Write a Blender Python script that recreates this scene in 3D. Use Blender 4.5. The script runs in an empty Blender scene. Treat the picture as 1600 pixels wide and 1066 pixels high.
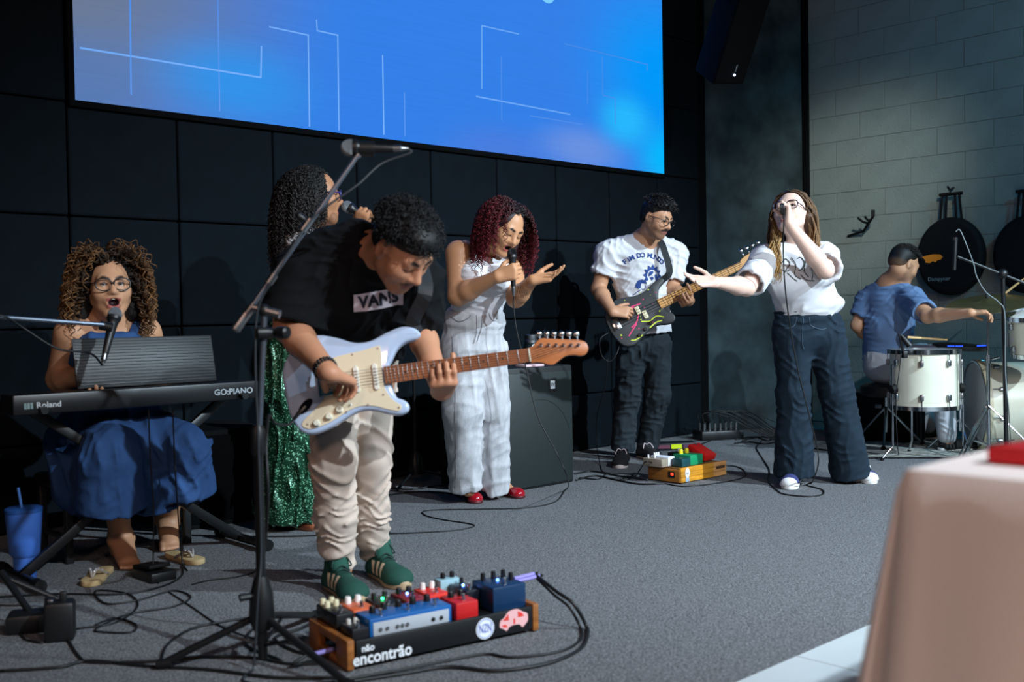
import bpy, bmesh, math, random
import numpy as np
from mathutils import Vector, Matrix
from mathutils.bvhtree import BVHTree

# ------------------------------------------------------------------ camera
scene = bpy.context.scene
COL = scene.collection
FPX, PITCH, ROLL, CAMH = 1650.0, 0.0246, -0.0173, 0.96
_cr, _sr, _cp, _sp = math.cos(ROLL), math.sin(ROLL), math.cos(PITCH), math.sin(PITCH)
def ray(px, py):
    x = (px - 800) / FPX; y = -(py - 533) / FPX
    x, y = _cr * x - _sr * y, _sr * x + _cr * y
    return np.array([x, _cp + _sp * y, -_sp + _cp * y])
def P(px, py, Y):
    """world point seen at a picture position of the 1600x1066 frame, at distance Y from the camera"""
    r = ray(px, py); r = r * (Y / r[1]); r[2] += CAMH
    return r
def G(px, py, z=0.0):
    r = ray(px, py); r = r * ((z - CAMH) / r[2]); r[2] += CAMH
    return r
cam_data = bpy.data.cameras.new('camera')
cam = bpy.data.objects.new('camera', cam_data); COL.objects.link(cam)
_R = Vector((_cr, _sr * _sp, _sr * _cp)); _U = Vector((-_sr, _cr * _sp, _cr * _cp)); _F = Vector((0, _cp, -_sp))
cam.matrix_world = Matrix(((_R.x, _U.x, -_F.x, 0), (_R.y, _U.y, -_F.y, 0), (_R.z, _U.z, -_F.z, CAMH), (0, 0, 0, 1)))
cam_data.sensor_width = 36.0; cam_data.lens = FPX / 1600 * 36.0
cam_data.clip_start = 0.05; cam_data.clip_end = 100
cam_data.dof.use_dof = True; cam_data.dof.focus_distance = 5.6; cam_data.dof.aperture_fstop = 2.8
scene.camera = cam
scene.view_settings.view_transform = 'Standard'; scene.view_settings.look = 'None'
scene.view_settings.exposure = 0.0; scene.view_settings.gamma = 1.0; scene.view_settings.use_curve_mapping = False

# ------------------------------------------------------------------ world and lights
world = bpy.data.worlds.new('World'); scene.world = world; world.use_nodes = True
world.node_tree.nodes['Background'].inputs[0].default_value = (0.03, 0.30, 0.44, 1)
world.node_tree.nodes['Background'].inputs[1].default_value = 0.045
YAW = 0.7556
WD = np.array([math.cos(YAW), math.sin(YAW), 0.0])      # along the screen wall, to the right and away
WN = np.array([math.sin(YAW), -math.cos(YAW), 0.0])     # out of the screen wall, into the room
def light(name, typ, loc, target, energy, color, **kw):
    d = bpy.data.lights.new(name, typ); d.energy = energy; d.color = color
    for k, v in kw.items(): setattr(d, k, v)
    o = bpy.data.objects.new(name, d); COL.objects.link(o)
    o.location = loc
    o.rotation_euler = (Vector(target) - Vector(loc)).to_track_quat('-Z', 'Y').to_euler()
    return o
# stage spots: one from the right hand side of the room, one from the front
light('stage_spot_side', 'SPOT', (6.6, 1.7, 4.6), (1.4, 5.2, 0.3), 3900, (0.70, 0.87, 1.0), spot_size=math.radians(50), spot_blend=0.9, shadow_soft_size=0.06)
light('stage_spot_front', 'SPOT', (3.7, -0.7, 4.2), (1.2, 3.9, 0.3), 1650, (0.76, 0.90, 1.0), spot_size=math.radians(62), spot_blend=0.6, shadow_soft_size=0.05)
# narrower spot on the block wall behind the singer
light('wall_spot', 'SPOT', (2.0, 1.2, 4.7), (2.66, 8.55, 1.75), 1900, (0.97, 1.0, 0.88), spot_size=math.radians(15), spot_blend=1.0, shadow_soft_size=0.2)
# teal wash lamp over the drum corner
light('teal_wash', 'SPOT', (4.6, 3.2, 4.7), (3.9, 7.4, 1.6), 420, (0.03, 0.55, 0.85), spot_size=math.radians(60), spot_blend=1.0, shadow_soft_size=0.2)
# house ceiling lamps behind the camera, warm and weak
light('house_lamp', 'AREA', (-1.6, -2.2, 3.6), (0.6, 3.6, 0.6), 42, (1.0, 0.62, 0.48), shape='DISK', size=0.7)
light('house_lamp_side', 'AREA', (1.9, -1.6, 3.4), (1.2, 2.5, 0.5), 56, (1.0, 0.74, 0.64), shape='DISK', size=0.6)

# ------------------------------------------------------------------ materials
def lin(c):
    return tuple(((v / 255.0) / 12.92 if v / 255.0 <= 0.04045 else ((v / 255.0 + 0.055) / 1.055) ** 2.4) for v in c)
MATS = {}
def mat(name, rgb, rough=0.6, metal=0.0, spec=0.5, var=0.0, vscale=20.0, bump=0.0, bscale=60.0, emit=None, estr=0.0, coat=0.0, vcol=False, sheen=0.0, stretch=None):
    if name in MATS: return MATS[name]
    m = bpy.data.materials.new(name); m.use_nodes = True; nt = m.node_tree; N = nt.nodes; L = nt.links
    b = N['Principled BSDF']
    c = lin(rgb) + (1,)
    b.inputs['Base Color'].default_value = c
    b.inputs['Roughness'].default_value = rough; b.inputs['Metallic'].default_value = metal
    b.inputs['Specular IOR Level'].default_value = spec
    b.inputs['Coat Weight'].default_value = coat
    b.inputs['Sheen Weight'].default_value = sheen
    src = None
    if vcol:
        a = N.new('ShaderNodeAttribute'); a.attribute_name = 'Col'; src = a.outputs['Color']
        L.new(src, b.inputs['Base Color'])
    tc = None
    if var > 0 or bump > 0:
        tc = N.new('ShaderNodeTexCoord'); vec = tc.outputs['Object']
        if stretch:
            mp = N.new('ShaderNodeMapping'); mp.inputs['Scale'].default_value = stretch; L.new(vec, mp.inputs['Vector']); vec = mp.outputs['Vector']
    if var > 0:
        n = N.new('ShaderNodeTexNoise'); n.inputs['Scale'].default_value = vscale; n.inputs['Detail'].default_value = 5
        L.new(vec, n.inputs['Vector'])
        mr = N.new('ShaderNodeMapRange'); mr.inputs['From Min'].default_value = 0.3; mr.inputs['From Max'].default_value = 0.7
        mr.inputs['To Min'].default_value = 1 - var; mr.inputs['To Max'].default_value = 1 + var; L.new(n.outputs['Fac'], mr.inputs['Value'])
        mx = N.new('ShaderNodeMix'); mx.data_type = 'RGBA'; mx.blend_type = 'MULTIPLY'; mx.inputs['Factor'].default_value = 1
        if src: L.new(src, mx.inputs['A'])
        else: mx.inputs['A'].default_value = c
        L.new(mr.outputs['Result'], mx.inputs['B']); L.new(mx.outputs['Result'], b.inputs['Base Color'])
    if bump > 0:
        n = N.new('ShaderNodeTexNoise'); n.inputs['Scale'].default_value = bscale; n.inputs['Detail'].default_value = 4
        L.new(vec, n.inputs['Vector'])
        bp = N.new('ShaderNodeBump'); bp.inputs['Strength'].default_value = bump; bp.inputs['Distance'].default_value = 0.01
        L.new(n.outputs['Fac'], bp.inputs['Height']); L.new(bp.outputs['Normal'], b.inputs['Normal'])
    if emit:
        b.inputs['Emission Color'].default_value = lin(emit) + (1,); b.inputs['Emission Strength'].default_value = estr
    MATS[name] = m
    return m

# ------------------------------------------------------------------ object helpers
def _loc_of(parent):
    v = np.zeros(3)
    while parent is not None:
        v += np.array(parent.location); parent = parent.parent
    return v
def tag(o, label=None, cat=None, group=None, kind=None):
    if label: o['label'] = label
    if cat: o['category'] = cat
    if group: o['group'] = group
    if kind: o['kind'] = kind
    return o
def thing(name, label, cat, loc, group=None):
    o = bpy.data.objects.new(name, None); COL.objects.link(o); o.location = tuple(float(v) for v in loc)
    o.empty_display_size = 0.1
    return tag(o, label, cat, group)
def mesh_obj(name, verts, faces, m, parent=None, origin=None, smooth=True, cols=None, midx=None, label=None):
    """one mesh object from world-space vertices"""
    verts = np.asarray(verts, dtype=np.float64).reshape(-1, 3)
    base = _loc_of(parent)
    off = np.zeros(3)
    if parent is None:
        off = np.asarray(origin, float) if origin is not None else np.array([verts[:, 0].mean(), verts[:, 1].mean(), verts[:, 2].min()])
    v = verts - base - off
    me = bpy.data.meshes.new(name)
    if isinstance(faces, np.ndarray) and faces.ndim == 2:
        n, k = faces.shape
        me.vertices.add(len(v)); me.vertices.foreach_set('co', v.astype(np.float32).ravel())
        me.loops.add(n * k); me.loops.foreach_set('vertex_index', faces.astype(np.int32).ravel())
        me.polygons.add(n); me.polygons.foreach_set('loop_start', np.arange(0, n * k, k, dtype=np.int32))
        me.polygons.foreach_set('loop_total', np.full(n, k, dtype=np.int32))
        me.update(calc_edges=True); me.validate()
    else:
        me.from_pydata([tuple(p) for p in v], [], faces); me.update()
    for mm in (m if isinstance(m, (list, tuple)) else [m]): me.materials.append(mm)
    if smooth: me.polygons.foreach_set('use_smooth', np.ones(len(me.polygons), dtype=bool))
    if midx is not None: me.polygons.foreach_set('material_index', np.asarray(midx, dtype=np.int32))
    if cols is not None:
        ca = me.color_attributes.new('Col', 'FLOAT_COLOR', 'POINT')
        c4 = np.ones((len(v), 4), dtype=np.float32); c4[:, :3] = cols
        ca.data.foreach_set('color', c4.ravel())
    o = bpy.data.objects.new(name, me); COL.objects.link(o)
    if parent is not None: o.parent = parent
    else: o.location = tuple(off)
    if label: o['label'] = label
    return o

class MB:
    """collects simple solids (world space) for one mesh"""
    def __init__(s): s.v = []; s.f = []; s.sm = []
    def add(s, verts, faces):
        b = len(s.v); s.v += [tuple(map(float, p)) for p in verts]; s.f += [tuple(i + b for i in f) for f in faces]; return s
    def box(s, c, size, ax=None, bev=0.0):
        """box with centre c, full sizes, axes matrix rows ax; bev chamfers its edges"""
        ax = np.eye(3) if ax is None else np.asarray(ax, float)
        bm = bmesh.new(); bmesh.ops.create_cube(bm, size=1)
        for w in bm.verts: w.co = Vector((w.co.x * size[0], w.co.y * size[1], w.co.z * size[2]))
        if bev > 0: bmesh.ops.bevel(bm, geom=bm.edges[:], offset=min(bev, 0.45 * min(size)), segments=2, affect='EDGES', profile=0.5)
        bm.verts.ensure_lookup_table(); bm.verts.index_update()
        vs = [np.asarray(c) + w.co.x * ax[0] + w.co.y * ax[1] + w.co.z * ax[2] for w in bm.verts]
        fs = [[w.index for w in f.verts] for f in bm.faces]; bm.free()
        return s.add(vs, fs)
    def tube(s, pts, r, n=8, cap=True):
        pts = np.asarray(pts, float); m = len(pts)
        rr = np.full(m, r) if np.isscalar(r) else np.asarray(r, float)
        T = np.gradient(pts, axis=0); T /= np.linalg.norm(T, axis=1)[:, None] + 1e-12
        ref = np.array([0, 0, 1.0]) if abs(T[0][2]) < 0.9 else np.array([1.0, 0, 0])
        A = np.cross(T[0], ref); A /= np.linalg.norm(A)
        vs = []
        for i in range(m):
            A = A - T[i] * (A @ T[i]); A /= np.linalg.norm(A) + 1e-12; B = np.cross(T[i], A)
            for k in range(n):
                a = 2 * math.pi * k / n; vs.append(pts[i] + rr[i] * (math.cos(a) * A + math.sin(a) * B))
        fs = [(i * n + k, i * n + (k + 1) % n, (i + 1) * n + (k + 1) % n, (i + 1) * n + k) for i in range(m - 1) for k in range(n)]
        if cap: fs += [tuple(range(n - 1, -1, -1)), tuple((m - 1) * n + k for k in range(n))]
        return s.add(vs, fs)
    def lathe(s, base, axis, prof, n=24, cap=True):
        """prof: list of (distance along axis, radius)"""
        ax = np.asarray(axis, float); ax /= np.linalg.norm(ax)
        ref = np.array([0, 0, 1.0]) if abs(ax[2]) < 0.9 else np.array([1.0, 0, 0])
        A = np.cross(ax, ref); A /= np.linalg.norm(A); B = np.cross(ax, A)
        vs = []
        for (h, r) in prof:
            for k in range(n):
                a = 2 * math.pi * k / n; vs.append(np.asarray(base) + ax * h + r * (math.cos(a) * A + math.sin(a) * B))
        m = len(prof)
        fs = [(i * n + k, i * n + (k + 1) % n, (i + 1) * n + (k + 1) % n, (i + 1) * n + k) for i in range(m - 1) for k in range(n)]
        if cap: fs += [tuple(range(n - 1, -1, -1)), tuple((m - 1) * n + k for k in range(n))]
        return s.add(vs, fs)
    def prism(s, outline, O, X, Y, Z, z0, z1, bev=0.0, steps=1):
        """outline of (x, y) in the X, Y plane, extruded from z0 to z1 along Z, edges rounded by bev"""
        o = np.asarray(outline, float); n = len(o)
        a = 0.5 * np.sum(o[:, 0] * np.roll(o[:, 1], -1) - np.roll(o[:, 0], -1) * o[:, 1])
        if a < 0: o = o[::-1]
        t = np.roll(o, -1, 0) - np.roll(o, 1, 0); t /= np.linalg.norm(t, axis=1)[:, None] + 1e-9
        nr = np.stack([t[:, 1], -t[:, 0]], 1)
        rings = []
        if bev > 0:
            for i in range(steps + 1):
                q = i / steps * math.pi / 2; rings.append((z0 + bev * (1 - math.sin(q)), bev * (1 - math.cos(q))))
            rings = rings[::-1]
            top = []
            for i in range(steps + 1):
                q = i / steps * math.pi / 2; top.append((z1 - bev * (1 - math.sin(q)), bev * (1 - math.cos(q))))
            rings = rings + top
        else: rings = [(z0, 0), (z1, 0)]
        vs = []
        for (z, ins) in rings:
            q = o - nr * ins
            for p in q: vs.append(np.asarray(O) + p[0] * X + p[1] * Y + z * Z)
        fs = [(i * n + k, i * n + (k + 1) % n, (i + 1) * n + (k + 1) % n, (i + 1) * n + k) for i in range(len(rings) - 1) for k in range(n)]
        fs += [tuple(range(n - 1, -1, -1)), tuple((len(rings) - 1) * n + k for k in range(n))]
        return s.add(vs, fs)
    def ball(s, c, r, n=12, m=8, sc=(1, 1, 1), ax=None):
        ax = np.eye(3) if ax is None else np.asarray(ax, float)
        vs = []
        for i in range(1, m):
            th = math.pi * i / m
            for k in range(n):
                a = 2 * math.pi * k / n
                q = r * np.array([math.sin(th) * math.cos(a) * sc[0], math.sin(th) * math.sin(a) * sc[1], math.cos(th) * sc[2]])
                vs.append(np.asarray(c) + q @ ax)
        vs += [np.asarray(c) + np.array([0, 0, r * sc[2]]) @ ax, np.asarray(c) - np.array([0, 0, r * sc[2]]) @ ax]
        N = n * (m - 1)
        fs = [(i * n + k, (i + 1) * n + k, (i + 1) * n + (k + 1) % n, i * n + (k + 1) % n) for i in range(m - 2) for k in range(n)]
        fs += [(N, k, (k + 1) % n) for k in range(n)] + [(N + 1, (m - 2) * n + (k + 1) % n, (m - 2) * n + k) for k in range(n)]
        return s.add(vs, fs)
    def build(s, name, m, parent=None, origin=None, smooth=False, label=None, angle=None):
        o = mesh_obj(name, s.v, s.f, m, parent, origin, smooth=smooth, label=label)
        if not smooth and angle is not False:
            me = o.data
            me.polygons.foreach_set('use_smooth', np.ones(len(me.polygons), dtype=bool))
            try: me.set_sharp_from_angle(angle=math.radians(angle or 35))
            except Exception: pass
        return o

def nrm(v):
    v = np.asarray(v, float); return v / (np.linalg.norm(v) + 1e-12)
def spline(pts, n=10, closed=False):
    """Catmull-Rom through points"""
    p = np.asarray(pts, float); m = len(p); out = []
    rng = range(m) if closed else range(m - 1)
    for i in rng:
        a = p[(i - 1) % m] if closed or i > 0 else 2 * p[0] - p[1]
        b = p[i]; c = p[(i + 1) % m]
        d = p[(i + 2) % m] if closed or i + 2 < m else 2 * p[-1] - p[-2]
        for k in range(n):
            t = k / n
            out.append(0.5 * ((2 * b) + (-a + c) * t + (2 * a - 5 * b + 4 * c - d) * t * t + (-a + 3 * b - 3 * c + d) * t ** 3))
    if not closed: out.append(p[-1])
    return np.array(out)
def text_mesh(s, size, depth=0.0, bold=0.0, space=1.0):
    """glyph outlines as (verts, faces) in the x, y plane, centred"""
    cu = bpy.data.curves.new('lettering', 'FONT'); cu.body = s; cu.size = size; cu.align_x = 'CENTER'; cu.align_y = 'CENTER'
    cu.offset = bold; cu.space_character = space; cu.extrude = depth; cu.resolution_u = 3
    o = bpy.data.objects.new('lettering', cu); COL.objects.link(o)
    dg = bpy.context.evaluated_depsgraph_get(); e = o.evaluated_get(dg); me = e.to_mesh()
    v = np.array([tuple(w.co) for w in me.vertices]).reshape(-1, 3); f = [tuple(p.vertices) for p in me.polygons]
    e.to_mesh_clear(); bpy.data.objects.remove(o); bpy.data.curves.remove(cu)
    return v, f
def place_text(name, s, size, O, X, Y, m, parent, bold=0.0, lift=0.0008, space=1.0, shear=0.0, sx=1.0):
    v, f = text_mesh(s, size, 0.0, bold, space)
    Z = np.cross(X, Y)
    w = [np.asarray(O) + (p[0] * sx + shear * p[1]) * np.asarray(X) + p[1] * np.asarray(Y) + lift * Z for p in v]
    return mesh_obj(name, w, f, m, parent, smooth=False)
# ================================================================== ROOM
W0 = np.array([0.0, 6.94, 0.0])
def wall_hit(px, py=400):
    r = ray(px, py); o = np.array([0, 0, CAMH])
    t = ((W0 - o) @ WN) / (r @ WN); p = o + r * t
    return (p - W0) @ WD, p[2]
def WP(s, z, out=0.0):
    return W0 + WD * s + WN * out + np.array([0, 0, z])
AXW = np.array([WD, -WN, (0, 0, 1)])          # rows: along the wall, into the wall, up
M_carpet = mat('carpet_grey', (122, 123, 126), 0.95, spec=0.1, var=0.62, vscale=130, bump=0.9, bscale=240)
M_tile = mat('white_floor_tile', (205, 212, 214), 0.35, var=0.04, vscale=6)
M_black = mat('black_plastic', (16, 17, 19), 0.45)
M_blackmatte = mat('black_matte', (10, 11, 13), 0.8, spec=0.2)
M_darkgap = mat('wall_gap_black', (5, 6, 8), 0.9, spec=0.1)
M_panel = mat('panel_fabric', (5, 14, 21), 0.9, spec=0.15, var=0.15, vscale=9, bump=0.25, bscale=300)
M_concrete = mat('pillar_plaster', (50, 61, 65), 0.9, spec=0.2, var=0.5, vscale=4.2, bump=0.15, bscale=25)
M_block = mat('painted_block', (112, 122, 120), 0.8, spec=0.25, var=0.07, vscale=5, bump=0.35, bscale=70)
M_chrome = mat('chrome', (205, 208, 212), 0.15, metal=1.0)
M_steel = mat('brushed_steel', (150, 152, 155), 0.35, metal=1.0)
M_white = mat('white_paint', (225, 228, 230), 0.5)
M_rubber = mat('rubber_black', (12, 12, 13), 0.7, spec=0.25)

# carpet stage floor: its front edge runs parallel to the screen wall
E0 = G(1145, 1066); E1 = G(1375, 968)
edge_s = ((E0 - W0) @ WN + (E1 - W0) @ WN) / 2
def floor_slab(name, s0, s1, o0, o1, z0, z1, m):
    mb = MB(); c = WP((s0 + s1) / 2, (z0 + z1) / 2, (o0 + o1) / 2)
    mb.box(c, (s1 - s0, o1 - o0, z1 - z0), AXW)
    return mb.build(name, m)
fl = floor_slab('floor', -9.5, 6.2, -0.3, edge_s, -0.06, 0.0, M_carpet); tag(fl, 'grey carpet covering the stage floor', 'floor', kind='structure')
base = floor_slab('floor', -9.5, 6.2, edge_s, edge_s + 5.5, -0.06, -0.012, mat('tile_grout', (120, 124, 124), 0.8)); tag(base, 'tile bed of the hall floor in front of the carpet', 'floor', kind='structure')
ts = 0.60; js = ((G(1245, 1025) - W0) @ WD) % ts
tile_me = None
for i in range(-9, 4):
    for j in range(4):
        c = WP(js + (i + 0.5) * ts, -0.0085, edge_s + (j + 0.5) * ts + 0.002)
        if tile_me is None:
            mb = MB(); mb.box((0, 0, 0), (ts - 0.004, ts - 0.004, 0.017), AXW, bev=0.0015)
            t = mb.build('tile', M_tile, origin=(0, 0, 0), angle=18); tile_me = t.data
        else: t = bpy.data.objects.new('tile', tile_me); COL.objects.link(t)
        t.parent = base; t.location = tuple(c - np.array(base.location))

# screen wall with its padded panels
s_end, _ = wall_hit(1093)
s_a, _ = wall_hit(110); s_b, _ = wall_hit(281); s_c, _ = wall_hit(870)
PW = (s_c - s_a) / 6.0
mb = MB(); mb.box(WP((-6.5 + s_end) / 2, 2.0, -0.12), (s_end + 6.5, 0.16, 4.4), AXW)
wb = mb.build('wall_back', M_darkgap); tag(wb, 'black padded panel wall behind the band', 'wall', kind='structure')
zs = [0.0, 0.397, 0.932, 1.463, 2.0, 2.535, 3.07, 3.6]
panel_cache = {}
k0 = -5
for c in range(k0, 9):
    x0 = s_a + c * PW; x1 = min(x0 + PW, s_end)
    if x1 - x0 < 0.06: continue
    for r in range(len(zs) - 1):
        if r >= 4 and x0 > s_a - 0.1 and x1 < wall_hit(1033)[0] + 0.05: continue
        key = (round(x1 - x0, 3), round(zs[r + 1] - zs[r], 3))
        if key not in panel_cache:
            mb = MB(); mb.box((0, 0, 0), (key[0] - 0.006, 0.05, key[1] - 0.006), AXW, bev=0.012)
            o = mb.build('panel', M_panel, origin=(0, 0, 0), angle=18); panel_cache[key] = o.data
        else: o = bpy.data.objects.new('panel', panel_cache[key]); COL.objects.link(o)
        o.parent = wb; o.location = tuple(WP((x0 + x1) / 2, (zs[r] + zs[r + 1]) / 2, -0.02) - np.array(wb.location))

# the corner pier, set diagonally between screen wall and block wall
sp, _ = wall_hit(1104); pA = WP(sp, 0)
RN = -WD; RD = WN                              # block wall: normal into the room, direction towards the camera side
RW_D = 7.78
def rwall_hit(px, py):
    r = ray(px, py); o = np.array([0, 0, CAMH]); t = (RW_D - o @ WD) / (r @ WD); return o + r * t
pB = rwall_hit(1264, 660); pB[2] = 0
pd = nrm(pB - pA); pn = np.array([pd[1], -pd[0], 0])
mb = MB(); mb.box((pA + pB) / 2 - pn * 0.1 + np.array([0, 0, 2.0]), (np.linalg.norm(pB - pA), 0.2, 4.4), np.array([pd, -pn, (0, 0, 1)]), bev=0.01)
wp = mb.build('wall_corner', M_concrete); tag(wp, 'dark plastered corner pier between panel wall and block wall', 'wall', kind='structure')
for (q, w, nm) in ((WP((s_end + sp) / 2 + 0.004, 0), sp - s_end + 0.05, 'trim_1'),):
    mb = MB(); mb.box(q + np.array([0, 0, 2.0]) - WN * 0.03, (w, 0.06, 4.4), AXW, bev=0.006); t = mb.build(nm, M_darkgap); tag(t, 'black strip closing the panel wall beside the pier', 'trim', kind='structure')
pC = rwall_hit(1266, 300); pC[2] = 0
mb = MB(); mb.box(pC + np.array([0, 0, 2.0]) - RD * 0.02 + RN * 0.02, (0.05, 0.05, 4.4), np.array([RD, WD, (0, 0, 1)]), bev=0.005); t = mb.build('trim_2', M_darkgap); tag(t, 'black vertical strip between pier and block wall', 'trim', kind='structure')

# block wall: courses of 0.41 x 0.206 blocks in running bond
j1 = rwall_hit(1307, 240); j0 = rwall_hit(1383, 230)
u1 = j1 @ RD; u0 = j0 @ RD
bw = abs(u0 - u1); zc = rwall_hit(1307, 222)[2]; bh = 0.206
ustart = pC @ RD
mb = MB(); mb.box(WD * (RW_D + 0.074) + RD * (ustart + 2.0) + np.array([0, 0, 1.95]), (4.0, 0.16, 4.5), np.array([RD, WD, (0, 0, 1)]))
wr = mb.build('wall_right', mat('block_mortar', (108, 118, 116), 0.9, spec=0.2)); tag(wr, 'grey painted concrete block wall beside the drums', 'wall', kind='structure')
bcache = {}
nrow0 = -int(zc / bh) - 1
for r in range(nrow0, 11):
    zt = zc - r * bh if False else zc + (-r) * bh
    z1 = min(zt, 4.0); z0 = zt - bh
    if z1 <= 0.02 or z0 > 4.0: continue
    z0 = max(z0, 0.0)
    off = 0.0 if r % 2 == 0 else bw / 2
    for c in range(-6, 12):
        a = u1 + off + (c - 0) * bw; b = a + bw
        a2 = max(a, ustart); b2 = min(b, ustart + 3.6)
        if b2 - a2 < 0.03: continue
        key = (round(b2 - a2, 3), round(z1 - z0, 3))
        if key not in bcache:
            m_ = MB(); m_.box((0, 0, 0), (key[0] - 0.0035, 0.03, key[1] - 0.0022), np.array([RD, WD, (0, 0, 1)]), bev=0.003)
            o = m_.build('block', M_block, origin=(0, 0, 0), angle=18); bcache[key] = o.data
        else: o = bpy.data.objects.new('block', bcache[key]); COL.objects.link(o)
        o.parent = wr
        jig = 0.0018 * math.sin(12.9 * r + 78.2 * c)
        o.location = tuple(WD * (RW_D + 0.004 + jig) + RD * ((a2 + b2) / 2) + np.array([0, 0, (z0 + z1) / 2]) - np.array(wr.location))

# ------------------------------------------------------------------ projection screen
sL, zB = wall_hit(113, 157); sR, zB2 = wall_hit(1032, 273); zB = (zB + zB2) / 2; zT = zB + 1.75
def screen_material():
    m = bpy.data.materials.new('screen_picture'); m.use_nodes = True; nt = m.node_tree; N = nt.nodes; L = nt.links
    for n in list(N): N.remove(n)
    out = N.new('ShaderNodeOutputMaterial'); em = N.new('ShaderNodeEmission'); L.new(em.outputs[0], out.inputs[0])
    tc = N.new('ShaderNodeTexCoord'); cur = None
    base_ = N.new('ShaderNodeRGB'); base_.outputs[0].default_value = lin((52, 128, 232)) + (1,); cur = base_.outputs[0]
    nz = N.new('ShaderNodeTexNoise'); nz.inputs['Scale'].default_value = 0.9; nz.inputs['Detail'].default_value = 2; L.new(tc.outputs['Object'], nz.inputs['Vector'])
    # blobs: local x from 0 (left) to width, z from 0 (bottom) up, colour, radius
    Wd = sR - sL
    for (bx_, bz_, rx, rz, col, fmax) in ((-0.1, 0.75, 1.9, 1.7, (108, 122, 146), 1.0), (0.05, 0.1, 0.5, 0.35, (88, 122, 178), 0.8), (0.85, 0.2, 0.75, 0.35, (48, 148, 236), 0.9), (1.0, 1.3, 0.9, 0.9, (90, 118, 196), 0.6),
                                         (Wd * 0.80, 0.1, 0.75, 0.26, (112, 148, 224), 0.85), (Wd * 0.62, 0.0, 0.8, 0.3, (84, 124, 216), 0.6), (Wd, 0.7, 1.3, 1.1, (0, 152, 250), 1.0), (Wd + 0.05, 0.1, 0.55, 0.4, (0, 188, 255), 0.9), (Wd * 0.9, 0.35, 0.45, 0.3, (40, 190, 255), 0.85)):
        mp = N.new('ShaderNodeMapping'); mp.vector_type = 'TEXTURE'; mp.inputs['Location'].default_value = (bx_, 0, bz_); mp.inputs['Scale'].default_value = (rx, 1, rz)
        L.new(tc.outputs['Object'], mp.inputs['Vector'])
        ln = N.new('ShaderNodeVectorMath'); ln.operation = 'LENGTH'; L.new(mp.outputs['Vector'], ln.inputs[0])
        mr = N.new('ShaderNodeMapRange'); mr.interpolation_type = 'SMOOTHERSTEP'; mr.inputs['From Min'].default_value = 1.0; mr.inputs['From Max'].default_value = 0.0; mr.inputs['To Min'].default_value = 0; mr.inputs['To Max'].default_value = fmax
        L.new(ln.outputs['Value'], mr.inputs['Value'])
        mx = N.new('ShaderNodeMix'); mx.data_type = 'RGBA'; L.new(mr.outputs['Result'], mx.inputs['Factor']); L.new(cur, mx.inputs['A']); mx.inputs['B'].default_value = lin(col) + (1,); cur = mx.outputs['Result']
    # faint streaks in the picture
    mp = N.new('ShaderNodeMapping'); mp.inputs['Scale'].default_value = (1.2, 1, 38); mp.inputs['Rotation'].default_value = (0, -0.12, 0); L.new(tc.outputs['Object'], mp.inputs['Vector'])
    nz = N.new('ShaderNodeTexNoise'); nz.inputs['Scale'].default_value = 1.6; nz.inputs['Detail'].default_value = 3; L.new(mp.outputs['Vector'], nz.inputs['Vector'])
    mr = N.new('ShaderNodeMapRange'); mr.inputs['From Min'].default_value = 0.3; mr.inputs['From Max'].default_value = 0.75; mr.inputs['To Min'].default_value = 0.97; mr.inputs['To Max'].default_value = 1.03; L.new(nz.outputs['Fac'], mr.inputs['Value'])
    mx = N.new('ShaderNodeMix'); mx.data_type = 'RGBA'; mx.blend_type = 'MULTIPLY'; mx.inputs['Factor'].default_value = 1; L.new(cur, mx.inputs['A']); L.new(mr.outputs['Result'], mx.inputs['B'])
    L.new(mx.outputs['Result'], em.inputs['Color']); em.inputs['Strength'].default_value = 1.0
    return m
scr = thing('projection_screen', 'large glowing blue screen with thin light lines on the panel wall', 'screen', WP(sL, zB, 0.03))
mb = MB(); mb.add([WP(sL, zB, 0.035), WP(sR, zB, 0.035), WP(sR, zT, 0.035), WP(sL, zT, 0.035)], [(0, 1, 2, 3)])
sp_ = mb.build('screen_surface', M_white, scr, smooth=False, angle=False)
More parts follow.
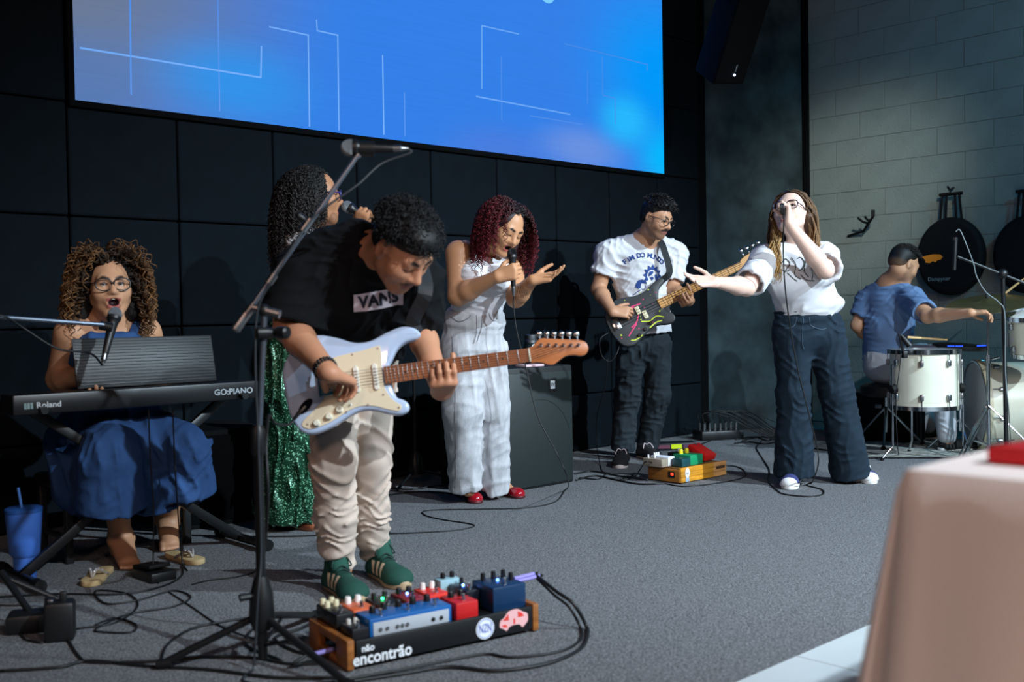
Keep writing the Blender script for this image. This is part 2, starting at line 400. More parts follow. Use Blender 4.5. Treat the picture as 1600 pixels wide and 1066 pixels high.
# local frame of the picture: x along the wall, z up
me = sp_.data
for v_ in me.vertices:
    w = np.array(v_.co) + np.array(scr.location); s_ = (w - W0) @ WD
    v_.co = (s_ - sL, 0.0, w[2] - zB)
sp_.rotation_euler = (0, 0, YAW); sp_.location = tuple(WN * 0.005)
me.materials.clear(); me.materials.append(screen_material())
mb = MB(); mb.box(WP((sL + sR) / 2, (zB + zT) / 2 - 0.005, 0.012), (sR - sL + 0.05, 0.036, zT - zB + 0.05), AXW, bev=0.006); mb.build('screen_frame', M_darkgap, scr)
M_line = mat('screen_light_line', (0, 0, 0), 0.5, emit=(104, 164, 242), estr=1.0)
M_line2 = mat('screen_faint_line', (0, 0, 0), 0.5, emit=(74, 138, 230), estr=1.0)
def sline(pts, w, m_):
    """one bent line of the picture as one strip"""
    q = [wall_hit(*p) for p in pts]; V = []; Fc = []
    q = np.array(q); n = len(q)
    for i in range(n):
        t = nrm(q[min(i + 1, n - 1)] - q[max(i - 1, 0)])
        if 0 < i < n - 1:
            t1 = nrm(q[i] - q[i - 1]); t2 = nrm(q[i + 1] - q[i]); nn = nrm(np.array([-t1[1] - t2[1], t1[0] + t2[0]])); k = 1 / max(0.4, nn @ np.array([-t1[1], t1[0]]))
        else: nn = np.array([-t[1], t[0]]); k = 1
        for sg in (-0.5, 0.5):
            p = q[i] + nn * sg * w * k
            for o_ in (0.036, 0.037): V.append(WP(p[0], p[1], o_))
    for i in range(n - 1):
        a, b = i * 4, (i + 1) * 4
        Fc += [(a + 1, b + 1, b + 3, a + 3), (a, a + 2, b + 2, b), (a, b, b + 1, a + 1), (a + 2, a + 3, b + 3, b + 2)]
    Fc += [(0, 1, 3, 2), (4 * n - 4, 4 * n - 2, 4 * n - 1, 4 * n - 3)]
    mesh_obj('light_line', V, Fc, m_, scr, smooth=False)
for pts, w, m_ in (([(120, 77), (402, 123), (403, 74)], 0.009, M_line), ([(415, 44), (476, 57), (478, 200)], 0.008, M_line), ([(489, 33), (490, 50), (522, 57), (524, 205)], 0.008, M_line),
                   ([(592, 88), (594, 212)], 0.009, M_line), ([(626, 146), (627, 214)], 0.008, M_line2), ([(198, 0), (200, 150)], 0.008, M_line2), ([(335, 0), (338, 175)], 0.006, M_line2),
                   ([(747, 140), (747, 42), (805, 55)], 0.008, M_line), ([(738, 152), (885, 180)], 0.009, M_line), ([(777, 90), (778, 190)], 0.006, M_line2), ([(822, 182), (905, 196)], 0.007, M_line2),
                   ([(876, 70), (1005, 102), (1005, 112)], 0.006, M_line2), ([(912, 112), (912, 165)], 0.006, M_line2), ([(935, 90), (936, 150), (955, 155), (955, 195)], 0.006, M_line2)):
    sline(pts, w, m_)
a = wall_hit(849, -6); mb = MB(); cc = WP(a[0], a[1], 0.037)
mb.prism([(0.075 * math.cos(t) * 0.9, 0.055 * math.sin(t)) for t in np.linspace(0, 2 * math.pi, 24, endpoint=False)], cc, WD, np.array([0, 0, 1.0]), WN, 0, 0.001)
mb.build('letter_edge', mat('screen_letter', (0, 0, 0), emit=(120, 205, 252), estr=1.0), scr)
# ================================================================== SMOOTH SOLIDS (bodies, clothes, hair masses)
class SDF:
    """smoothly blended capsules and ellipsoids, meshed as one continuous surface"""
    def __init__(s): s.p = []
    def cap(s, a, b, r1, r2=None, k=0.02, op='u', side=None, ratio=1.0):
        """tapered capsule; cross section widened by ratio along the direction side"""
        a = np.asarray(a, np.float32); b = np.asarray(b, np.float32); r2 = r1 if r2 is None else r2
        ba = b - a; L = max(float(ba @ ba), 1e-9)
        sd = None if side is None else nrm(side).astype(np.float32)
        def fn(p):
            q = p - a; t = np.clip((q @ ba) / L, 0, 1); q = q - t[..., None] * ba
            if sd is not None:
                w = q @ sd; q = q - (w * (1 - 1 / ratio))[..., None] * sd
            return np.sqrt(np.einsum('...i,...i', q, q)) - (r1 + (r2 - r1) * t)
        R = max(r1, r2) * max(1, ratio)
        s.p.append((fn, op, k, np.minimum(a, b) - R, np.maximum(a, b) + R)); return s
    def ell(s, c, r, M=None, k=0.02, op='u'):
        """ellipsoid; rows of M are its axes"""
        c = np.asarray(c, np.float32); r = np.asarray(r, np.float32); M = np.eye(3, dtype=np.float32) if M is None else np.asarray(M, np.float32)
        def fn(p):
            q = (p - c) @ M.T
            k0 = np.sqrt(np.einsum('...i,...i', q / r, q / r)); k1 = np.sqrt(np.einsum('...i,...i', q / (r * r), q / (r * r)))
            return k0 * (k0 - 1) / np.maximum(k1, 1e-6)
        R = float(r.max()); s.p.append((fn, op, k, c - R, c + R)); return s
    def cyl(s, a, b, r1, r2=None, k=0.02, op='u', side=None, ratio=1.0, rnd=0.008):
        """flat-ended tapered cylinder"""
        a = np.asarray(a, np.float32); b = np.asarray(b, np.float32); r2 = r1 if r2 is None else r2
        ba = b - a; L = max(float(ba @ ba), 1e-9); Ln = math.sqrt(L); sd = None if side is None else nrm(side).astype(np.float32)
        def fn(p):
            q = p - a; t = (q @ ba) / L; tc = np.clip(t, 0, 1); q = q - t[..., None] * ba
            if sd is not None:
                w = q @ sd; q = q - (w * (1 - 1 / ratio))[..., None] * sd
            x = np.sqrt(np.einsum('...i,...i', q, q)) - (r1 + (r2 - r1) * tc) + rnd; y = np.abs(t - 0.5) * Ln - Ln / 2 + rnd
            return np.minimum(np.maximum(x, y), 0) + np.sqrt(np.maximum(x, 0) ** 2 + np.maximum(y, 0) ** 2) - rnd
        R = max(r1, r2) * max(1, ratio) + 0.01
        s.p.append((fn, op, k, np.minimum(a, b) - R, np.maximum(a, b) + R)); return s
    def plane(s, c, n, k=0.0, op='i'):
        """keep the side that n points away from"""
        c = np.asarray(c, np.float32); n = nrm(n).astype(np.float32)
        s.p.append((lambda p: (p - c) @ n, op, k, None, None)); return s
    def eval_at(s, p):
        d = None
        for fn, op, k, lo, hi in s.p: d = SDF.comb(d, fn(p), op, k)
        return d
    @staticmethod
    def comb(d, e, op, k):
        if d is None: return e
        if op == 'u':
            if k <= 0: return np.minimum(d, e)
            h = np.maximum(k - np.abs(d - e), 0) / k; return np.minimum(d, e) - h * h * k * 0.25
        if op == 's': e = -e
        if k <= 0: return np.maximum(d, e)
        h = np.maximum(k - np.abs(d - e), 0) / k; return np.maximum(d, e) + h * h * k * 0.25
    def mesh(s, h, disp=None, slack=0.03):
        B = 8
        lo = np.min([q[3] for q in s.p if q[1] == 'u' and q[3] is not None], axis=0) - 0.03
        hi = np.max([q[4] for q in s.p if q[1] == 'u' and q[4] is not None], axis=0) + 0.03
        nb = np.ceil((hi - lo) / (B * h)).astype(int) + 1
        I = np.stack(np.meshgrid(*[np.arange(n) for n in nb], indexing='ij'), -1).reshape(-1, 3)
        C = (lo + (I + 0.5) * B * h).astype(np.float32)
        rad = B * h * 0.87
        ds = []; d = None
        for fn, op, k, _, _ in s.p:
            e = fn(C); ds.append(e); d = SDF.comb(d, e, op, k)
        act = np.abs(d) < rad + slack
        V = np.where(d < 0, -1.0, 1.0).astype(np.float32).reshape(nb)
        V = np.repeat(np.repeat(np.repeat(V, B, 0), B, 1), B, 2)
        A = I[act]; nA = len(A)
        g = np.stack(np.meshgrid(*[np.arange(B)] * 3, indexing='ij'), -1).reshape(-1, 3)
        pts = (lo + (A[:, None, :] * B + g[None]) * h).astype(np.float32)
        D = np.full((nA, B ** 3), 1.0, np.float32)
        da = d[act]
        for (fn, op, k, _, _), e in zip(s.p, ds):
            ea = e[act]
            if op == 'u': mk = ea < np.maximum(da, -0.2) + 2 * rad + k + 0.06
            elif op == 's': mk = ea < rad + k + 0.03
            else: mk = ea > -(rad + k + 0.35)
            if not mk.any(): continue
            D[mk] = SDF.comb(D[mk], fn(pts[mk]), op, k)
        if disp is not None: D = D + disp(pts).astype(np.float32)
        ix = (A[:, None, :] * B + g[None]).reshape(-1, 3)
        V[ix[:, 0], ix[:, 1], ix[:, 2]] = D.ravel()
        return surface_nets(V, lo, h)
def surface_nets(V, lo, h):
    ins = V < 0
    n = [x - 1 for x in V.shape]
    def sl(o): return tuple(slice(o[i], o[i] + n[i]) for i in range(3))
    cnt = np.zeros(n, np.int8)
    corners = [(i, j, k) for i in (0, 1) for j in (0, 1) for k in (0, 1)]
    for c in corners: cnt += ins[sl(c)]
    cell = np.argwhere((cnt > 0) & (cnt < 8))
    vid = np.full(n, -1, np.int32); vid[cell[:, 0], cell[:, 1], cell[:, 2]] = np.arange(len(cell))
    val = {c: V[cell[:, 0] + c[0], cell[:, 1] + c[1], cell[:, 2] + c[2]] for c in corners}
    acc = np.zeros((len(cell), 3)); num = np.zeros(len(cell))
    for a in corners:
        for ax in range(3):
            if a[ax]: continue
            b = list(a); b[ax] = 1; b = tuple(b)
            va, vb = val[a], val[b]; cr = (va < 0) != (vb < 0)
            t = np.where(cr, va / np.where(cr, va - vb, 1), 0)
            p = np.zeros((len(cell), 3)); p += np.array(a); p[:, ax] += t
            acc[cr] += p[cr]; num[cr] += 1
    verts = lo + (cell + acc / num[:, None]) * h
    F = []
    for ax in range(3):
        o1, o2 = [(1, 2), (2, 0), (0, 1)][ax]
        s0 = [slice(1, None)] * 3; s0[ax] = slice(0, -1)
        s1 = list(s0); s1[ax] = slice(1, None)
        a = ins[tuple(s0)]; b = ins[tuple(s1)]
        # nodes with index >=1 in the two other axes, so that all four cells exist
        e = np.argwhere(a != b)
        if len(e) == 0: continue
        full = e.copy(); full[:, o1] += 1; full[:, o2] += 1
        ok = np.all(full[:, [o1, o2]] < np.array([n[o1], n[o2]]), axis=1) & (full[:, ax] < n[ax])
        e = e[ok]; full = full[ok]
        av = a[e[:, 0], e[:, 1], e[:, 2]]
        def cid(d1, d2):
            q = full.copy(); q[:, o1] -= d1; q[:, o2] -= d2; return vid[q[:, 0], q[:, 1], q[:, 2]]
        q = np.stack([cid(1, 1), cid(0, 1), cid(0, 0), cid(1, 0)], 1)
        q[~av] = q[~av][:, ::-1]
        F.append(q)
    F = np.concatenate(F); F = F[(F >= 0).all(1)]
    return verts, F
def folds(specs, seed=0):
    """cloth relief: list of (direction, wavelength, amplitude, warp); soft ridges that come and go"""
    rg = np.random.RandomState(seed); S = []
    for (d, wl, am, wp) in specs:
        S.append((nrm(d).astype(np.float32) * 2 * math.pi / wl, am, rg.rand() * 6.28, [(rg.randn(3) * 2 * math.pi / (wl * q)).astype(np.float32) for q in (2.6, 4.5, 3.2, 5.0)], wp, rg.rand(4) * 6.28))
    def fn(p):
        r = 0
        for (kv, am, ph, wv, wp, p4) in S:
            x = np.sin(p @ kv + ph + wp * np.sin(p @ wv[0] + p4[0]) + 0.8 * wp * np.sin(p @ wv[1] + p4[1]))
            m = np.clip(0.45 + 0.9 * np.sin(p @ wv[2] + p4[2]) * np.sin(p @ wv[3] + p4[3]) + 0.25 * np.sin(p @ wv[1]), 0, 1.2)
            r = r + am * m * (0.3 - 1.3 * np.exp(-(x * x) / 0.30))
        return r
    return fn
def frame(f, u):
    """head or trunk frame: rows right (of the person), forward, up"""
    f = nrm(f); u = np.asarray(u, float); u = nrm(u - f * (u @ f)); r = np.cross(f, u)
    return np.array([r, f, u])
SKIN = {}
def skin_mat():
    if 'skin' not in MATS:
        m = mat('skin', (200, 150, 120), 0.5, spec=0.4, vcol=True, bump=0.08, bscale=180)
        b = m.node_tree.nodes['Principled BSDF']; b.inputs['Subsurface Weight'].default_value = 0.0
    return MATS['skin']

def head_prims(S, c, M, sc=1.0, open_=0.0, neck=None, neck_r=0.055, ears=True, jaw=1.0, nose=1.0, cheek=1.0, eyes='open'):
    T = lambda x, y, z: c + sc * (x * M[0] + y * M[1] + z * M[2])
    E = lambda p, r, k, op='u': S.ell(T(*p), [sc * v for v in r], M, sc * k, op)
    K = lambda a, b, r1, r2, k, op='u': S.cap(T(*a), T(*b), sc * r1, sc * r2, sc * k, op)
    E((0, -0.014, 0.034), (0.075, 0.096, 0.084), 0.0)
    E((0, 0.024, -0.028), (0.061 * jaw, 0.066, 0.084), 0.04)
    K((-0.05 * jaw, 0.005, -0.055), (-0.02, 0.060, -0.098 - 0.012 * open_), 0.017, 0.016, 0.035)
    K((0.05 * jaw, 0.005, -0.055), (0.02, 0.060, -0.098 - 0.012 * open_), 0.017, 0.016, 0.035)
    E((0, 0.066, -0.099 - 0.012 * open_), (0.023, 0.021, 0.019), 0.03)
    for sx in (-1, 1):
        E((0.040 * sx, 0.057, -0.030), (0.026 * cheek, 0.026, 0.028), 0.03)
        E((0.033 * sx, 0.100, 0.002), (0.020, 0.016, 0.013), 0.02, 's')
        E((0.032 * sx, 0.0735, 0.001), (0.0165, 0.0155, 0.0135), 0.006)
    K((-0.040, 0.074, 0.022), (0.040, 0.074, 0.022), 0.013, 0.013, 0.02)
    K((0, 0.084, 0.014), (0, 0.108 * (0.9 + 0.1 * nose), -0.030), 0.0085, 0.0125 * nose, 0.016)
    for sx in (-1, 1): E((0.0125 * sx * nose, 0.096, -0.034), (0.009 * nose, 0.012, 0.0085), 0.008)
    E((0, 0.080, -0.060), (0.030, 0.015, 0.026), 0.02)
    if open_ > 0:
        K((-0.019, 0.088, -0.057), (0.019, 0.088, -0.057), 0.0075, 0.0075, 0.008)
        K((-0.016, 0.086, -0.066 - 0.020 * open_), (0.016, 0.086, -0.066 - 0.020 * open_), 0.0085, 0.0085, 0.008)
        E((0, 0.098, -0.0615 - 0.010 * open_), (0.021, 0.028, 0.004 + 0.011 * open_), 0.006, 's')
    else:
        K((-0.020, 0.0875, -0.0605), (0.020, 0.0875, -0.0605), 0.0068, 0.0068, 0.006)
        K((-0.017, 0.0865, -0.0705), (0.017, 0.0865, -0.0705), 0.0075, 0.0075, 0.006)
    if ears:
        for sx in (-1, 1):
            E((0.078 * sx, -0.010, -0.006), (0.010, 0.020, 0.031), 0.008)
            E((0.088 * sx, -0.004, -0.002), (0.008, 0.011, 0.019), 0.006, 's')
    if neck is not None: S.cap(T(0, -0.022, -0.045), neck, neck_r * 0.98, neck_r * 1.05, 0.035)
def face_paint(V, cols, c, M, sc, skin, open_=0.0, brow=(30, 20, 15), lip=(150, 75, 70), beard=0.0, stache=0.0, beardcol=(40, 30, 26), eyes='open'):
    q = (V - c) @ M.T / sc
    def seg(a, b):
        a = np.array(a); b = np.array(b); ba = b - a; t = np.clip(((q - a) @ ba) / (ba @ ba), 0, 1); return np.linalg.norm(q - a - t[:, None] * ba, axis=1)
    def paint(m, col):
        m = np.clip(m, 0, 1)[:, None]; cols[:] = cols * (1 - m) + np.array(lin(col)) * m
    fr = q[:, 1] > 0.03
    if beard > 0:
        z = q[:, 2]; mk = np.clip((-0.040 - 0.5 * np.maximum(q[:, 1] - 0.06, 0) * 0.6 - z) / 0.02, 0, 1) * np.clip((z + 0.125) / 0.01, 0, 1) * np.clip((q[:, 1] + 0.012) / 0.02, 0, 1) * (np.abs(q[:, 0]) < 0.075)
        side = (np.abs(q[:, 0]) > 0.048) * np.clip((0.03 - np.abs(q[:, 1] - 0.012)) / 0.012, 0, 1) * (z < -0.0) * (z > -0.09)
        paint(np.maximum(mk, side) * beard, beardcol)
    # lips
    yy = -0.0605; yl = -0.0705 if open_ == 0 else -0.066 - 0.020 * open_
    d = np.minimum(seg((-0.019, 0.09, yy), (0.019, 0.09, yy)), seg((-0.016, 0.09, yl), (0.016, 0.09, yl)))
    paint((0.0115 - d) / 0.004 * fr, lip)
    if open_ > 0:
        zc = -0.0615 - 0.010 * open_; e = (q[:, 0] / 0.022) ** 2 + ((q[:, 2] - zc) / (0.0045 + 0.011 * open_)) ** 2
        paint((1.1 - e) / 0.25 * (q[:, 1] > 0.05) * (q[:, 1] < 0.0885), (40, 12, 14))
    if stache > 0:
        d = np.minimum(seg((0.0, 0.098, -0.047), (-0.026, 0.085, -0.057)), seg((0.0, 0.098, -0.047), (0.026, 0.085, -0.057)))
        paint((0.0125 - d) / 0.004 * stache, beardcol)
    for sx in (-1, 1):
        d = np.minimum(seg((0.013 * sx, 0.088, 0.0215), (0.034 * sx, 0.086, 0.0275)), seg((0.034 * sx, 0.086, 0.0275), (0.046 * sx, 0.077, 0.024)))
        paint((0.0085 - d) / 0.003, brow)
        if eyes == 'closed': paint((0.0055 - seg((0.020 * sx, 0.088, -0.005), (0.046 * sx, 0.080, -0.005))) / 0.003, (35, 22, 20))
        else:
            dd = ((q[:, 0] - 0.032 * sx) / 0.015) ** 2 + ((q[:, 2] - 0.002) / 0.0075) ** 2
            paint((1.3 - dd) / 0.4 * (q[:, 1] > 0.06), (60, 40, 36))
def eyes_obj(parent, c, M, sc, gaze=(0, 1, 0)):
    T = lambda x, y, z: c + sc * (x * M[0] + y * M[1] + z * M[2])
    g = nrm(np.asarray(gaze, float) @ M)
    for sx in (-1, 1):
        mb = MB(); ctr = T(0.032 * sx, 0.0755, 0.001); mb.ball(ctr, 0.0142 * sc, 16, 12)
        o = mesh_obj('eye', mb.v, mb.f, [mat('eye_white', (205, 200, 195), 0.25), mat('eye_iris', (30, 20, 16), 0.2)], parent)
        mi = []
        for p in o.data.polygons:
            w = np.array(p.center) + _loc_of(parent) - ctr; mi.append(1 if nrm(w) @ g > 0.86 else 0)
        o.data.polygons.foreach_set('material_index', np.array(mi, dtype=np.int32))

def hand_prims(S, wrist, d, n, thumb_side, curls, sc=1.0, thumb=None, spread=0.06, k0=0.012):
    """palm and five fingers. d: wrist to knuckles, n: out of the palm, thumb_side: +1 / -1 along d x n.
    curls: per finger three angles in degrees towards the palm; thumb: three directions as (d, side, n)"""
    d = nrm(d); n = np.asarray(n, float); n = nrm(n - d * (n @ d)); s = np.cross(d, n) * thumb_side
    wrist = np.asarray(wrist, float)
    L = 0.090 * sc
    off = [0.030, 0.010, -0.011, -0.030]; kn = [0.98, 1.02, 0.97, 0.88]; fl = [0.074, 0.082, 0.076, 0.059]; fr = [0.0090, 0.0093, 0.0088, 0.0078]
    for i in range(4):
        b0 = wrist + s * off[i] * 0.55 * sc + d * 0.004; kp = wrist + d * L * kn[i] + s * off[i] * sc
        S.cap(b0, kp, 0.0155 * sc, 0.0122 * sc, 0.018 * sc if i else k0)
    for i in range(4):
        p = wrist + d * L * kn[i] + s * off[i] * sc
        ang = 0.0; dd0 = nrm(d + s * spread * (1.5 - i))
        for j, (fr_, a) in enumerate(zip((0.46, 0.30, 0.24), curls[i])):
            ang += math.radians(a); dv = dd0 * math.cos(ang) + n * math.sin(ang)
            q = p + dv * fl[i] * fr_ * sc
            r0 = fr[i] * (1.0, 0.93, 0.86)[j] * sc; r1 = fr[i] * (0.93, 0.86, 0.76)[j] * sc
            S.cap(p, q, r0, r1, 0.006 * sc if j == 0 else 0.003 * sc); p = q
    th = thumb or [(0.55, 0.75, 0.35), (0.80, 0.45, 0.30), (0.9, 0.25, 0.3)]
    p = wrist + d * 0.018 * sc + s * 0.018 * sc + n * 0.004
    for (a, b, c_), l, r0, r1 in zip(th, (0.044, 0.034, 0.027), (0.0145, 0.0112, 0.0102), (0.0115, 0.0102, 0.0085)):
        dv = nrm(d * a + s * b + n * c_); q = p + dv * l * sc; S.cap(p, q, r0 * sc, r1 * sc, 0.012 * sc if l == 0.044 else 0.003 * sc); p = q
def limb(S, pts, radii, k=0.03):
    for i in range(len(pts) - 1): S.cap(pts[i], pts[i + 1], radii[i], radii[i + 1], k)
def arm_skin(S, sh, el, wr, r=(0.046, 0.040, 0.041, 0.026)):
    sh, el, wr = map(np.asarray, (sh, el, wr))
    S.cap(sh, el, r[0], r[1], 0.03)
    m = el + (wr - el) * 0.28; S.cap(el, m, r[1] * 0.97, r[2], 0.02); S.cap(m, wr, r[2], r[3], 0.02)
def build_body(name, S, h, parent, skin, paint=None, m=None):
    V, F = S.mesh(h)
    cols = np.tile(np.array(lin(skin)), (len(V), 1))
    if paint: paint(V, cols)
    return mesh_obj(name, V, F, m or skin_mat(), parent, cols=cols)
def build_cloth(name, S, h, parent, m, disp=None, paint=None, base=(255, 255, 255), label=None):
    V, F = S.mesh(h, disp)
    cols = None
    if paint:
        cols = np.tile(np.array(lin(base)), (len(V), 1)); paint(V, cols)
    return mesh_obj(name, V, F, m, parent, cols=cols, label=label)

# ------------------------------------------------------------------ hair strands
def strands(name, roots, dirs, length, parent, m, n=22, r=0.0022, curl=0.008, pitch=0.03, grav=1.0, stiff=0.05, cols=None, seed=0, taper=0.6, wander=0.01, down=(0, 0, -1), blockers=None, sides=3):
    """one mesh of many thin curled tubes; roots and dirs are (N, 3), length per strand"""
    rg = np.random.RandomState(seed); N = len(roots)
    length = np.broadcast_to(np.asarray(length, float), (N,))
    t = np.linspace(0, 1, n)
    P0 = np.zeros((N, n, 3)); p = roots.copy(); d = dirs.copy(); ds = length / (n - 1)
    wv = rg.randn(N, 3) * wander
    P0[:, 0] = p; dn = np.asarray(down, float)
    for i in range(1, n):
        d = d + (dn * grav + wv / 0.05 * 0.2) * (ds / stiff)[:, None] * 0.5; d /= np.linalg.norm(d, axis=1)[:, None]
        p = p + d * ds[:, None]
        if blockers:
            for (c, M, rr) in blockers:
                q = (p - c) @ M.T / rr; l = np.linalg.norm(q, axis=1); ins = l < 1
                if ins.any():
                    q[ins] = q[ins] / l[ins][:, None]; p[ins] = c + (q[ins] * rr) @ M
        P0[:, i] = p
    T = np.gradient(P0, axis=1); T /= np.linalg.norm(T, axis=2)[..., None] + 1e-9
    ref = rg.randn(N, 1, 3); A = np.cross(T, np.broadcast_to(ref, T.shape)); A /= np.linalg.norm(A, axis=2)[..., None] + 1e-9; Bv = np.cross(T, A)
    s = t[None] * length[:, None]; ph = rg.rand(N, 1) * 6.28 + 2 * math.pi * s / (pitch * (0.75 + 0.5 * rg.rand(N, 1))) * np.where(rg.rand(N, 1) < 0.5, -1, 1)
    amp = curl * np.minimum(1, s / 0.02)
    C = P0 + A * (amp * np.cos(ph))[..., None] + Bv * (amp * np.sin(ph))[..., None]
    T = np.gradient(C, axis=1); T /= np.linalg.norm(T, axis=2)[..., None] + 1e-9
    A = np.cross(T, np.broadcast_to(rg.randn(1, 1, 3) + 0 * T, T.shape)); A /= np.linalg.norm(A, axis=2)[..., None] + 1e-9; Bv = np.cross(T, A)
    rad = r * (1 - taper * t ** 3)[None, :, None] * np.ones((N, 1, 1))
    K = sides; V = np.zeros((N, n, K, 3))
    for k in range(K):
        a = 2 * math.pi * k / K; V[:, :, k] = C + rad * (math.cos(a) * A + math.sin(a) * Bv)
    idx = np.arange(N * n * K).reshape(N, n, K)
    F = np.stack([idx[:, :-1], np.roll(idx[:, :-1], -1, 2), np.roll(idx[:, 1:], -1, 2), idx[:, 1:]], -1).reshape(-1, 4)
    cc = None
    if cols is not None:
        root, tip, var = cols
        f = t[None, :, None]; base = np.array(lin(root)) * (1 - f) + np.array(lin(tip)) * f
        base = base * (1 + var * (rg.rand(N, 1, 1) * 2 - 1)); cc = np.repeat(np.clip(base, 0, 1)[:, :, None, :], K, 2).reshape(-1, 3)
    return V.reshape(-1, 3), F, cc
def scalp_roots(c, M, sc, n, test, seed, grow=1.0, lift=0.0):
    """roots on the skull; test(x, y, z) on the unit direction (right, forward, up)"""
    rg = np.random.RandomState(seed); out = []
    while len(out) < n:
        v = rg.randn(3); v /= np.linalg.norm(v)
        if test(*v): out.append(v)
    v = np.array(out); ctr = np.array([0, -0.014, 0.034]); rr = np.array([0.075, 0.096, 0.084]) * grow + lift
    q = ctr + v * rr; nn = v / rr; nn /= np.linalg.norm(nn, axis=1)[:, None]
    return c + sc * (q @ M), nn @ M, v
M_hair = mat('hair', (30, 24, 22), 0.55, spec=0.35, vcol=True)
def glasses(parent, c, M, sc, col=(18, 16, 20), rw=0.027, rh=0.022, square=2.6, y=0.105, thick=0.0027, wid=0.034, z=0.0):
    T = lambda x, y_, z_: c + sc * (x * M[0] + y_ * M[1] + z_ * M[2])
    mb = MB()
    for sx in (-1, 1):
        pts = []
        for a in np.linspace(0, 2 * math.pi, 25):
            ca, sa = math.cos(a), math.sin(a); e = 2 / square
            pts.append(T(wid * sx + rw * np.sign(ca) * abs(ca) ** e, y - 0.10 * abs(rw * ca) * (1 if ca * sx > 0 else 0.2), z - 0.002 + rh * np.sign(sa) * abs(sa) ** e))
        mb.tube(pts, thick * sc, 6, cap=False)
        mb.tube([T((wid + rw) * sx, y - 0.006, z + 0.006), T(0.074 * sx, 0.06, z + 0.008), T(0.080 * sx, -0.005, z + 0.006)], thick * sc, 6)
    mb.tube(spline([T(-wid + rw * 0.95, y, z), T(0, y + 0.003, z + 0.004), T(wid - rw * 0.95, y, z)], 5), thick * sc, 6)
    mb.build('glasses', mat('glasses_frame_%d_%d_%d' % col, col, 0.3), parent, smooth=True)
# ================================================================== PEOPLE: shared pieces
def project_art(name, target, V2, F, O, X, Y, m, parent, lift=0.003, smooth=True):
    """lays flat artwork (x, y metres) on the surface of a garment"""
    me = target.data; base = _loc_of(target.parent) if target.parent else np.zeros(3)
    if target.parent is None: base = np.array(target.location)
    vs = [Vector(np.array(v.co) + base) for v in me.vertices]
    bv = BVHTree.FromPolygons(vs, [tuple(p.vertices) for p in me.polygons])
    X = nrm(X); Y = nrm(np.asarray(Y) - X * (np.asarray(Y) @ X)); Z = np.cross(X, Y)
    bm = bmesh.new(); vv = [bm.verts.new((p[0], p[1], 0)) for p in V2]
    for f in F:
        try: bm.faces.new([vv[i] for i in f])
        except ValueError: pass
    bmesh.ops.triangulate(bm, faces=bm.faces[:])
    for it in range(3):
        lg = [e for e in bm.edges if e.calc_length() > 0.014]
        if not lg: break
        bmesh.ops.subdivide_edges(bm, edges=lg, cuts=1); bmesh.ops.triangulate(bm, faces=[f for f in bm.faces if len(f.verts) > 3])
    bm.verts.index_update(); out = []
    for v in bm.verts:
        w = np.asarray(O) + v.co.x * X + v.co.y * Y
        hit = bv.ray_cast(Vector(w + Z * 0.35), Vector(-Z), 0.7)
        if hit[0] is None:
            hp = bv.find_nearest(Vector(w)); q = np.array(hp[0]) + np.array(hp[1]) * lift
        else: q = np.array(hit[0]) + Z * lift
        out.append(q)
    fs = [tuple(v.index for v in f.verts) for f in bm.faces]; bm.free()
    return mesh_obj(name, out, fs, m, parent, smooth=smooth)
def poly2(pts): return [tuple(p) for p in pts], [tuple(range(len(pts)))]
def stroke2(pts, w):
    p = spline([np.array(q + (0,) if len(q) == 2 else q, float) for q in pts], 5)[:, :2]; t = np.gradient(p, axis=0); t /= np.linalg.norm(t, axis=1)[:, None] + 1e-9
    nn = np.stack([-t[:, 1], t[:, 0]], 1); V = []; F = []
    for i in range(len(p)): V += [tuple(p[i] + nn[i] * w / 2), tuple(p[i] - nn[i] * w / 2)]
    for i in range(len(p) - 1): F.append((2 * i, 2 * i + 1, 2 * i + 3, 2 * i + 2))
    return V, F
def merge2(lst):
    V = []; F = []
    for v, f in lst:
        b = len(V); V += v; F += [tuple(i + b for i in q) for q in f]
    return V, F
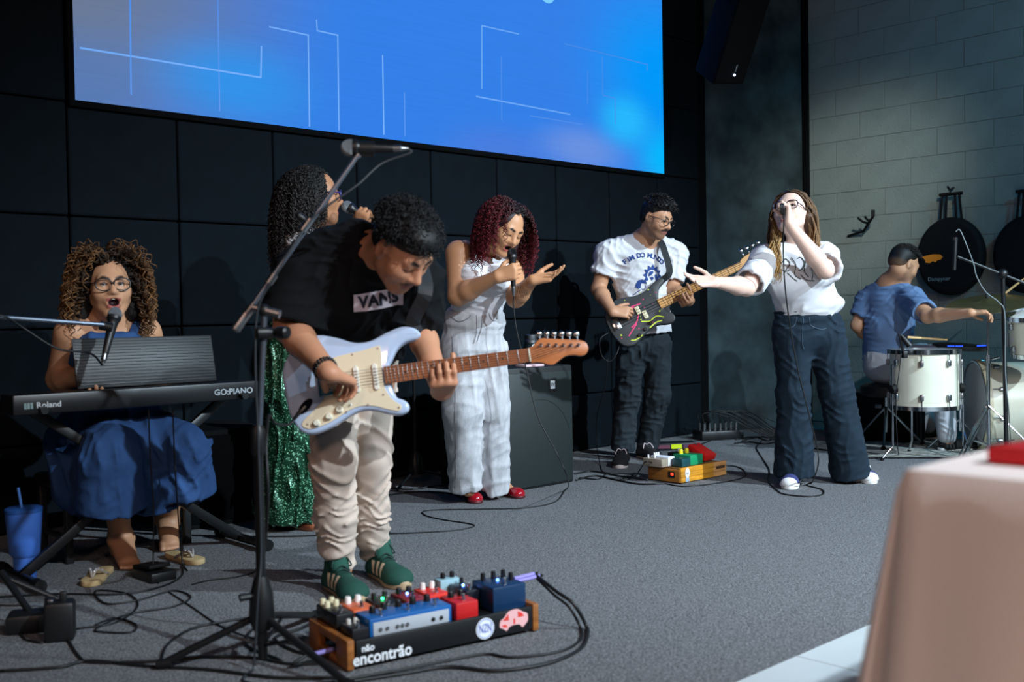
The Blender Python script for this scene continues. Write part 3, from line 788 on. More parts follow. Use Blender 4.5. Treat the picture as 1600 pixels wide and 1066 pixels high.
def shoe(parent, heel, toe, m_up, m_sole, L=0.27, h=0.0035, sole=0.026, collar=0.085, paint=None, base=(255, 255, 255), low=False, width=0.046, tread=0.0, name='shoe'):
    """sneaker: shaped sole, padded upper, tongue and laces; heel and toe are floor points"""
    heel = np.array(heel, float); heel[2] = tread; d = np.array(toe, float) - heel; d[2] = 0; d = nrm(d); s = np.array([-d[1], d[0], 0]); u = np.array([0, 0, 1.0])
    T = lambda x, y, z: heel + d * x * L + s * y + u * z
    S = SDF()
    if not low:
        S.cap(T(0.17, 0, 0.045), T(0.17, 0, collar), 0.040, 0.038, 0.02); S.cap(T(0.15, 0, 0.030), T(0.80, 0, 0.028), 0.036, 0.034, 0.03, side=s, ratio=1.25)
        S.cap(T(0.30, 0, 0.065), T(0.62, 0, 0.045), 0.030, 0.026, 0.03); S.ell(T(0.80, 0, 0.028), (0.20 * L, width * 0.98, 0.034), np.array([d, s, u]), 0.03)
        S.cap(T(0.17, 0, collar + 0.005), T(0.15, 0, collar + 0.08), 0.030, 0.032, 0.004, 's')
        S.plane(T(0.17, 0, collar + 0.01), u + d * -0.1, 0.006)
    else:
        S.cap(T(0.13, 0, 0.028), T(0.85, 0, 0.022), 0.032, 0.026, 0.02, side=s, ratio=1.25); S.ell(T(0.80, 0, 0.020), (0.20 * L, width * 0.9, 0.030), np.array([d, s, u]), 0.02)
        S.cap(T(0.10, 0, 0.055), T(0.52, 0, 0.062), 0.036, 0.034, 0.008, 's')
    S.plane(T(0, 0, sole * 0.6), -u)
    V, F = S.mesh(h); cols = None
    if paint:
        cols = np.tile(np.array(lin(base)), (len(V), 1)); q = V - heel
        paint(np.stack([q @ d / L, q @ s, q[:, 2]], 1), cols)
    o = mesh_obj(name, V, F, m_up, parent, cols=cols)
    outl = [(-0.02, 0.0), (0.0, 0.026), (0.12, 0.036), (0.35, 0.034), (0.6, 0.043), (0.78, width), (0.93, 0.034), (1.0, 0.012), (1.0, -0.010), (0.93, -0.032), (0.78, -width), (0.6, -0.042), (0.35, -0.034), (0.12, -0.036), (0.0, -0.026)]
    ol = spline([(a * L, b, 0) for a, b in outl], 4, closed=True)[:, :2]
    mb = MB(); mb.prism(ol, heel, d, s, u, 0.0, sole, bev=0.005, steps=2); so = mb.build('sole', m_sole, o)
    return o, T
def laces(o, T, m, n=5, z0=0.085, z1=0.062, x0=0.36, x1=0.60, w=0.026):
    mb = MB()
    for i in range(n):
        f = i / (n - 1); x = x0 + (x1 - x0) * f; z = z0 + (z1 - z0) * f
        mb.tube(spline([T(x - 0.02, -w, z - 0.012), T(x, 0, z + 0.006), T(x + 0.02, w, z - 0.012)], 4), 0.0034, 5)
    for sg in (-1, 1): mb.tube(spline([T(x0, 0, z0 + 0.008), T(x0 + 0.03, 0.02 * sg, z0 + 0.018), T(x0 + 0.09, 0.036 * sg, z0 - 0.01), T(x0 + 0.05, 0.03 * sg, z0 - 0.016)], 4), 0.0028, 5)
    lo = mesh_obj('laces', mb.v, mb.f, m, o)
def handheld_mic(name, label, ball, axis, group=None, ball_col=(165, 168, 172), body_col=(20, 21, 24), L=0.165, R=0.0255):
    """ball: centre of the grille; axis: from grille to connector"""
    ax = nrm(axis); t = thing(name, label, 'microphone', np.asarray(ball) + ax * L, group)
    mb = MB(); mb.lathe(ball, ax, [(0.012, R * 0.94), (0.020, R * 0.98), (0.026, R * 0.98), (0.030, R * 0.86), (0.045, R * 0.72), (L * 0.7, R * 0.52), (L - 0.005, R * 0.46), (L, R * 0.40)], 20); mb.build('body', mat('mic_body_%d' % body_col[0], body_col, 0.4), t, smooth=False)
    mb = MB(); prof = [(R * 0.6 * 0 + 0.014, R * 0.97)] + [(0.008 - R * 1.15 * math.sin(a), R * math.cos(a)) for a in np.linspace(0.0, 1.45, 8)]; mb.lathe(ball, ax, prof, 20)
    mb.build('grille', mat('mic_grille_%d' % ball_col[0], ball_col, 0.4, metal=0.6, bump=0.9, bscale=900), t, smooth=True)
    mb = MB(); mb.lathe(np.asarray(ball) + ax * (L - 0.002), ax, [(0, R * 0.42), (0.022, R * 0.42), (0.026, R * 0.3), (0.045, R * 0.2)], 12); mb.build('connector', M_steel, t)
    return np.asarray(ball) + ax * (L + 0.04)
CABLE_Z = 0.0045
def cable(label, pts, r=0.0035, col=(12, 14, 16), n=8, name='cable', group=None):
    p = spline(pts, n); p[:, 2] = np.maximum(p[:, 2], r + 0.0005)
    mb = MB(); mb.tube(p, r, 6); o = mb.build(name, mat('cable_%d_%d_%d' % col, col, 0.5), smooth=True)
    return tag(o, label, 'cable', group)
# ------------------------------------------------------------------ singer in white T-shirt, arm held out
def singer_right():
    root = thing('person', 'long-haired singer in white T-shirt and flared dark jeans, arm held out', 'person', G(1290, 757))
    skin = (226, 190, 172)
    c = P(1236, 334, 5.60); M = frame((-0.46, -0.75, 0.36), (0.12, 0.30, 0.95)); sc = 1.02
    nb = P(1252, 390, 5.68)
    shR = P(1199, 403, 5.62); elR = P(1167, 449, 5.42); wrR = P(1117, 441, 5.28)
    shL = P(1287, 401, 5.68); elL = P(1289, 422, 5.44)
    # microphone first: grille at the lips, tail towards the viewer
    mouth = c + sc * (0.112 * M[1] - 0.064 * M[2])
    ax = nrm((-0.30, -0.93, 0.16)); mic_ball = mouth + ax * 0.022
    grip = mic_ball + ax * 0.085
    dL = nrm((0.02, 0.10, 1.0)); nL = nrm((-1.0, 0.25, 0.0)); wrL = grip - dL * 0.070 - nL * 0.027
    S = SDF()
    head_prims(S, c, M, sc, open_=0.7, neck=nb, neck_r=0.052, jaw=1.02, cheek=1.1)
    S.cap(nb, P(1258, 470, 5.70), 0.075, 0.09, 0.05)
    S.cap(nb, shR, 0.05, 0.045, 0.04); S.cap(nb, shL, 0.05, 0.045, 0.04)
    arm_skin(S, shR, elR, wrR, (0.050, 0.045, 0.046, 0.027)); arm_skin(S, shL, elL, wrL, (0.050, 0.045, 0.046, 0.027))
    hand_prims(S, wrR, nrm((-0.97, -0.22, 0.06)), (0.05, -0.70, 0.70), 1, [(4, 10, 8), (12, 12, 8), (18, 14, 10), (24, 18, 12)], 0.98, thumb=[(0.55, 0.8, 0.2), (0.85, 0.6, 0.1), (0.9, 0.45, 0.05)], spread=0.10)
    hand_prims(S, wrL, dL, nL, -1, [(45, 75, 55), (52, 75, 55), (55, 75, 55), (58, 75, 55)], 0.98, thumb=[(0.6, 0.6, 0.5), (0.7, 0.1, 0.7), (0.5, -0.2, 0.85)], spread=0.03)
    for hp, kn, an in ((P(1240, 512, 5.72), P(1238, 615, 5.76), P(1240, 738, 5.82)), (P(1287, 508, 5.76), P(1310, 612, 5.78), P(1338, 738, 5.83))):
        limb(S, [hp, kn, an], [0.075, 0.055, 0.04]); S.cap(an, an + np.array([0, 0.0, -0.03]), 0.036, 0.030, 0.02)
    S.cap(P(1258, 470, 5.70), P(1263, 505, 5.73), 0.10, 0.11, 0.05)
    b = build_body('body', S, 0.0054, root, skin, lambda V, cl: face_paint(V, cl, c, M, sc, skin, 0.7, brow=(90, 62, 45), lip=(190, 110, 105)))
    eyes_obj(root, c, M, sc, gaze=(0, 1, 0.15))
    glasses(root, c, M, sc, col=(28, 34, 58), rw=0.029, rh=0.023, square=2.8)
    # T-shirt
    side = nrm(shL - shR)
    S = SDF()
    S.cap(P(1246, 415, 5.64), P(1250, 440, 5.65), 0.105, 0.125, 0.05, side=side, ratio=1.28)
    S.cyl(P(1250, 430, 5.66), P(1262, 497, 5.72), 0.125, 0.125, 0.06, side=side, ratio=1.30, rnd=0.03)
    S.ell(P(1270, 474, 5.70), (0.165, 0.13, 0.065), None, 0.05)
    S.ell(P(1222, 440, 5.58), (0.075, 0.07, 0.075), None, 0.06); S.ell(P(1262, 437, 5.60), (0.075, 0.07, 0.075), None, 0.06)
    S.cap(nb + (0, 0, -0.01), shR, 0.062, 0.070, 0.04); S.cap(nb + (0, 0, -0.01), shL, 0.062, 0.070, 0.04)
    eR = shR + (elR - shR) * 0.86; eL = shL + (elL - shL) * 0.80
    S.cyl(shR, eR, 0.076, 0.082, 0.05); S.cyl(shL + (0, 0, 0.0), eL + (0.012, 0, -0.012), 0.074, 0.082, 0.05)
    S.cyl(shR + (elR - shR) * 0.7, eR + (elR - shR) * 0.2, 0.066, 0.072, 0.0, 's'); S.cyl(shL + (elL - shL) * 0.65, eL + (elL - shL) * 0.2, 0.066, 0.078, 0.0, 's')
    S.cap(nb + (0, 0, 0.0), c, 0.066, 0.06, 0.008, 's')
    dsp = folds([((0.5, 0, 1), 0.17, 0.004, 2.0), ((1, 0.3, 0.7), 0.19, 0.005, 2.0), ((-0.7, 0, 1), 0.13, 0.003, 1.6)], 3)
    sh = build_cloth('t_shirt', S, 0.0065, root, mat('cotton_white', (212, 212, 216), 0.85, spec=0.2, bump=0.12, bscale=240), dsp)
    # loose sketch print on the chest
    art = merge2([stroke2(s_, 0.0045) for s_ in ([(-0.075, 0.03), (-0.05, 0.055), (-0.03, 0.03), (-0.05, 0.0), (-0.07, -0.03)], [(-0.02, 0.06), (0.0, 0.02), (-0.01, -0.03), (0.02, -0.055)], [(0.01, 0.055), (0.03, 0.06), (0.045, 0.03), (0.03, 0.0), (0.01, -0.01)],
                                                 [(0.055, 0.05), (0.04, -0.01), (0.06, -0.045)], [(0.06, 0.055), (0.085, 0.0), (0.075, -0.06)], [(-0.05, -0.02), (-0.02, -0.05), (0.0, -0.065)], [(0.02, -0.03), (0.05, -0.06), (0.09, -0.065)], [(-0.08, 0.0), (-0.055, -0.012), (-0.035, -0.005)])] )
    project_art('shirt_print', sh, art[0], art[1], P(1246, 420, 5.50), (1, 0, 0), (0, 0, 1), mat('print_dark_green', (42, 60, 62), 0.8), sh)
    # jeans
    M_j = mat('denim_black_blue', (26, 40, 52), 0.85, spec=0.2, var=0.22, vscale=14, bump=0.25, bscale=420)
    S = SDF()
    sd = nrm((1, 0.12, 0.03))
    S.cap(P(1260, 492, 5.71), P(1262, 515, 5.73), 0.118, 0.130, 0.05, side=sd, ratio=1.30)
    S.cyl(P(1259, 481, 5.71), P(1260, 500, 5.71), 0.122, 0.122, 0.03, side=sd, ratio=1.26)
    S.cap(P(1238, 520, 5.71), P(1240, 612, 5.75), 0.105, 0.085, 0.05); S.cyl(P(1240, 605, 5.75), P(1241, 742, 5.80), 0.085, 0.110, 0.04)
    S.cap(P(1288, 516, 5.76), P(1307, 612, 5.78), 0.108, 0.088, 0.05); S.cyl(P(1306, 603, 5.78), P(1330, 744, 5.84), 0.088, 0.108, 0.04)
    S.cyl(P(1241, 737, 5.80), P(1241, 760, 5.80), 0.10, 0.10, 0.0, 's'); S.cyl(P(1329, 738, 5.84), P(1332, 760, 5.84), 0.098, 0.098, 0.0, 's')
    je = build_cloth('jeans', S, 0.0075, root, M_j, folds([((0.4, 0, 1), 0.13, 0.005, 1.6), ((1, 0.2, 0.05), 0.09, 0.004, 0.8), ((-0.5, 0, 1), 0.09, 0.003, 1.5)], 8))
    mb = MB(); a = np.linspace(0, 2 * math.pi, 40); cc = P(1259, 484, 5.71); mb.tube([cc + np.array([0.163 * math.cos(t), 0.130 * math.sin(t), 0.016 * math.cos(t)]) for t in a], 0.010, 6, cap=False); mb.build('waistband', M_j, je, smooth=True)
    art = merge2([stroke2([(0.0, 0.03), (0.0, -0.10), (0.012, -0.14)], 0.004), stroke2([(0.03, 0.03), (0.045, -0.015), (0.10, -0.035), (0.13, -0.03)], 0.004), stroke2([(-0.03, 0.03), (-0.045, -0.015), (-0.09, -0.03)], 0.004)])
    project_art('seams', je, art[0], art[1], P(1262, 505, 5.5), (1, 0, 0), (0, 0, 1), mat('denim_seam', (52, 72, 88), 0.8), je)
    # trainers
    def pnt(q, cl):
        m_ = (q[:, 0] > 0.90) | (q[:, 2] < 0.03); cl[m_] = lin((225, 225, 225)); m2 = (np.abs(q[:, 1]) < 0.012) & (q[:, 0] < 0.62); cl[m2] = lin((215, 217, 222))
    mu = mat('shoe_canvas', (255, 255, 255), 0.8, vcol=True)
    for hl, to in ((G(1240, 754.5), G(1229, 771)), (G(1340, 746), G(1370, 761))):
        o, T = shoe(root, hl, to, mu, mat('sole_white', (228, 228, 226), 0.6), L=0.255, paint=pnt, base=(52, 58, 110)); laces(o, T, mat('laces_white', (235, 235, 235), 0.8))
    # hair: long, straight to wavy, light brown
    S = SDF(); T = lambda x, y, z: c + sc * (x * M[0] + y * M[1] + z * M[2])
    S.ell(T(0, -0.030, 0.045), (0.086, 0.096, 0.090), M, 0.0)
    S.ell(T(0, 0.075, 0.0), (0.066, 0.08, 0.105), M, 0.012, 's')
    S.cap(T(-0.085, -0.02, -0.02), P(1264, 384, 5.66), 0.026, 0.028, 0.04); S.cap(P(1262, 380, 5.66), P(1270, 412, 5.72), 0.03, 0.016, 0.03)
    S.cap(T(0.075, -0.01, 0.0), P(1215, 372, 5.57), 0.018, 0.012, 0.04)
    S.cap(T(0, -0.08, 0), P(1248, 395, 5.76), 0.06, 0.05, 0.04)
    cols_h = ((66, 46, 32), (168, 128, 86), 0.45)
    hv, hf = S.mesh(0.006); hc = np.tile(np.array(lin((74, 52, 36))), (len(hv), 1))
    V = [hv]; F = [hf]; Cc = [hc]
    rt, nr, v = scalp_roots(c, M, sc, 420, lambda x, y, z: z > -0.25 and not (y > 0.28 and z < 0.62) and not (y > 0.72), 5, 1.06)
    dr = nr * 0.5 + np.sign(v[:, :1]) * M[0] * 0.25 - 0.35 * M[1] - 0.1 * M[2]
    dr /= np.linalg.norm(dr, axis=1)[:, None]
    blk = [(c + sc * (-0.010 * M[1] + 0.02 * M[2]), M, np.array([0.084, 0.100, 0.098]) * sc), (P(1250, 415, 5.66), np.eye(3), np.array([0.13, 0.10, 0.10]))]
    rg = np.random.RandomState(4)
    a, f, cc_ = strands('hair', rt, dr, 0.30 + 0.12 * rg.rand(len(rt)), root, M_hair, n=20, r=0.0042, curl=0.006, pitch=0.16, grav=2.5, stiff=0.05, cols=cols_h, seed=2, wander=0.004, blockers=blk)
    n0 = len(hv); V.append(a); F.append(f + n0); Cc.append(cc_)
    # front locks falling over the shirt
    rt = np.array([T(0.068, 0.03, 0.02) + rg.randn(3) * 0.010 for _ in range(120)]); 
    tgt = [P(1213 - 10 + 14 * rg.rand(), 385, 5.54) for _ in range(120)]
    dr = np.array([nrm(t_ - r_) for t_, r_ in zip(tgt, rt)])
    a2, f2, c2 = strands('hair', rt, dr, 0.32 + 0.09 * rg.rand(120), root, M_hair, n=20, r=0.0038, curl=0.011, pitch=0.15, grav=0.35, stiff=0.12, cols=((80, 56, 36), (190, 150, 92), 0.4), seed=9, wander=0.005, blockers=[blk[1]])
    V.append(a2); F.append(f2 + n0 + len(a)); Cc.append(c2)
    mesh_obj('hair', np.concatenate(V), np.concatenate(F), M_hair, root, cols=np.concatenate(Cc))
    mb = MB(); w0 = elR + (wrR - elR) * 0.30; dv = nrm(wrR - elR)
    mb.tube([w0 + 0.047 * (math.cos(t) * nrm(np.cross(dv, (0, 0, 1))) + math.sin(t) * np.cross(nrm(np.cross(dv, (0, 0, 1))), dv)) for t in np.linspace(0, 2 * math.pi, 20)], 0.0022, 5, cap=False); mb.build('bracelet', mat('thin_cord', (70, 50, 50), 0.7), root, smooth=True)
    return mic_ball, ax
mb_, ax_ = singer_right()
tail = handheld_mic('microphone', 'microphone held to the lips of the singer in white T-shirt', mb_, ax_, 'hand-held vocal microphones')
cable('thin cable falling from the long-haired singer\'s microphone to her shoe', [tail, tail + np.array([-0.004, -0.06, -0.03]), P(1224, 400, 5.28), P(1229, 470, 5.36), P(1243, 560, 5.42), P(1262, 640, 5.45), P(1277, 700, 5.48), P(1278, 728, 5.5), G(1268, 756), G(1262, 760), G(1284, 766), G(1285, 774), G(1262, 777), G(1228, 774), G(1215, 768), G(1200, 752), G(1202, 735), G(1188, 712), G(1182, 700), G(1190, 690)], 0.0035)
# ------------------------------------------------------------------ singer with dark red curls
M_wash = None
def singer_red():
    root = thing('person', 'singer with dark red curly hair, white sleeveless top and pale jeans', 'person', G(745, 778))
    skin = (196, 142, 104)
    c = P(789, 356, 5.12); M = frame((0.50, -0.66, -0.50), (0.40, -0.16, 0.90)); sc = 0.98
    nb = P(756, 396, 5.30)
    shR = P(716, 396, 5.18); elR = P(716, 462, 5.13)
    shL = P(803, 402, 5.30); elL = P(806, 466, 5.12); wrL = P(832, 438, 4.98)
    T = lambda x, y, z: c + sc * (x * M[0] + y * M[1] + z * M[2])
    # microphone: grille just below the lips, body hanging down
    ax = nrm((0.02, -0.06, -1.0)); ball = P(800, 394, 4.98)
    grip = ball + ax * 0.095
    dR = nrm((0.93, -0.25, 0.25)); nR = nrm((0.22, 0.95, 0.05)); wrR = grip - dR * 0.072 - nR * 0.026
    S = SDF()
    head_prims(S, c, M, sc, open_=0.6, neck=nb, neck_r=0.050)
    sd = nrm(shL - shR)
    S.cap(nb, P(748, 470, 5.28), 0.075, 0.085, 0.05, side=sd, ratio=1.25); S.cap(P(748, 470, 5.28), P(740, 515, 5.33), 0.10, 0.115, 0.05, side=sd, ratio=1.2)
    S.cap(nb + (0, 0, -0.01), shR, 0.045, 0.050, 0.04); S.cap(nb + (0, 0, -0.01), shL, 0.045, 0.050, 0.04)
    arm_skin(S, shR, elR, wrR, (0.062, 0.050, 0.048, 0.028)); arm_skin(S, shL, elL, wrL, (0.050, 0.045, 0.043, 0.027))
    hand_prims(S, wrR, dR, nR, 1, [(50, 72, 55), (55, 72, 55), (58, 72, 55), (60, 72, 55)], 0.98, thumb=[(0.6, 0.75, 0.3), (0.85, 0.3, 0.4), (0.8, 0.0, 0.6)], spread=0.02)
    hand_prims(S, wrL, nrm((0.93, -0.05, 0.16)), (-0.05, -0.45, 0.88), -1, [(8, 14, 10), (16, 18, 12), (24, 20, 14), (32, 24, 14)], 0.98, thumb=[(0.7, 0.6, 0.35), (0.9, 0.35, 0.25), (0.95, 0.2, 0.2)], spread=0.08)
    flats = ((G(733, 776), G(754, 797)), (G(780, 770), G(820, 781)))
    legs = ((P(722, 530, 5.30), P(722, 640, 5.27), P(732, 764, 5.38), (0.25, -1, 0)), (P(757, 530, 5.36), P(768, 640, 5.36), P(778, 752, 5.52), (1, -0.55, 0)))
    for hp, kn, an, fd in legs:
        limb(S, [hp, kn, an], [0.07, 0.052, 0.036])
    for (hl, to), (hp, kn, an, fd) in zip(flats, legs):
        f = nrm(to - hl); f[2] = 0; a0 = hl + f * 0.045 + np.array([0, 0, 0.045])
        S.cap(an, a0, 0.036, 0.030, 0.02); S.cap(a0, hl + f * 0.145 + np.array([0, 0, 0.026]), 0.030, 0.019, 0.02, side=np.cross(f, (0, 0, 1)), ratio=1.25)
    def pnt(V, cl):
        face_paint(V, cl, c, M, sc, skin, 0.6, brow=(28, 20, 18), lip=(150, 70, 64), eyes='closed')
        # forearm tattoos
        for k_, (a, b, s_) in enumerate(((elL, wrL, 0.42), (elL, wrL, 0.22))):
            p = a + (b - a) * s_ + np.array([0.0, -0.04, 0]); d = np.linalg.norm(V - p, axis=1); w = np.sin(V[:, 0] * 520 + 3 * np.sin(V[:, 2] * 300)) * np.sin(V[:, 2] * 460)
            m_ = ((d < 0.030) & (w > 0.25)); cl[m_] = cl[m_] * 0.35
    build_body('body', S, 0.0054, root, skin, pnt)
    # sleeveless top
    S = SDF()
    S.cap(P(752, 425, 5.24), P(750, 450, 5.23), 0.095, 0.105, 0.05, side=sd, ratio=1.26); S.cyl(P(750, 440, 5.25), P(744, 491, 5.30), 0.112, 0.108, 0.05, side=sd, ratio=1.22)
    S.ell(P(737, 430, 5.14), (0.062, 0.065, 0.065), None, 0.05); S.ell(P(780, 436, 5.14), (0.062, 0.065, 0.065), None, 0.05)
    S.cap(P(727, 388, 5.22), P(734, 425, 5.20), 0.040, 0.075, 0.03); S.cap(P(790, 395, 5.28), P(782, 425, 5.24), 0.038, 0.07, 0.03)
    S.cap(nb + (0.01, -0.06, 0.01), nb + (0.02, -0.12, 0.12), 0.062, 0.075, 0.01, 's'); S.cap(nb + (0, 0, 0.02), c, 0.068, 0.06, 0.01, 's')
    for s_, e_, o_ in ((shR, elR, -0.035), (shL, elL, 0.03)):
        S.cap(s_ + (o_, 0, 0.03), s_ + (e_ - s_) * 0.45 + (o_ * 1.2, 0, 0), 0.066, 0.058, 0.008, 's')
    top = build_cloth('top', S, 0.006, root, mat('ribbed_white', (233, 231, 236), 0.8, spec=0.2, bump=0.25, bscale=170, stretch=(3, 3, 0.3)), folds([((0.15, 0, 1), 0.055, 0.0035, 1.3)], 5))
    # pale washed jeans
    mj = mat('denim_pale', (186, 186, 190), 0.9, spec=0.15, var=0.22, vscale=28, bump=0.3, bscale=420, stretch=(1, 1, 0.35))
    S = SDF(); sj = nrm((1, 0.25, 0))
    S.cyl(P(742, 484, 5.30), P(741, 505, 5.31), 0.112, 0.125, 0.03, side=sj, ratio=1.2); S.cap(P(741, 510, 5.32), P(738, 540, 5.33), 0.118, 0.125, 0.05, side=sj, ratio=1.24)
    S.cap(P(724, 545, 5.30), P(722, 640, 5.27), 0.108, 0.096, 0.05); S.cyl(P(722, 630, 5.27), P(728, 762, 5.41), 0.096, 0.084, 0.04)
    S.cap(P(761, 545, 5.38), P(769, 640, 5.38), 0.103, 0.090, 0.012); S.cyl(P(769, 630, 5.38), P(771, 766, 5.52), 0.090, 0.086, 0.012)
    for a, b in ((P(728, 757, 5.41), P(728, 778, 5.41)), (P(768, 760, 5.52), P(768, 778, 5.52))): S.cyl(a, b, 0.078, 0.078, 0.0, 's')
    je = build_cloth('jeans', S, 0.0065, root, mj, folds([((0.6, 0, 1), 0.22, 0.006, 2.2), ((1, 0.2, 0.12), 0.13, 0.005, 1.6), ((-0.5, 0, 1), 0.13, 0.003, 2)], 21))
    art = merge2([stroke2([(-0.005, 0.10), (-0.004, -0.02), (-0.02, -0.08)], 0.003), stroke2([(0.025, 0.10), (0.02, 0.0), (-0.002, -0.07)], 0.003), stroke2([(-0.13, 0.055), (-0.09, 0.03), (-0.04, 0.05), (-0.03, 0.08)], 0.004), stroke2([(-0.135, 0.085), (-0.08, 0.085), (-0.03, 0.09)], 0.003), stroke2([(0.05, 0.09), (0.07, 0.04), (0.09, 0.03)], 0.004)])
    project_art('seams', je, art[0], art[1], P(748, 512, 5.1), (1, 0.1, 0), (0, 0, 1), mat('denim_pale_seam', (118, 116, 124), 0.85), je)
    sm = merge2([stroke2([(0.0, 0.35), (0.012, 0.1), (0.005, -0.15), (0.0, -0.37)], 0.004)]); project_art('side_seam', je, sm[0], sm[1], P(706, 640, 5.1), (1, 0.0, 0), (0, 0, 1), mat('denim_pale_seam', (118, 116, 124), 0.85), je)
    mb = MB()
    for a in np.linspace(0, 2 * math.pi, 7)[:-1] + 0.4:
        q = P(742, 492, 5.305) + np.array([0.141 * math.cos(a), 0.119 * math.sin(a), 0]); mb.box(q, (0.012, 0.012, 0.045), None, 0.003)
        mb.build('belt_loop', mj, je); mb = MB()
    # red flat shoes
    mr = mat('patent_red', (150, 14, 30), 0.18, coat=0.6); ms = mat('sole_dark_red', (70, 14, 20), 0.5)
    for hl, to in flats:
        shoe(root, hl, to, mr, ms, L=0.235, low=True, sole=0.014, width=0.040)
    # curly hair
    S = SDF(); S.ell(T(0, -0.025, 0.03), (0.092, 0.100, 0.094), M, 0.0); S.ell(T(0.0, 0.10, -0.035), (0.058, 0.09, 0.075), M, 0.01, 's')
    S.cap(T(0.085, -0.02, -0.01), T(0.10, -0.01, -0.10), 0.040, 0.035, 0.03); S.cap(T(-0.085, 0.0, -0.01), T(-0.085, 0.03, -0.09), 0.030, 0.028, 0.03); S.cap(T(0.03, -0.08, -0.02), P(748, 385, 5.28), 0.07, 0.05, 0.03)
    hv, hf = S.mesh(0.006); hc = np.tile(np.array(lin((38, 14, 18))), (len(hv), 1))
    zz = (hv[:, 2] - c[2]); hc[zz > 0.07] = lin((22, 16, 18))
    rg = np.random.RandomState(3)
    rt, nr, v = scalp_roots(c, M, sc, 600, lambda x, y, z: z > -0.55 and not (y > 0.25 and z < 0.55 and abs(x) < 0.75) and not (y > 0.6 and z < 0.72), 7, 1.02)
    dr = nr * 0.45 + np.sign(v[:, :1]) * M[0] * 0.35 - M[1] * 0.45; dr /= np.linalg.norm(dr, axis=1)[:, None]
    blk = [(T(0, -0.01, 0.015), M, np.array([0.082, 0.092, 0.094]) * sc), (T(0, 0.075, -0.035), M, np.array([0.062, 0.10, 0.085]) * sc)]
    a, f, cc = strands('hair', rt, dr, 0.19 + 0.10 * rg.rand(len(rt)), root, M_hair, n=30, r=0.0030, curl=0.008, pitch=0.028, grav=1.9, stiff=0.045, cols=((15, 11, 13), (104, 20, 32), 0.6), seed=12, wander=0.012, blockers=blk)
    mesh_obj('hair', np.concatenate([hv, a]), np.concatenate([hf, f + len(hv)]), M_hair, root, cols=np.concatenate([hc, cc]))
    return ball, ax
b_, a_ = singer_red()
tail = handheld_mic('microphone', 'black microphone held upright by the red-haired singer', b_, a_, 'hand-held vocal microphones', ball_col=(40, 42, 46), R=0.024)
cable('thin cable hanging from the red-haired singer\'s microphone across the speaker cabinet', [tail, P(802, 478, 5.0), P(808, 520, 5.0), P(822, 575, 5.0), P(840, 650, 4.98), P(868, 705, 4.98), P(886, 745, 5.0), G(886, 765), G(868, 785), G(820, 795), G(740, 797), G(668, 799), G(664, 806), G(690, 813), G(735, 820), G(738, 825), G(700, 831), G(620, 835), G(500, 838)], 0.003)
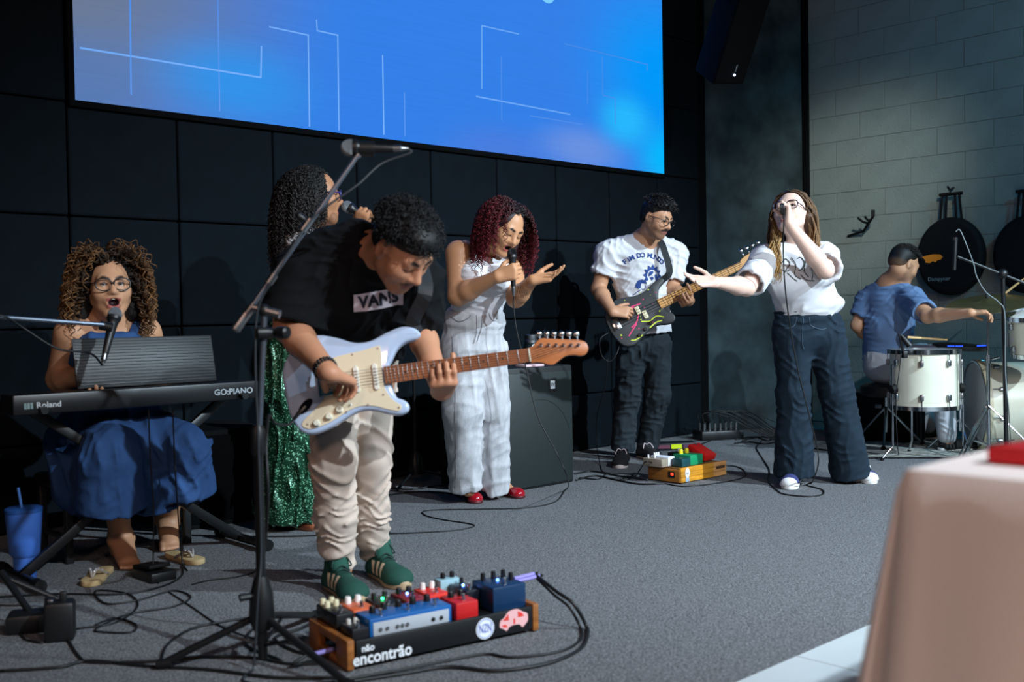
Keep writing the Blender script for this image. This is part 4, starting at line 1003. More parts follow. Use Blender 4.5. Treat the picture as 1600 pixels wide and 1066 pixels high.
# ------------------------------------------------------------------ electric bass and its player
def strings(mb_list, n, O, X, Y, Z, x0, x1, w0, w1, z0, z1, r, parent, m):
    for i in range(n):
        f = i / (n - 1) - 0.5; mb = MB(); mb.tube([O + X * x0 + Y * w0 * f + Z * z0, O + X * x1 + Y * w1 * f + Z * z1], r * (1 + (i / (n - 1)) * 0.9), 4); mb.build('string', m, parent)
def ring(c, n_, r, k=20):
    a = np.linspace(0, 2 * math.pi, k); A = nrm(np.cross(n_, (0.3, 0.2, 1))); B = np.cross(n_, A); return [c + r * (math.cos(t) * A + math.sin(t) * B) for t in a]
def bass_guitar():
    O = P(985, 497, 6.62); X = nrm(P(1165, 412, 6.62) - P(985, 497, 6.62) + np.array([0, 0.02, 0])); Z = nrm((-0.10, -0.97, 0.2)); Z = nrm(Z - X * (Z @ X)); Y = np.cross(Z, X)
    root = thing('bass_guitar', 'dark grey electric bass with pink and yellow paint splatter', 'guitar', O)
    ol = [(-0.150, 0.0), (-0.142, 0.075), (-0.10, 0.125), (-0.04, 0.145), (0.03, 0.135), (0.10, 0.115), (0.17, 0.12), (0.24, 0.145), (0.285, 0.150), (0.300, 0.130), (0.285, 0.112), (0.25, 0.095), (0.225, 0.06), (0.215, 0.034), (0.215, -0.034), (0.225, -0.055), (0.250, -0.085), (0.255, -0.115), (0.235, -0.138), (0.19, -0.135), (0.14, -0.115), (0.08, -0.115), (0.02, -0.14), (-0.05, -0.165), (-0.11, -0.145), (-0.142, -0.08)]
    o2 = spline([(a, b, 0) for a, b in ol], 4, closed=True)[:, :2]
    mb = MB(); mb.prism(o2, O, X, Y, Z, -0.042, 0.0, bev=0.009, steps=3); bd = mb.build('body', mat('bass_dark_grey', (46, 50, 52), 0.5, var=0.1, vscale=12), root)
    L = 0.864
    mb = MB(); mb.add([O + X * 0.20 + Y * 0.032 - Z * 0.018, O + X * 0.20 - Y * 0.032 - Z * 0.018, O + X * (L - 0.09) - Y * 0.021 - Z * 0.012, O + X * (L - 0.09) + Y * 0.021 - Z * 0.012, O + X * 0.20 + Y * 0.032 + Z * 0.009, O + X * 0.20 - Y * 0.032 + Z * 0.009, O + X * (L - 0.09) - Y * 0.021 + Z * 0.009, O + X * (L - 0.09) + Y * 0.021 + Z * 0.009], [(0, 3, 2, 1), (4, 5, 6, 7), (0, 1, 5, 4), (1, 2, 6, 5), (2, 3, 7, 6), (3, 0, 4, 7)])
    nk = mb.build('neck', mat('maple', (196, 140, 74), 0.4, var=0.12, vscale=20), root)
    for k in range(1, 20):
        x = L - L / 2 ** (k / 12) ; xx = (L - 0.09) - (L - L / 2 ** (k / 12)) 
        if xx < 0.22: break
        w = 0.021 + (0.032 - 0.021) * (L - 0.09 - xx) / (L - 0.29); mb = MB(); mb.box(O + X * xx + Z * 0.0095, (0.0025, 2 * w, 0.002), np.array([X, Y, Z])); mb.build('fret', mat('fret_dark', (90, 72, 50), 0.35, metal=0.6), nk)
    hs = [(0, -0.024), (0.02, -0.045), (0.06, -0.05), (0.12, -0.035), (0.17, -0.02), (0.205, 0.0), (0.20, 0.035), (0.16, 0.05), (0.05, 0.045), (0.0, 0.024)]
    mb = MB(); mb.prism(spline([(a, b, 0) for a, b in hs], 3, closed=True)[:, :2], O + X * (L - 0.09), X, Y, Z, -0.016, 0.0, bev=0.003, steps=1); hd = mb.build('headstock', MATS['maple'], root)
    for k in range(4):
        mb = MB(); q = O + X * (L - 0.05 + 0.04 * k) + Y * 0.045; mb.tube([q, q + Y * 0.03], 0.005, 8); mb.ball(q + Y * 0.042, 0.014, 10, 8, (1, 1, 0.4), np.array([X, Y, Z])); mb.build('tuner', M_chrome, hd, smooth=True)
    mp = mat('pickup_cream', (216, 206, 168), 0.5)
    for (x, y) in ((0.062, 0.022), (0.092, -0.022)):
        mb = MB(); mb.box(O + X * x + Y * y + Z * 0.005, (0.028, 0.052, 0.014), np.array([X, Y, Z]), 0.004); pk = mb.build('pickup', mp, root)
        for e in (-1, 1): mb = MB(); mb.lathe(O + X * x + Y * (y + 0.013 * e) + Z * 0.011, Z, [(0, 0.004), (0.002, 0.004)], 8); mb.build('pole_piece', M_steel, pk)
    mb = MB(); mb.box(O + X * -0.10 + Z * 0.006, (0.05, 0.075, 0.012), np.array([X, Y, Z]), 0.003); br = mb.build('bridge', M_chrome, root)
    for (x, y) in ((0.10, -0.085), (0.05, -0.105), (0.0, -0.125)):
        mb = MB(); mb.lathe(O + X * x + Y * y, Z, [(0, 0.012), (0.014, 0.011), (0.016, 0.009)], 14); mb.build('knob', mat('knob_black', (14, 14, 16), 0.3), root)
    strings(None, 4, O, X, Y, Z, -0.09, L - 0.085, 0.056, 0.034, 0.014, 0.012, 0.0009, root, M_steel)
    # paint splatter on the body
    rg = np.random.RandomState(6); lists = {'splatter_pink': [], 'splatter_yellow': []}
    for k in range(30):
        nm = 'splatter_pink' if k % 2 else 'splatter_yellow'; x, y = rg.uniform(-0.12, 0.22), rg.uniform(-0.12, 0.12); r = rg.uniform(0.0015, 0.006)
        lists[nm].append(poly2([(x + r * math.cos(t), y + r * math.sin(t)) for t in np.linspace(0, 6.28, 7)[:-1]]))
    for nm, pts in (('splatter_pink', [(-0.02, -0.06), (0.03, -0.035), (0.07, 0.03), (0.03, 0.06), (0.10, 0.055)]), ('splatter_pink', [(-0.06, -0.10), (-0.02, -0.075), (0.02, -0.05)]), ('splatter_yellow', [(0.05, -0.05), (0.10, -0.07), (0.15, -0.06), (0.19, -0.085)]), ('splatter_yellow', [(0.08, -0.11), (0.13, -0.095), (0.17, -0.10)]), ('splatter_yellow', [(0.02, -0.13), (-0.03, -0.14), (-0.06, -0.13)])): lists[nm].append(stroke2(pts, 0.007))
    for nm, cl in (('splatter_pink', (226, 52, 112)), ('splatter_yellow', (206, 220, 60))):
        for v, f in lists[nm]: mesh_obj('paint_splatter', [O + X * a + Y * b + Z * 0.0012 for a, b in v], f, mat(nm, cl, 0.5), bd, smooth=False)
    # strap
    mb = MB()
    return root, O, X, Y, Z
def strap(root, pts, widths, nrmls, m, th=0.003):
    p = spline(pts, 6); n = len(p); V = []; F = []
    T = np.gradient(p, axis=0); T /= np.linalg.norm(T, axis=1)[:, None]
    N = spline(nrmls, 6)
    for i in range(n):
        nn = nrm(N[i] - T[i] * (N[i] @ T[i])); b = np.cross(T[i], nn)
        for (sx, sn) in ((-0.5, 0), (0.5, 0), (0.5, 1), (-0.5, 1)): V.append(p[i] + b * sx * widths + nn * sn * th)
    for i in range(n - 1):
        for k in range(4): F.append((4 * i + k, 4 * i + (k + 1) % 4, 4 * i + 4 + (k + 1) % 4, 4 * i + 4 + k))
    F += [(3, 2, 1, 0), (4 * n - 4, 4 * n - 3, 4 * n - 2, 4 * n - 1)]
    return mesh_obj('strap', V, F, m, root, smooth=False)
def bassist():
    broot, O, X, Y, Z = bass_guitar()
    root = thing('person', 'bass player with dark hair, moustache and white printed T-shirt', 'person', G(1000, 715))
    skin = (190, 140, 108)
    c = P(1026, 341, 6.66); M = frame((0.66, -0.62, -0.34), (0.22, -0.10, 0.96)); sc = 1.0
    T = lambda x, y, z: c + sc * (x * M[0] + y * M[1] + z * M[2])
    nb = P(1008, 378, 6.80)
    shR = P(951, 392, 6.78); elR = P(935, 452, 6.80); wrR = P(957, 487, 6.58)
    shL = P(1056, 394, 6.86); elL = P(1050, 452, 6.80)
    S = SDF()
    head_prims(S, c, M, sc, open_=0, neck=nb, neck_r=0.058, nose=1.1)
    S.cap(nb, P(1006, 470, 6.84), 0.085, 0.09, 0.05); S.cap(P(1006, 470, 6.84), P(1005, 520, 6.86), 0.09, 0.09, 0.05)
    S.cap(nb, shR, 0.06, 0.055, 0.05); S.cap(nb, shL, 0.06, 0.055, 0.05)
    arm_skin(S, shR, elR, wrR, (0.056, 0.048, 0.047, 0.030))
    # fretting hand under the neck: fingers come up over the strings
    hc_ = O + X * 0.36; wrL = hc_ - Y * 0.055 - Z * 0.06 + X * 0.03
    arm_skin(S, shL, elL, wrL, (0.056, 0.047, 0.045, 0.029))
    hand_prims(S, wrL, nrm(Z * 0.75 - X * 0.35 - Y * 0.15), Y, -1, [(55, 55, 35), (58, 55, 35), (60, 55, 35), (62, 55, 35)], 1.05, thumb=[(0.3, 0.5, 0.7), (0.1, 0.2, 1.0), (0.0, 0.0, 1.0)], spread=0.10)
    hand_prims(S, wrR, nrm(O + X * 0.055 + Z * 0.05 - wrR), -Z * 0.9 - Y * 0.25, 1, [(30, 50, 40), (34, 50, 40), (36, 52, 40), (38, 52, 40)], 1.02, thumb=[(0.6, 0.7, 0.3), (0.85, 0.45, 0.25), (0.9, 0.3, 0.3)], spread=0.05)
    for hp, kn, an in ((P(987, 530, 6.85), P(978, 618, 6.86), P(972, 702, 6.92)), (P(1024, 530, 6.90), P(1025, 616, 6.90), P(1012, 692, 7.05))): limb(S, [hp, kn, an], [0.08, 0.055, 0.04]); S.cap(an, an + np.array([0, -0.02, -0.04]), 0.038, 0.034, 0.02)
    build_body('body', S, 0.006, root, skin, lambda V, cl: face_paint(V, cl, c, M, sc, skin, 0, brow=(22, 18, 18), lip=(140, 88, 76), beard=0.55, stache=1.0, beardcol=(46, 38, 36)))
    eyes_obj(root, c, M, sc, gaze=(0, 0.9, -0.4))
    glasses(root, c, M, sc, col=(14, 14, 16), rw=0.025, rh=0.021, square=2.2)
    # T-shirt
    sd = nrm(shL - shR); S = SDF()
    S.cap(P(1003, 410, 6.82), P(1004, 445, 6.84), 0.125, 0.125, 0.05, side=sd, ratio=1.42); S.cyl(P(1004, 430, 6.84), P(1008, 521, 6.84), 0.125, 0.125, 0.05, side=sd, ratio=1.36)
    S.cap(nb, shR, 0.07, 0.072, 0.05); S.cap(nb, shL, 0.07, 0.072, 0.05)
    eR = shR + (elR - shR) * 0.62; eL = shL + (elL - shL) * 0.80
    S.cyl(shR, eR, 0.078, 0.078, 0.05); S.cyl(shL, eL, 0.076, 0.076, 0.05)
    S.cyl(shR + (elR - shR) * 0.50, shR + (elR - shR) * 0.80, 0.068, 0.068, 0.0, 's'); S.cyl(shL + (elL - shL) * 0.7, shL + (elL - shL) * 1.0, 0.066, 0.066, 0.0, 's')
    S.cap(nb, c, 0.068, 0.066, 0.008, 's'); S.cyl(P(1007, 512, 6.84), P(1008, 530, 6.84), 0.112, 0.112, 0.0, 's', side=sd, ratio=1.36)
    sh = build_cloth('t_shirt', S, 0.0065, root, MATS['cotton_white'], folds([((0.45, 0, 1), 0.12, 0.006, 1.6), ((1, 0.2, 0.5), 0.12, 0.005, 1.4), ((-0.6, 0.1, 1), 0.08, 0.004, 1.4)], 14))
    mb_ = mat('print_blue', (30, 62, 128), 0.8); TX = nrm(sd * np.array([1, 1, 0.3]))
    AO = P(1010, 402, 6.66)
    for ch, a in zip('FIM DO MUNDO', np.linspace(-0.68, 0.68, 12)):
        if ch == ' ': continue
        v, f = text_mesh(ch, 0.042, 0, 0.0012); ca, sa = math.cos(-a), math.sin(-a); R_ = 0.185
        v2 = [(R_ * math.sin(a) + p[0] * ca - p[1] * sa, R_ * math.cos(a) - R_ + p[0] * sa + p[1] * ca) for p in v]
        project_art('letter', sh, v2, f, AO + np.array([0, 0, 0.015]), TX, (0, 0, 1), mb_, sh)
    # printed globe in flames and a bob-haired head
    parts = []
    fl = []; 
    for k, a in enumerate(np.linspace(-0.9, 3.9, 19)): fl.append((0.034 + (0.03 if k % 2 else 0.012)) * np.array([math.cos(a), math.sin(a) * 1.1]))
    inner = [0.036 * np.array([math.cos(a), math.sin(a)]) for a in np.linspace(3.9, -0.9, 19)]
    V = [tuple(p) for p in fl] + [tuple(p) for p in inner[::-1]]; F = [(i, i + 1, 19 + i + 1, 19 + i) for i in range(18)]
    parts.append((V, F)); parts.append(poly2([(-0.028, 0.0), (-0.02, 0.022), (0.004, 0.03), (0.008, 0.016), (-0.008, 0.004), (-0.016, -0.006)])); parts.append(poly2([(-0.018, -0.012), (0.004, -0.010), (0.008, -0.022), (-0.004, -0.034)])); parts.append(poly2([(0.014, 0.004), (0.03, 0.01), (0.034, -0.012), (0.02, -0.03), (0.016, -0.01)]))
    parts = [([(a + 0.035, b) for a, b in v], f) for v, f in parts]
    hd = [(-0.075, -0.075), (-0.068, -0.05), (-0.055, -0.03), (-0.03, -0.026), (-0.010, -0.035), (-0.004, -0.055), (-0.012, -0.053), (-0.022, -0.048), (-0.036, -0.05), (-0.040, -0.062), (-0.040, -0.078), (-0.05, -0.085)]
    parts.append(poly2(hd)); parts.append(stroke2([(-0.04, -0.09), (-0.06, -0.105), (-0.085, -0.125)], 0.004)); parts.append(stroke2([(-0.012, -0.06), (-0.010, -0.075), (-0.022, -0.088), (-0.036, -0.085)], 0.003))
    v, f = merge2(parts); project_art('shirt_print', sh, v, f, P(1014, 430, 6.66), TX, (0, 0, 1), mb_, sh)
    # jeans
    S = SDF(); mj = mat('denim_dark_grey', (38, 46, 52), 0.85, spec=0.2, var=0.25, vscale=10, bump=0.2, bscale=420)
    S.cap(P(1006, 498, 6.85), P(1006, 535, 6.87), 0.110, 0.12, 0.05, side=sd, ratio=1.3)
    S.cap(P(986, 540, 6.85), P(980, 620, 6.85), 0.095, 0.080, 0.05); S.cyl(P(980, 612, 6.85), P(973, 703, 6.92), 0.080, 0.078, 0.04)
    S.cap(P(1026, 540, 6.90), P(1028, 618, 6.90), 0.095, 0.080, 0.05); S.cyl(P(1028, 610, 6.90), P(1012, 697, 7.04), 0.080, 0.074, 0.04)
    build_cloth('jeans', S, 0.0075, root, mj, folds([((0.5, 0, 1), 0.12, 0.006, 1.6), ((-0.5, 0.2, 1), 0.09, 0.005, 1.4), ((1, 0, 0.2), 0.1, 0.004, 1)], 31))
    ms = mat('sole_cream', (206, 192, 190), 0.6)
    for hl, to in ((G(973, 723), G(966, 737)), (G(1000, 714), G(1040, 725))):
        o, T2 = shoe(root, hl, to, mat('suede_black', (22, 22, 26), 0.9), ms, L=0.28, width=0.048); laces(o, T2, mat('laces_pinkish', (214, 196, 200), 0.8), n=5)
    # short dark hair
    S = SDF(); S.ell(T(0, -0.024, 0.050), (0.083, 0.097, 0.080), M, 0.0); S.ell(T(0, 0.036, 0.094), (0.056, 0.052, 0.032), M, 0.03); S.ell(T(0, 0.10, -0.005), (0.085, 0.062, 0.066), M, 0.012, 's')
    S.ell(T(0, -0.05, -0.01), (0.070, 0.058, 0.062), M, 0.03); S.plane(T(0, 0, -0.055), -M[2])
    hv, hf = S.mesh(0.005, folds([((1, 0.3, 0.6), 0.035, 0.004, 2), ((0.2, 1, -0.4), 0.03, 0.004, 2)], 2)); hc = np.tile(np.array(lin((18, 17, 19))), (len(hv), 1))
    rt, nr, v = scalp_roots(c, M, sc, 260, lambda x, y, z: z > 0.42 and y < 0.8, 3, 1.10); dr = nr * 0.7 + M[1] * 0.5
    a, f, cc = strands('hair', rt, dr / np.linalg.norm(dr, axis=1)[:, None], 0.045, root, M_hair, n=10, r=0.0034, curl=0.006, pitch=0.04, grav=0.9, stiff=0.05, cols=((16, 15, 17), (36, 32, 32), 0.4), seed=4)
    mesh_obj('hair', np.concatenate([hv, a]), np.concatenate([hf, f + len(hv)]), M_hair, root, cols=np.concatenate([hc, cc]))
    # strap from the upper horn over the shoulder
    strap(broot, [O + X * 0.285 + Y * 0.135 - Z * 0.03, P(1046, 425, 6.66), P(1038, 392, 6.68), P(1031, 376, 6.76), P(1020, 372, 6.90), P(1000, 400, 7.02)], 0.042, [(0, -1, 0.1), (0.0, -1, 0.2), (0, -1, 0.4), (0, -0.6, 0.9), (0, 0.3, 1), (0, 1, 0.3)], mat('strap_webbing', (34, 38, 42), 0.8))
    return O, X, Y, Z
bO, bX, bY, bZ = bassist()
cable('thin black cable hanging from the splattered bass to the floor', [bO + bX * -0.14 - bY * 0.02 - bZ * 0.03, P(938, 530, 6.6), P(940, 555, 6.6), P(952, 565, 6.6), P(962, 556, 6.6), P(968, 540, 6.62)], 0.0028)
cable('black cable dropping behind the bass player to the floor', [P(950, 560, 6.75), P(946, 600, 6.8), P(933, 650, 6.9), P(932, 690, 7.0), G(938, 728), G(942, 738), G(960, 742)], 0.003)
# ------------------------------------------------------------------ guitar and its player
def electric_guitar():
    O = P(511, 600, 3.34); X = nrm(P(825, 556, 3.37) - O); Z = np.array([-0.04, -0.975, 0.20]); Z = nrm(Z - X * (Z @ X)); Y = np.cross(Z, X)
    A3 = np.array([X, Y, Z])
    root = thing('electric_guitar', 'pale blue electric guitar with cream pickguard and brown neck', 'guitar', O)
    ol = [(-0.136, 0.0), (-0.135, 0.065), (-0.105, 0.120), (-0.055, 0.154), (-0.01, 0.162), (0.045, 0.146), (0.10, 0.122), (0.15, 0.120), (0.20, 0.138), (0.255, 0.152), (0.295, 0.142), (0.313, 0.120), (0.295, 0.104), (0.260, 0.098), (0.232, 0.080), (0.210, 0.045), (0.202, 0.030), (0.202, -0.028), (0.203, -0.045), (0.212, -0.072), (0.236, -0.086), (0.248, -0.104), (0.240, -0.122), (0.215, -0.130), (0.180, -0.122), (0.140, -0.106), (0.10, -0.100), (0.06, -0.110), (0.0, -0.138), (-0.06, -0.152), (-0.10, -0.136), (-0.126, -0.085)]
    o2 = spline([(a, b, 0) for a, b in ol], 4, closed=True)[:, :2]
    mb = MB(); mb.prism(o2, O, X, Y, Z, -0.044, 0.0, bev=0.011, steps=3); bd = mb.build('body', mat('guitar_pale_blue', (184, 200, 226), 0.16, coat=0.7), root)
    pg = [(-0.085, -0.105), (-0.045, -0.075), (-0.01, -0.04), (0.0, 0.0), (-0.005, 0.05), (0.01, 0.075), (0.06, 0.085), (0.12, 0.09), (0.165, 0.098), (0.182, 0.092), (0.178, 0.03), (0.178, -0.03), (0.188, -0.06), (0.205, -0.085), (0.225, -0.102), (0.215, -0.118), (0.18, -0.108), (0.14, -0.092), (0.10, -0.086), (0.055, -0.096), (0.0, -0.122), (-0.06, -0.136), (-0.09, -0.125)]
    mb = MB(); mb.prism(spline([(a, b, 0) for a, b in pg], 3, closed=True)[:, :2], O, X, Y, Z, 0.0002, 0.0032, bev=0.0008, steps=1); pgo = mb.build('pickguard', mat('pickguard_cream', (222, 206, 176), 0.4), root)
    for (x, y) in ((-0.075, -0.12), (0.012, 0.068), (0.09, 0.082), (0.172, 0.09), (0.215, -0.108), (0.12, -0.085), (0.05, -0.098), (0.172, -0.06)):
        mb = MB(); mb.lathe(O + X * x + Y * y + Z * 0.003, Z, [(0, 0.0038), (0.0012, 0.0034)], 8); mb.build('screw', M_steel, pgo)
    for x, tl in ((0.155, 0), (0.095, 0), (0.035, 0.12)):
        X2 = nrm(X - Y * tl); Y2 = np.cross(Z, X2)
        mb = MB(); n = 14
        ov = [(0.0085 * math.cos(t), 0.034 * np.sign(math.sin(t)) + 0.0085 * math.sin(t)) for t in np.linspace(0, 2 * math.pi, 2 * n, endpoint=False)]
        mb.prism(ov, O + X * x + Z * 0.003, X2, Y2, Z, 0, 0.008, bev=0.002, steps=1); pk = mb.build('pickup', mat('pickup_white', (228, 222, 208), 0.45), root)
        for k in range(6): mb = MB(); mb.lathe(O + X * x + Y2 * (-0.026 + 0.0104 * k) + Z * 0.011, Z, [(0, 0.0028), (0.0015, 0.0025)], 8); mb.build('pole_piece', M_steel, pk)
    mb = MB(); mb.box(O + X * -0.005 + Z * 0.006, (0.045, 0.08, 0.010), A3, 0.002); br = mb.build('bridge', M_chrome, root)
    for k in range(6): mb = MB(); mb.box(O + X * -0.008 + Y * (-0.026 + 0.0104 * k) + Z * 0.013, (0.022, 0.009, 0.007), A3, 0.0015); mb.build('saddle', M_steel, br)
    for (x, y) in ((0.03, -0.088), (-0.005, -0.105), (-0.045, -0.120)):
        mb = MB(); mb.lathe(O + X * x + Y * y + Z * 0.003, Z, [(0, 0.0125), (0.004, 0.012), (0.012, 0.009), (0.015, 0.008)], 16); mb.build('knob', mat('knob_cream', (230, 222, 200), 0.4), root)
    mb = MB(); q = O + X * 0.062 - Y * 0.078; mb.tube([q + Z * 0.003, q + Z * 0.014 + X * 0.008], 0.0022, 6); mb.build('selector', M_steel, root)
    # jack plug with cable socket
    # neck
    L = 0.648; n0, n1 = 0.185, L
    mb = MB(); secs = []
    for x, w, t in ((n0, 0.0282, 0.026), (n1, 0.0213, 0.021)):
        secs.append([O + X * x + Y * w + Z * 0.012, O + X * x - Y * w + Z * 0.012, O + X * x - Y * w + Z * 0.006, O + X * x - Y * w * 0.6 - Z * t * 0.5, O + X * x + Y * w * 0.6 - Z * t * 0.5, O + X * x + Y * w + Z * 0.006])
    V = secs[0] + secs[1]; F = [(k, (k + 1) % 6, 6 + (k + 1) % 6, 6 + k) for k in range(6)] + [(5, 4, 3, 2, 1, 0), (6, 7, 8, 9, 10, 11)]
    mb.add(V, F); mwood = mat('roasted_maple', (150, 84, 44), 0.38, var=0.22, vscale=14, stretch=(0.4, 2, 2)); nk = mb.build('neck', mwood, root)
    for k in range(1, 22):
        x = L / 2 ** (k / 12)
        if x < n0 + 0.003: break
        w = 0.0213 + (0.0282 - 0.0213) * (L - x) / (L - n0); mb = MB(); mb.box(O + X * x + Z * 0.0126, (0.0022, 2 * w, 0.0022), A3, 0.0006); mb.build('fret', M_steel, nk)
    for k in (3, 5, 7, 9, 12, 15, 17):
        x = (L / 2 ** (k / 12) + L / 2 ** ((k - 1) / 12)) / 2
        for yy in ((0.009, -0.009) if k == 12 else (0.0,)): mb = MB(); mb.lathe(O + X * x + Y * yy + Z * 0.0118, Z, [(0, 0.0033), (0.0006, 0.0033)], 10); mb.build('inlay_dot', mat('inlay_black', (14, 10, 8), 0.5), nk)
    mb = MB(); mb.box(O + X * L + Z * 0.012, (0.005, 0.0425, 0.007), A3, 0.001); mb.build('nut', mat('nut_bone', (232, 222, 196), 0.4), nk)
    hs = [(0.0, 0.0215), (0.012, 0.026), (0.03, 0.042), (0.045, 0.050), (0.07, 0.046), (0.12, 0.036), (0.165, 0.028), (0.186, 0.016), (0.190, -0.004), (0.180, -0.020), (0.163, -0.024), (0.140, -0.018), (0.115, -0.018), (0.09, -0.030), (0.07, -0.040), (0.052, -0.036), (0.035, -0.028), (0.015, -0.024), (0.0, -0.0215)]
    mb = MB(); mb.prism(spline([(a, b, 0) for a, b in hs], 3, closed=True)[:, :2], O + X * L - Z * 0.002, X, Y, Z, -0.014, 0.004, bev=0.003, steps=2); hd = mb.build('headstock', mat('headstock_maple', (176, 104, 58), 0.38, var=0.2, vscale=12, stretch=(0.4, 2, 2)), root)
    ends = []
    for k in range(6):
        x = L + 0.042 + 0.0238 * k; y = 0.028 - 0.0034 * k; q = O + X * x + Y * y
        mb = MB(); mb.lathe(q + Z * 0.002, Z, [(0, 0.0055), (0.004, 0.0055), (0.006, 0.0035), (0.016, 0.003)], 10); mb.tube([q - Z * 0.012 + Y * 0.0, q - Z * 0.012 + Y * 0.034], 0.0028, 6); e = q - Z * 0.012 + Y * 0.040; mb.ball(e, 0.0095, 10, 8, (1, 1.1, 0.45), A3); mb.build('tuner', M_chrome, hd, smooth=False); ends.append(q + Z * 0.012)
    for k in range(6):
        f = k / 5 - 0.5; mb = MB(); mb.tube([O + X * -0.005 - Y * 0.052 * f * -1 + Z * 0.0165, O + X * L + Y * 0.034 * f + Z * 0.0165, ends[5 - k]], 0.0007, 4); mb.build('string', M_steel, root)
    q = O + X * -0.075 - Y * 0.062; mb = MB(); mb.lathe(q + Z * 0.001, Z, [(0, 0.030), (0.002, 0.028)], 20); 
    ovl = [(0.014 * math.cos(t), 0.030 * math.sin(t)) for t in np.linspace(0, 6.283, 24, endpoint=False)]; mb = MB(); D1 = nrm(X * 0.8 + Y * 0.75); D2 = np.cross(Z, D1); mb.prism([(b, a) for a, b in ovl], q, D1, D2, Z, 0, 0.004, bev=0.001, steps=1); mb.build('jack_plate', mat('black_chrome', (20, 22, 40), 0.1, metal=0.9), root)
    mb = MB(); mb.tube([q + Z * 0.004, q + Z * 0.012 - D1 * 0.03, q + Z * 0.010 - D1 * 0.055], [0.006, 0.007, 0.005], 8); mb.build('jack_plug', mat('plug_black', (14, 14, 18), 0.35), root)
    return root, O, X, Y, Z, q + Z * 0.010 - D1 * 0.055
def guitarist():
    groot, O, X, Y, Z, plug = electric_guitar()
    root = thing('person', 'guitarist in black T-shirt and beige trousers bending over his guitar', 'person', G(545, 918))
    skin = (198, 140, 108)
    c = P(628, 388, 3.28); M = frame((0.56, -0.36, -0.76), (0.52, -0.55, 0.66)); sc = 1.03
    T = lambda x, y, z: c + sc * (x * M[0] + y * M[1] + z * M[2])
    nb = P(566, 388, 3.42)
    shR = P(478, 418, 3.44); elR = P(452, 512, 3.42); wrR = P(513, 582, 3.20)
    shL = P(648, 428, 3.52); elL = P(652, 505, 3.66)
    fx = 0.365
    hc_ = O + X * fx; wrL = hc_ - Y * 0.064 - Z * 0.080 - X * 0.010
    S = SDF()
    head_prims(S, c, M, sc, open_=0, neck=nb, neck_r=0.062, nose=1.1)
    S.cap(nb, P(552, 460, 3.58), 0.055, 0.10, 0.04); S.cap(P(552, 460, 3.58), P(548, 530, 3.76), 0.11, 0.12, 0.05)
    S.cap(nb, shR, 0.048, 0.050, 0.03); S.cap(nb, shL, 0.048, 0.050, 0.03)
    arm_skin(S, shR, elR, wrR, (0.058, 0.050, 0.049, 0.031)); arm_skin(S, shL, elL, wrL, (0.056, 0.048, 0.047, 0.031))
    # strumming hand over the strings
    dR = nrm(O + X * 0.075 + Y * -0.004 + Z * 0.055 - wrR); hand_prims(S, wrR, dR, nrm(-Z * 0.85 - Y * 0.45 + X * 0.2), 1, [(38, 40, 30), (42, 42, 30), (40, 44, 30), (36, 46, 30)], 1.08, thumb=[(0.6, 0.65, 0.45), (0.8, 0.25, 0.55), (0.8, 0.0, 0.6)], spread=0.10)
    # fretting hand: palm below and behind the neck, fingertips on the strings
    hand_prims(S, wrL, nrm(Z * 0.80 + Y * 0.10 + X * 0.10), nrm(Y + X * 0.05), -1, [(50, 55, 48), (54, 56, 48), (54, 56, 48), (54, 54, 46)], 1.08, thumb=[(0.3, 0.35, 0.8), (0.05, 0.15, 1.0), (0.0, 0.0, 1.0)], spread=0.05)
    legs = ((P(528, 540, 3.74), P(524, 730, 3.62), P(532, 880, 3.74)), (P(585, 540, 3.80), P(580, 725, 3.74), P(590, 862, 3.92)))
    for hp, kn, an in legs: limb(S, [hp, kn, an], [0.085, 0.058, 0.042]); a2 = an.copy(); a2[2] = 0.05; S.cap(an, a2, 0.042, 0.036, 0.02)
    build_body('body', S, 0.0045, root, skin, lambda V, cl: face_paint(V, cl, c, M, sc, skin, 0, brow=(22, 18, 17), lip=(140, 84, 76), beard=0.35, stache=0.6, beardcol=(52, 40, 36), eyes='closed'))
    # black T-shirt, loose
    sd = nrm(shL - shR); S = SDF()
    S.cap(P(545, 420, 3.50), P(552, 455, 3.56), 0.145, 0.150, 0.06, side=sd, ratio=1.35); S.cyl(P(552, 440, 3.58), P(548, 545, 3.74), 0.150, 0.145, 0.06, side=sd, ratio=1.32)
    S.cap(nb + (0, 0.0, -0.01), shR + (0.01, 0.01, 0), 0.080, 0.082, 0.05); S.cap(nb + (0, 0.0, -0.01), shL, 0.080, 0.082, 0.05)
    S.ell(P(500, 428, 3.62), (0.15, 0.12, 0.09), None, 0.06)
    eR = shR + (elR - shR) * 0.90; eL = shL + (elL - shL) * 0.95
    S.cyl(shR, eR, 0.092, 0.105, 0.05); S.cyl(shL, eL, 0.088, 0.098, 0.05)
    S.cyl(shR + (elR - shR) * 0.76, shR + (elR - shR) * 1.1, 0.088, 0.095, 0.0, 's'); S.cyl(shL + (elL - shL) * 0.8, shL + (elL - shL) * 1.15, 0.08, 0.088, 0.0, 's')
    nh = nrm(c - nb); S.cap(nb - nh * 0.02, nb + nh * 0.012, 0.088, 0.080, 0.03); S.cap(nb + nh * 0.062, c, 0.062, 0.064, 0.008, 's'); S.plane(nb + nh * 0.035, nh, 0.01) if False else None
    sh = build_cloth('t_shirt', S, 0.006, root, mat('cotton_black', (15, 17, 20), 0.9, spec=0.2, bump=0.12, bscale=240), folds([((0.5, 0, 1), 0.15, 0.006, 2.0), ((1, 0.3, 0.6), 0.17, 0.006, 1.8), ((-0.6, 0, 1), 0.11, 0.004, 1.6)], 41))
    # boxed lettering on the chest
    BO = P(583, 492, 3.30); BX = nrm((0.985, 0.0, 0.02)); BY = nrm((-0.02, -0.35, 0.93))
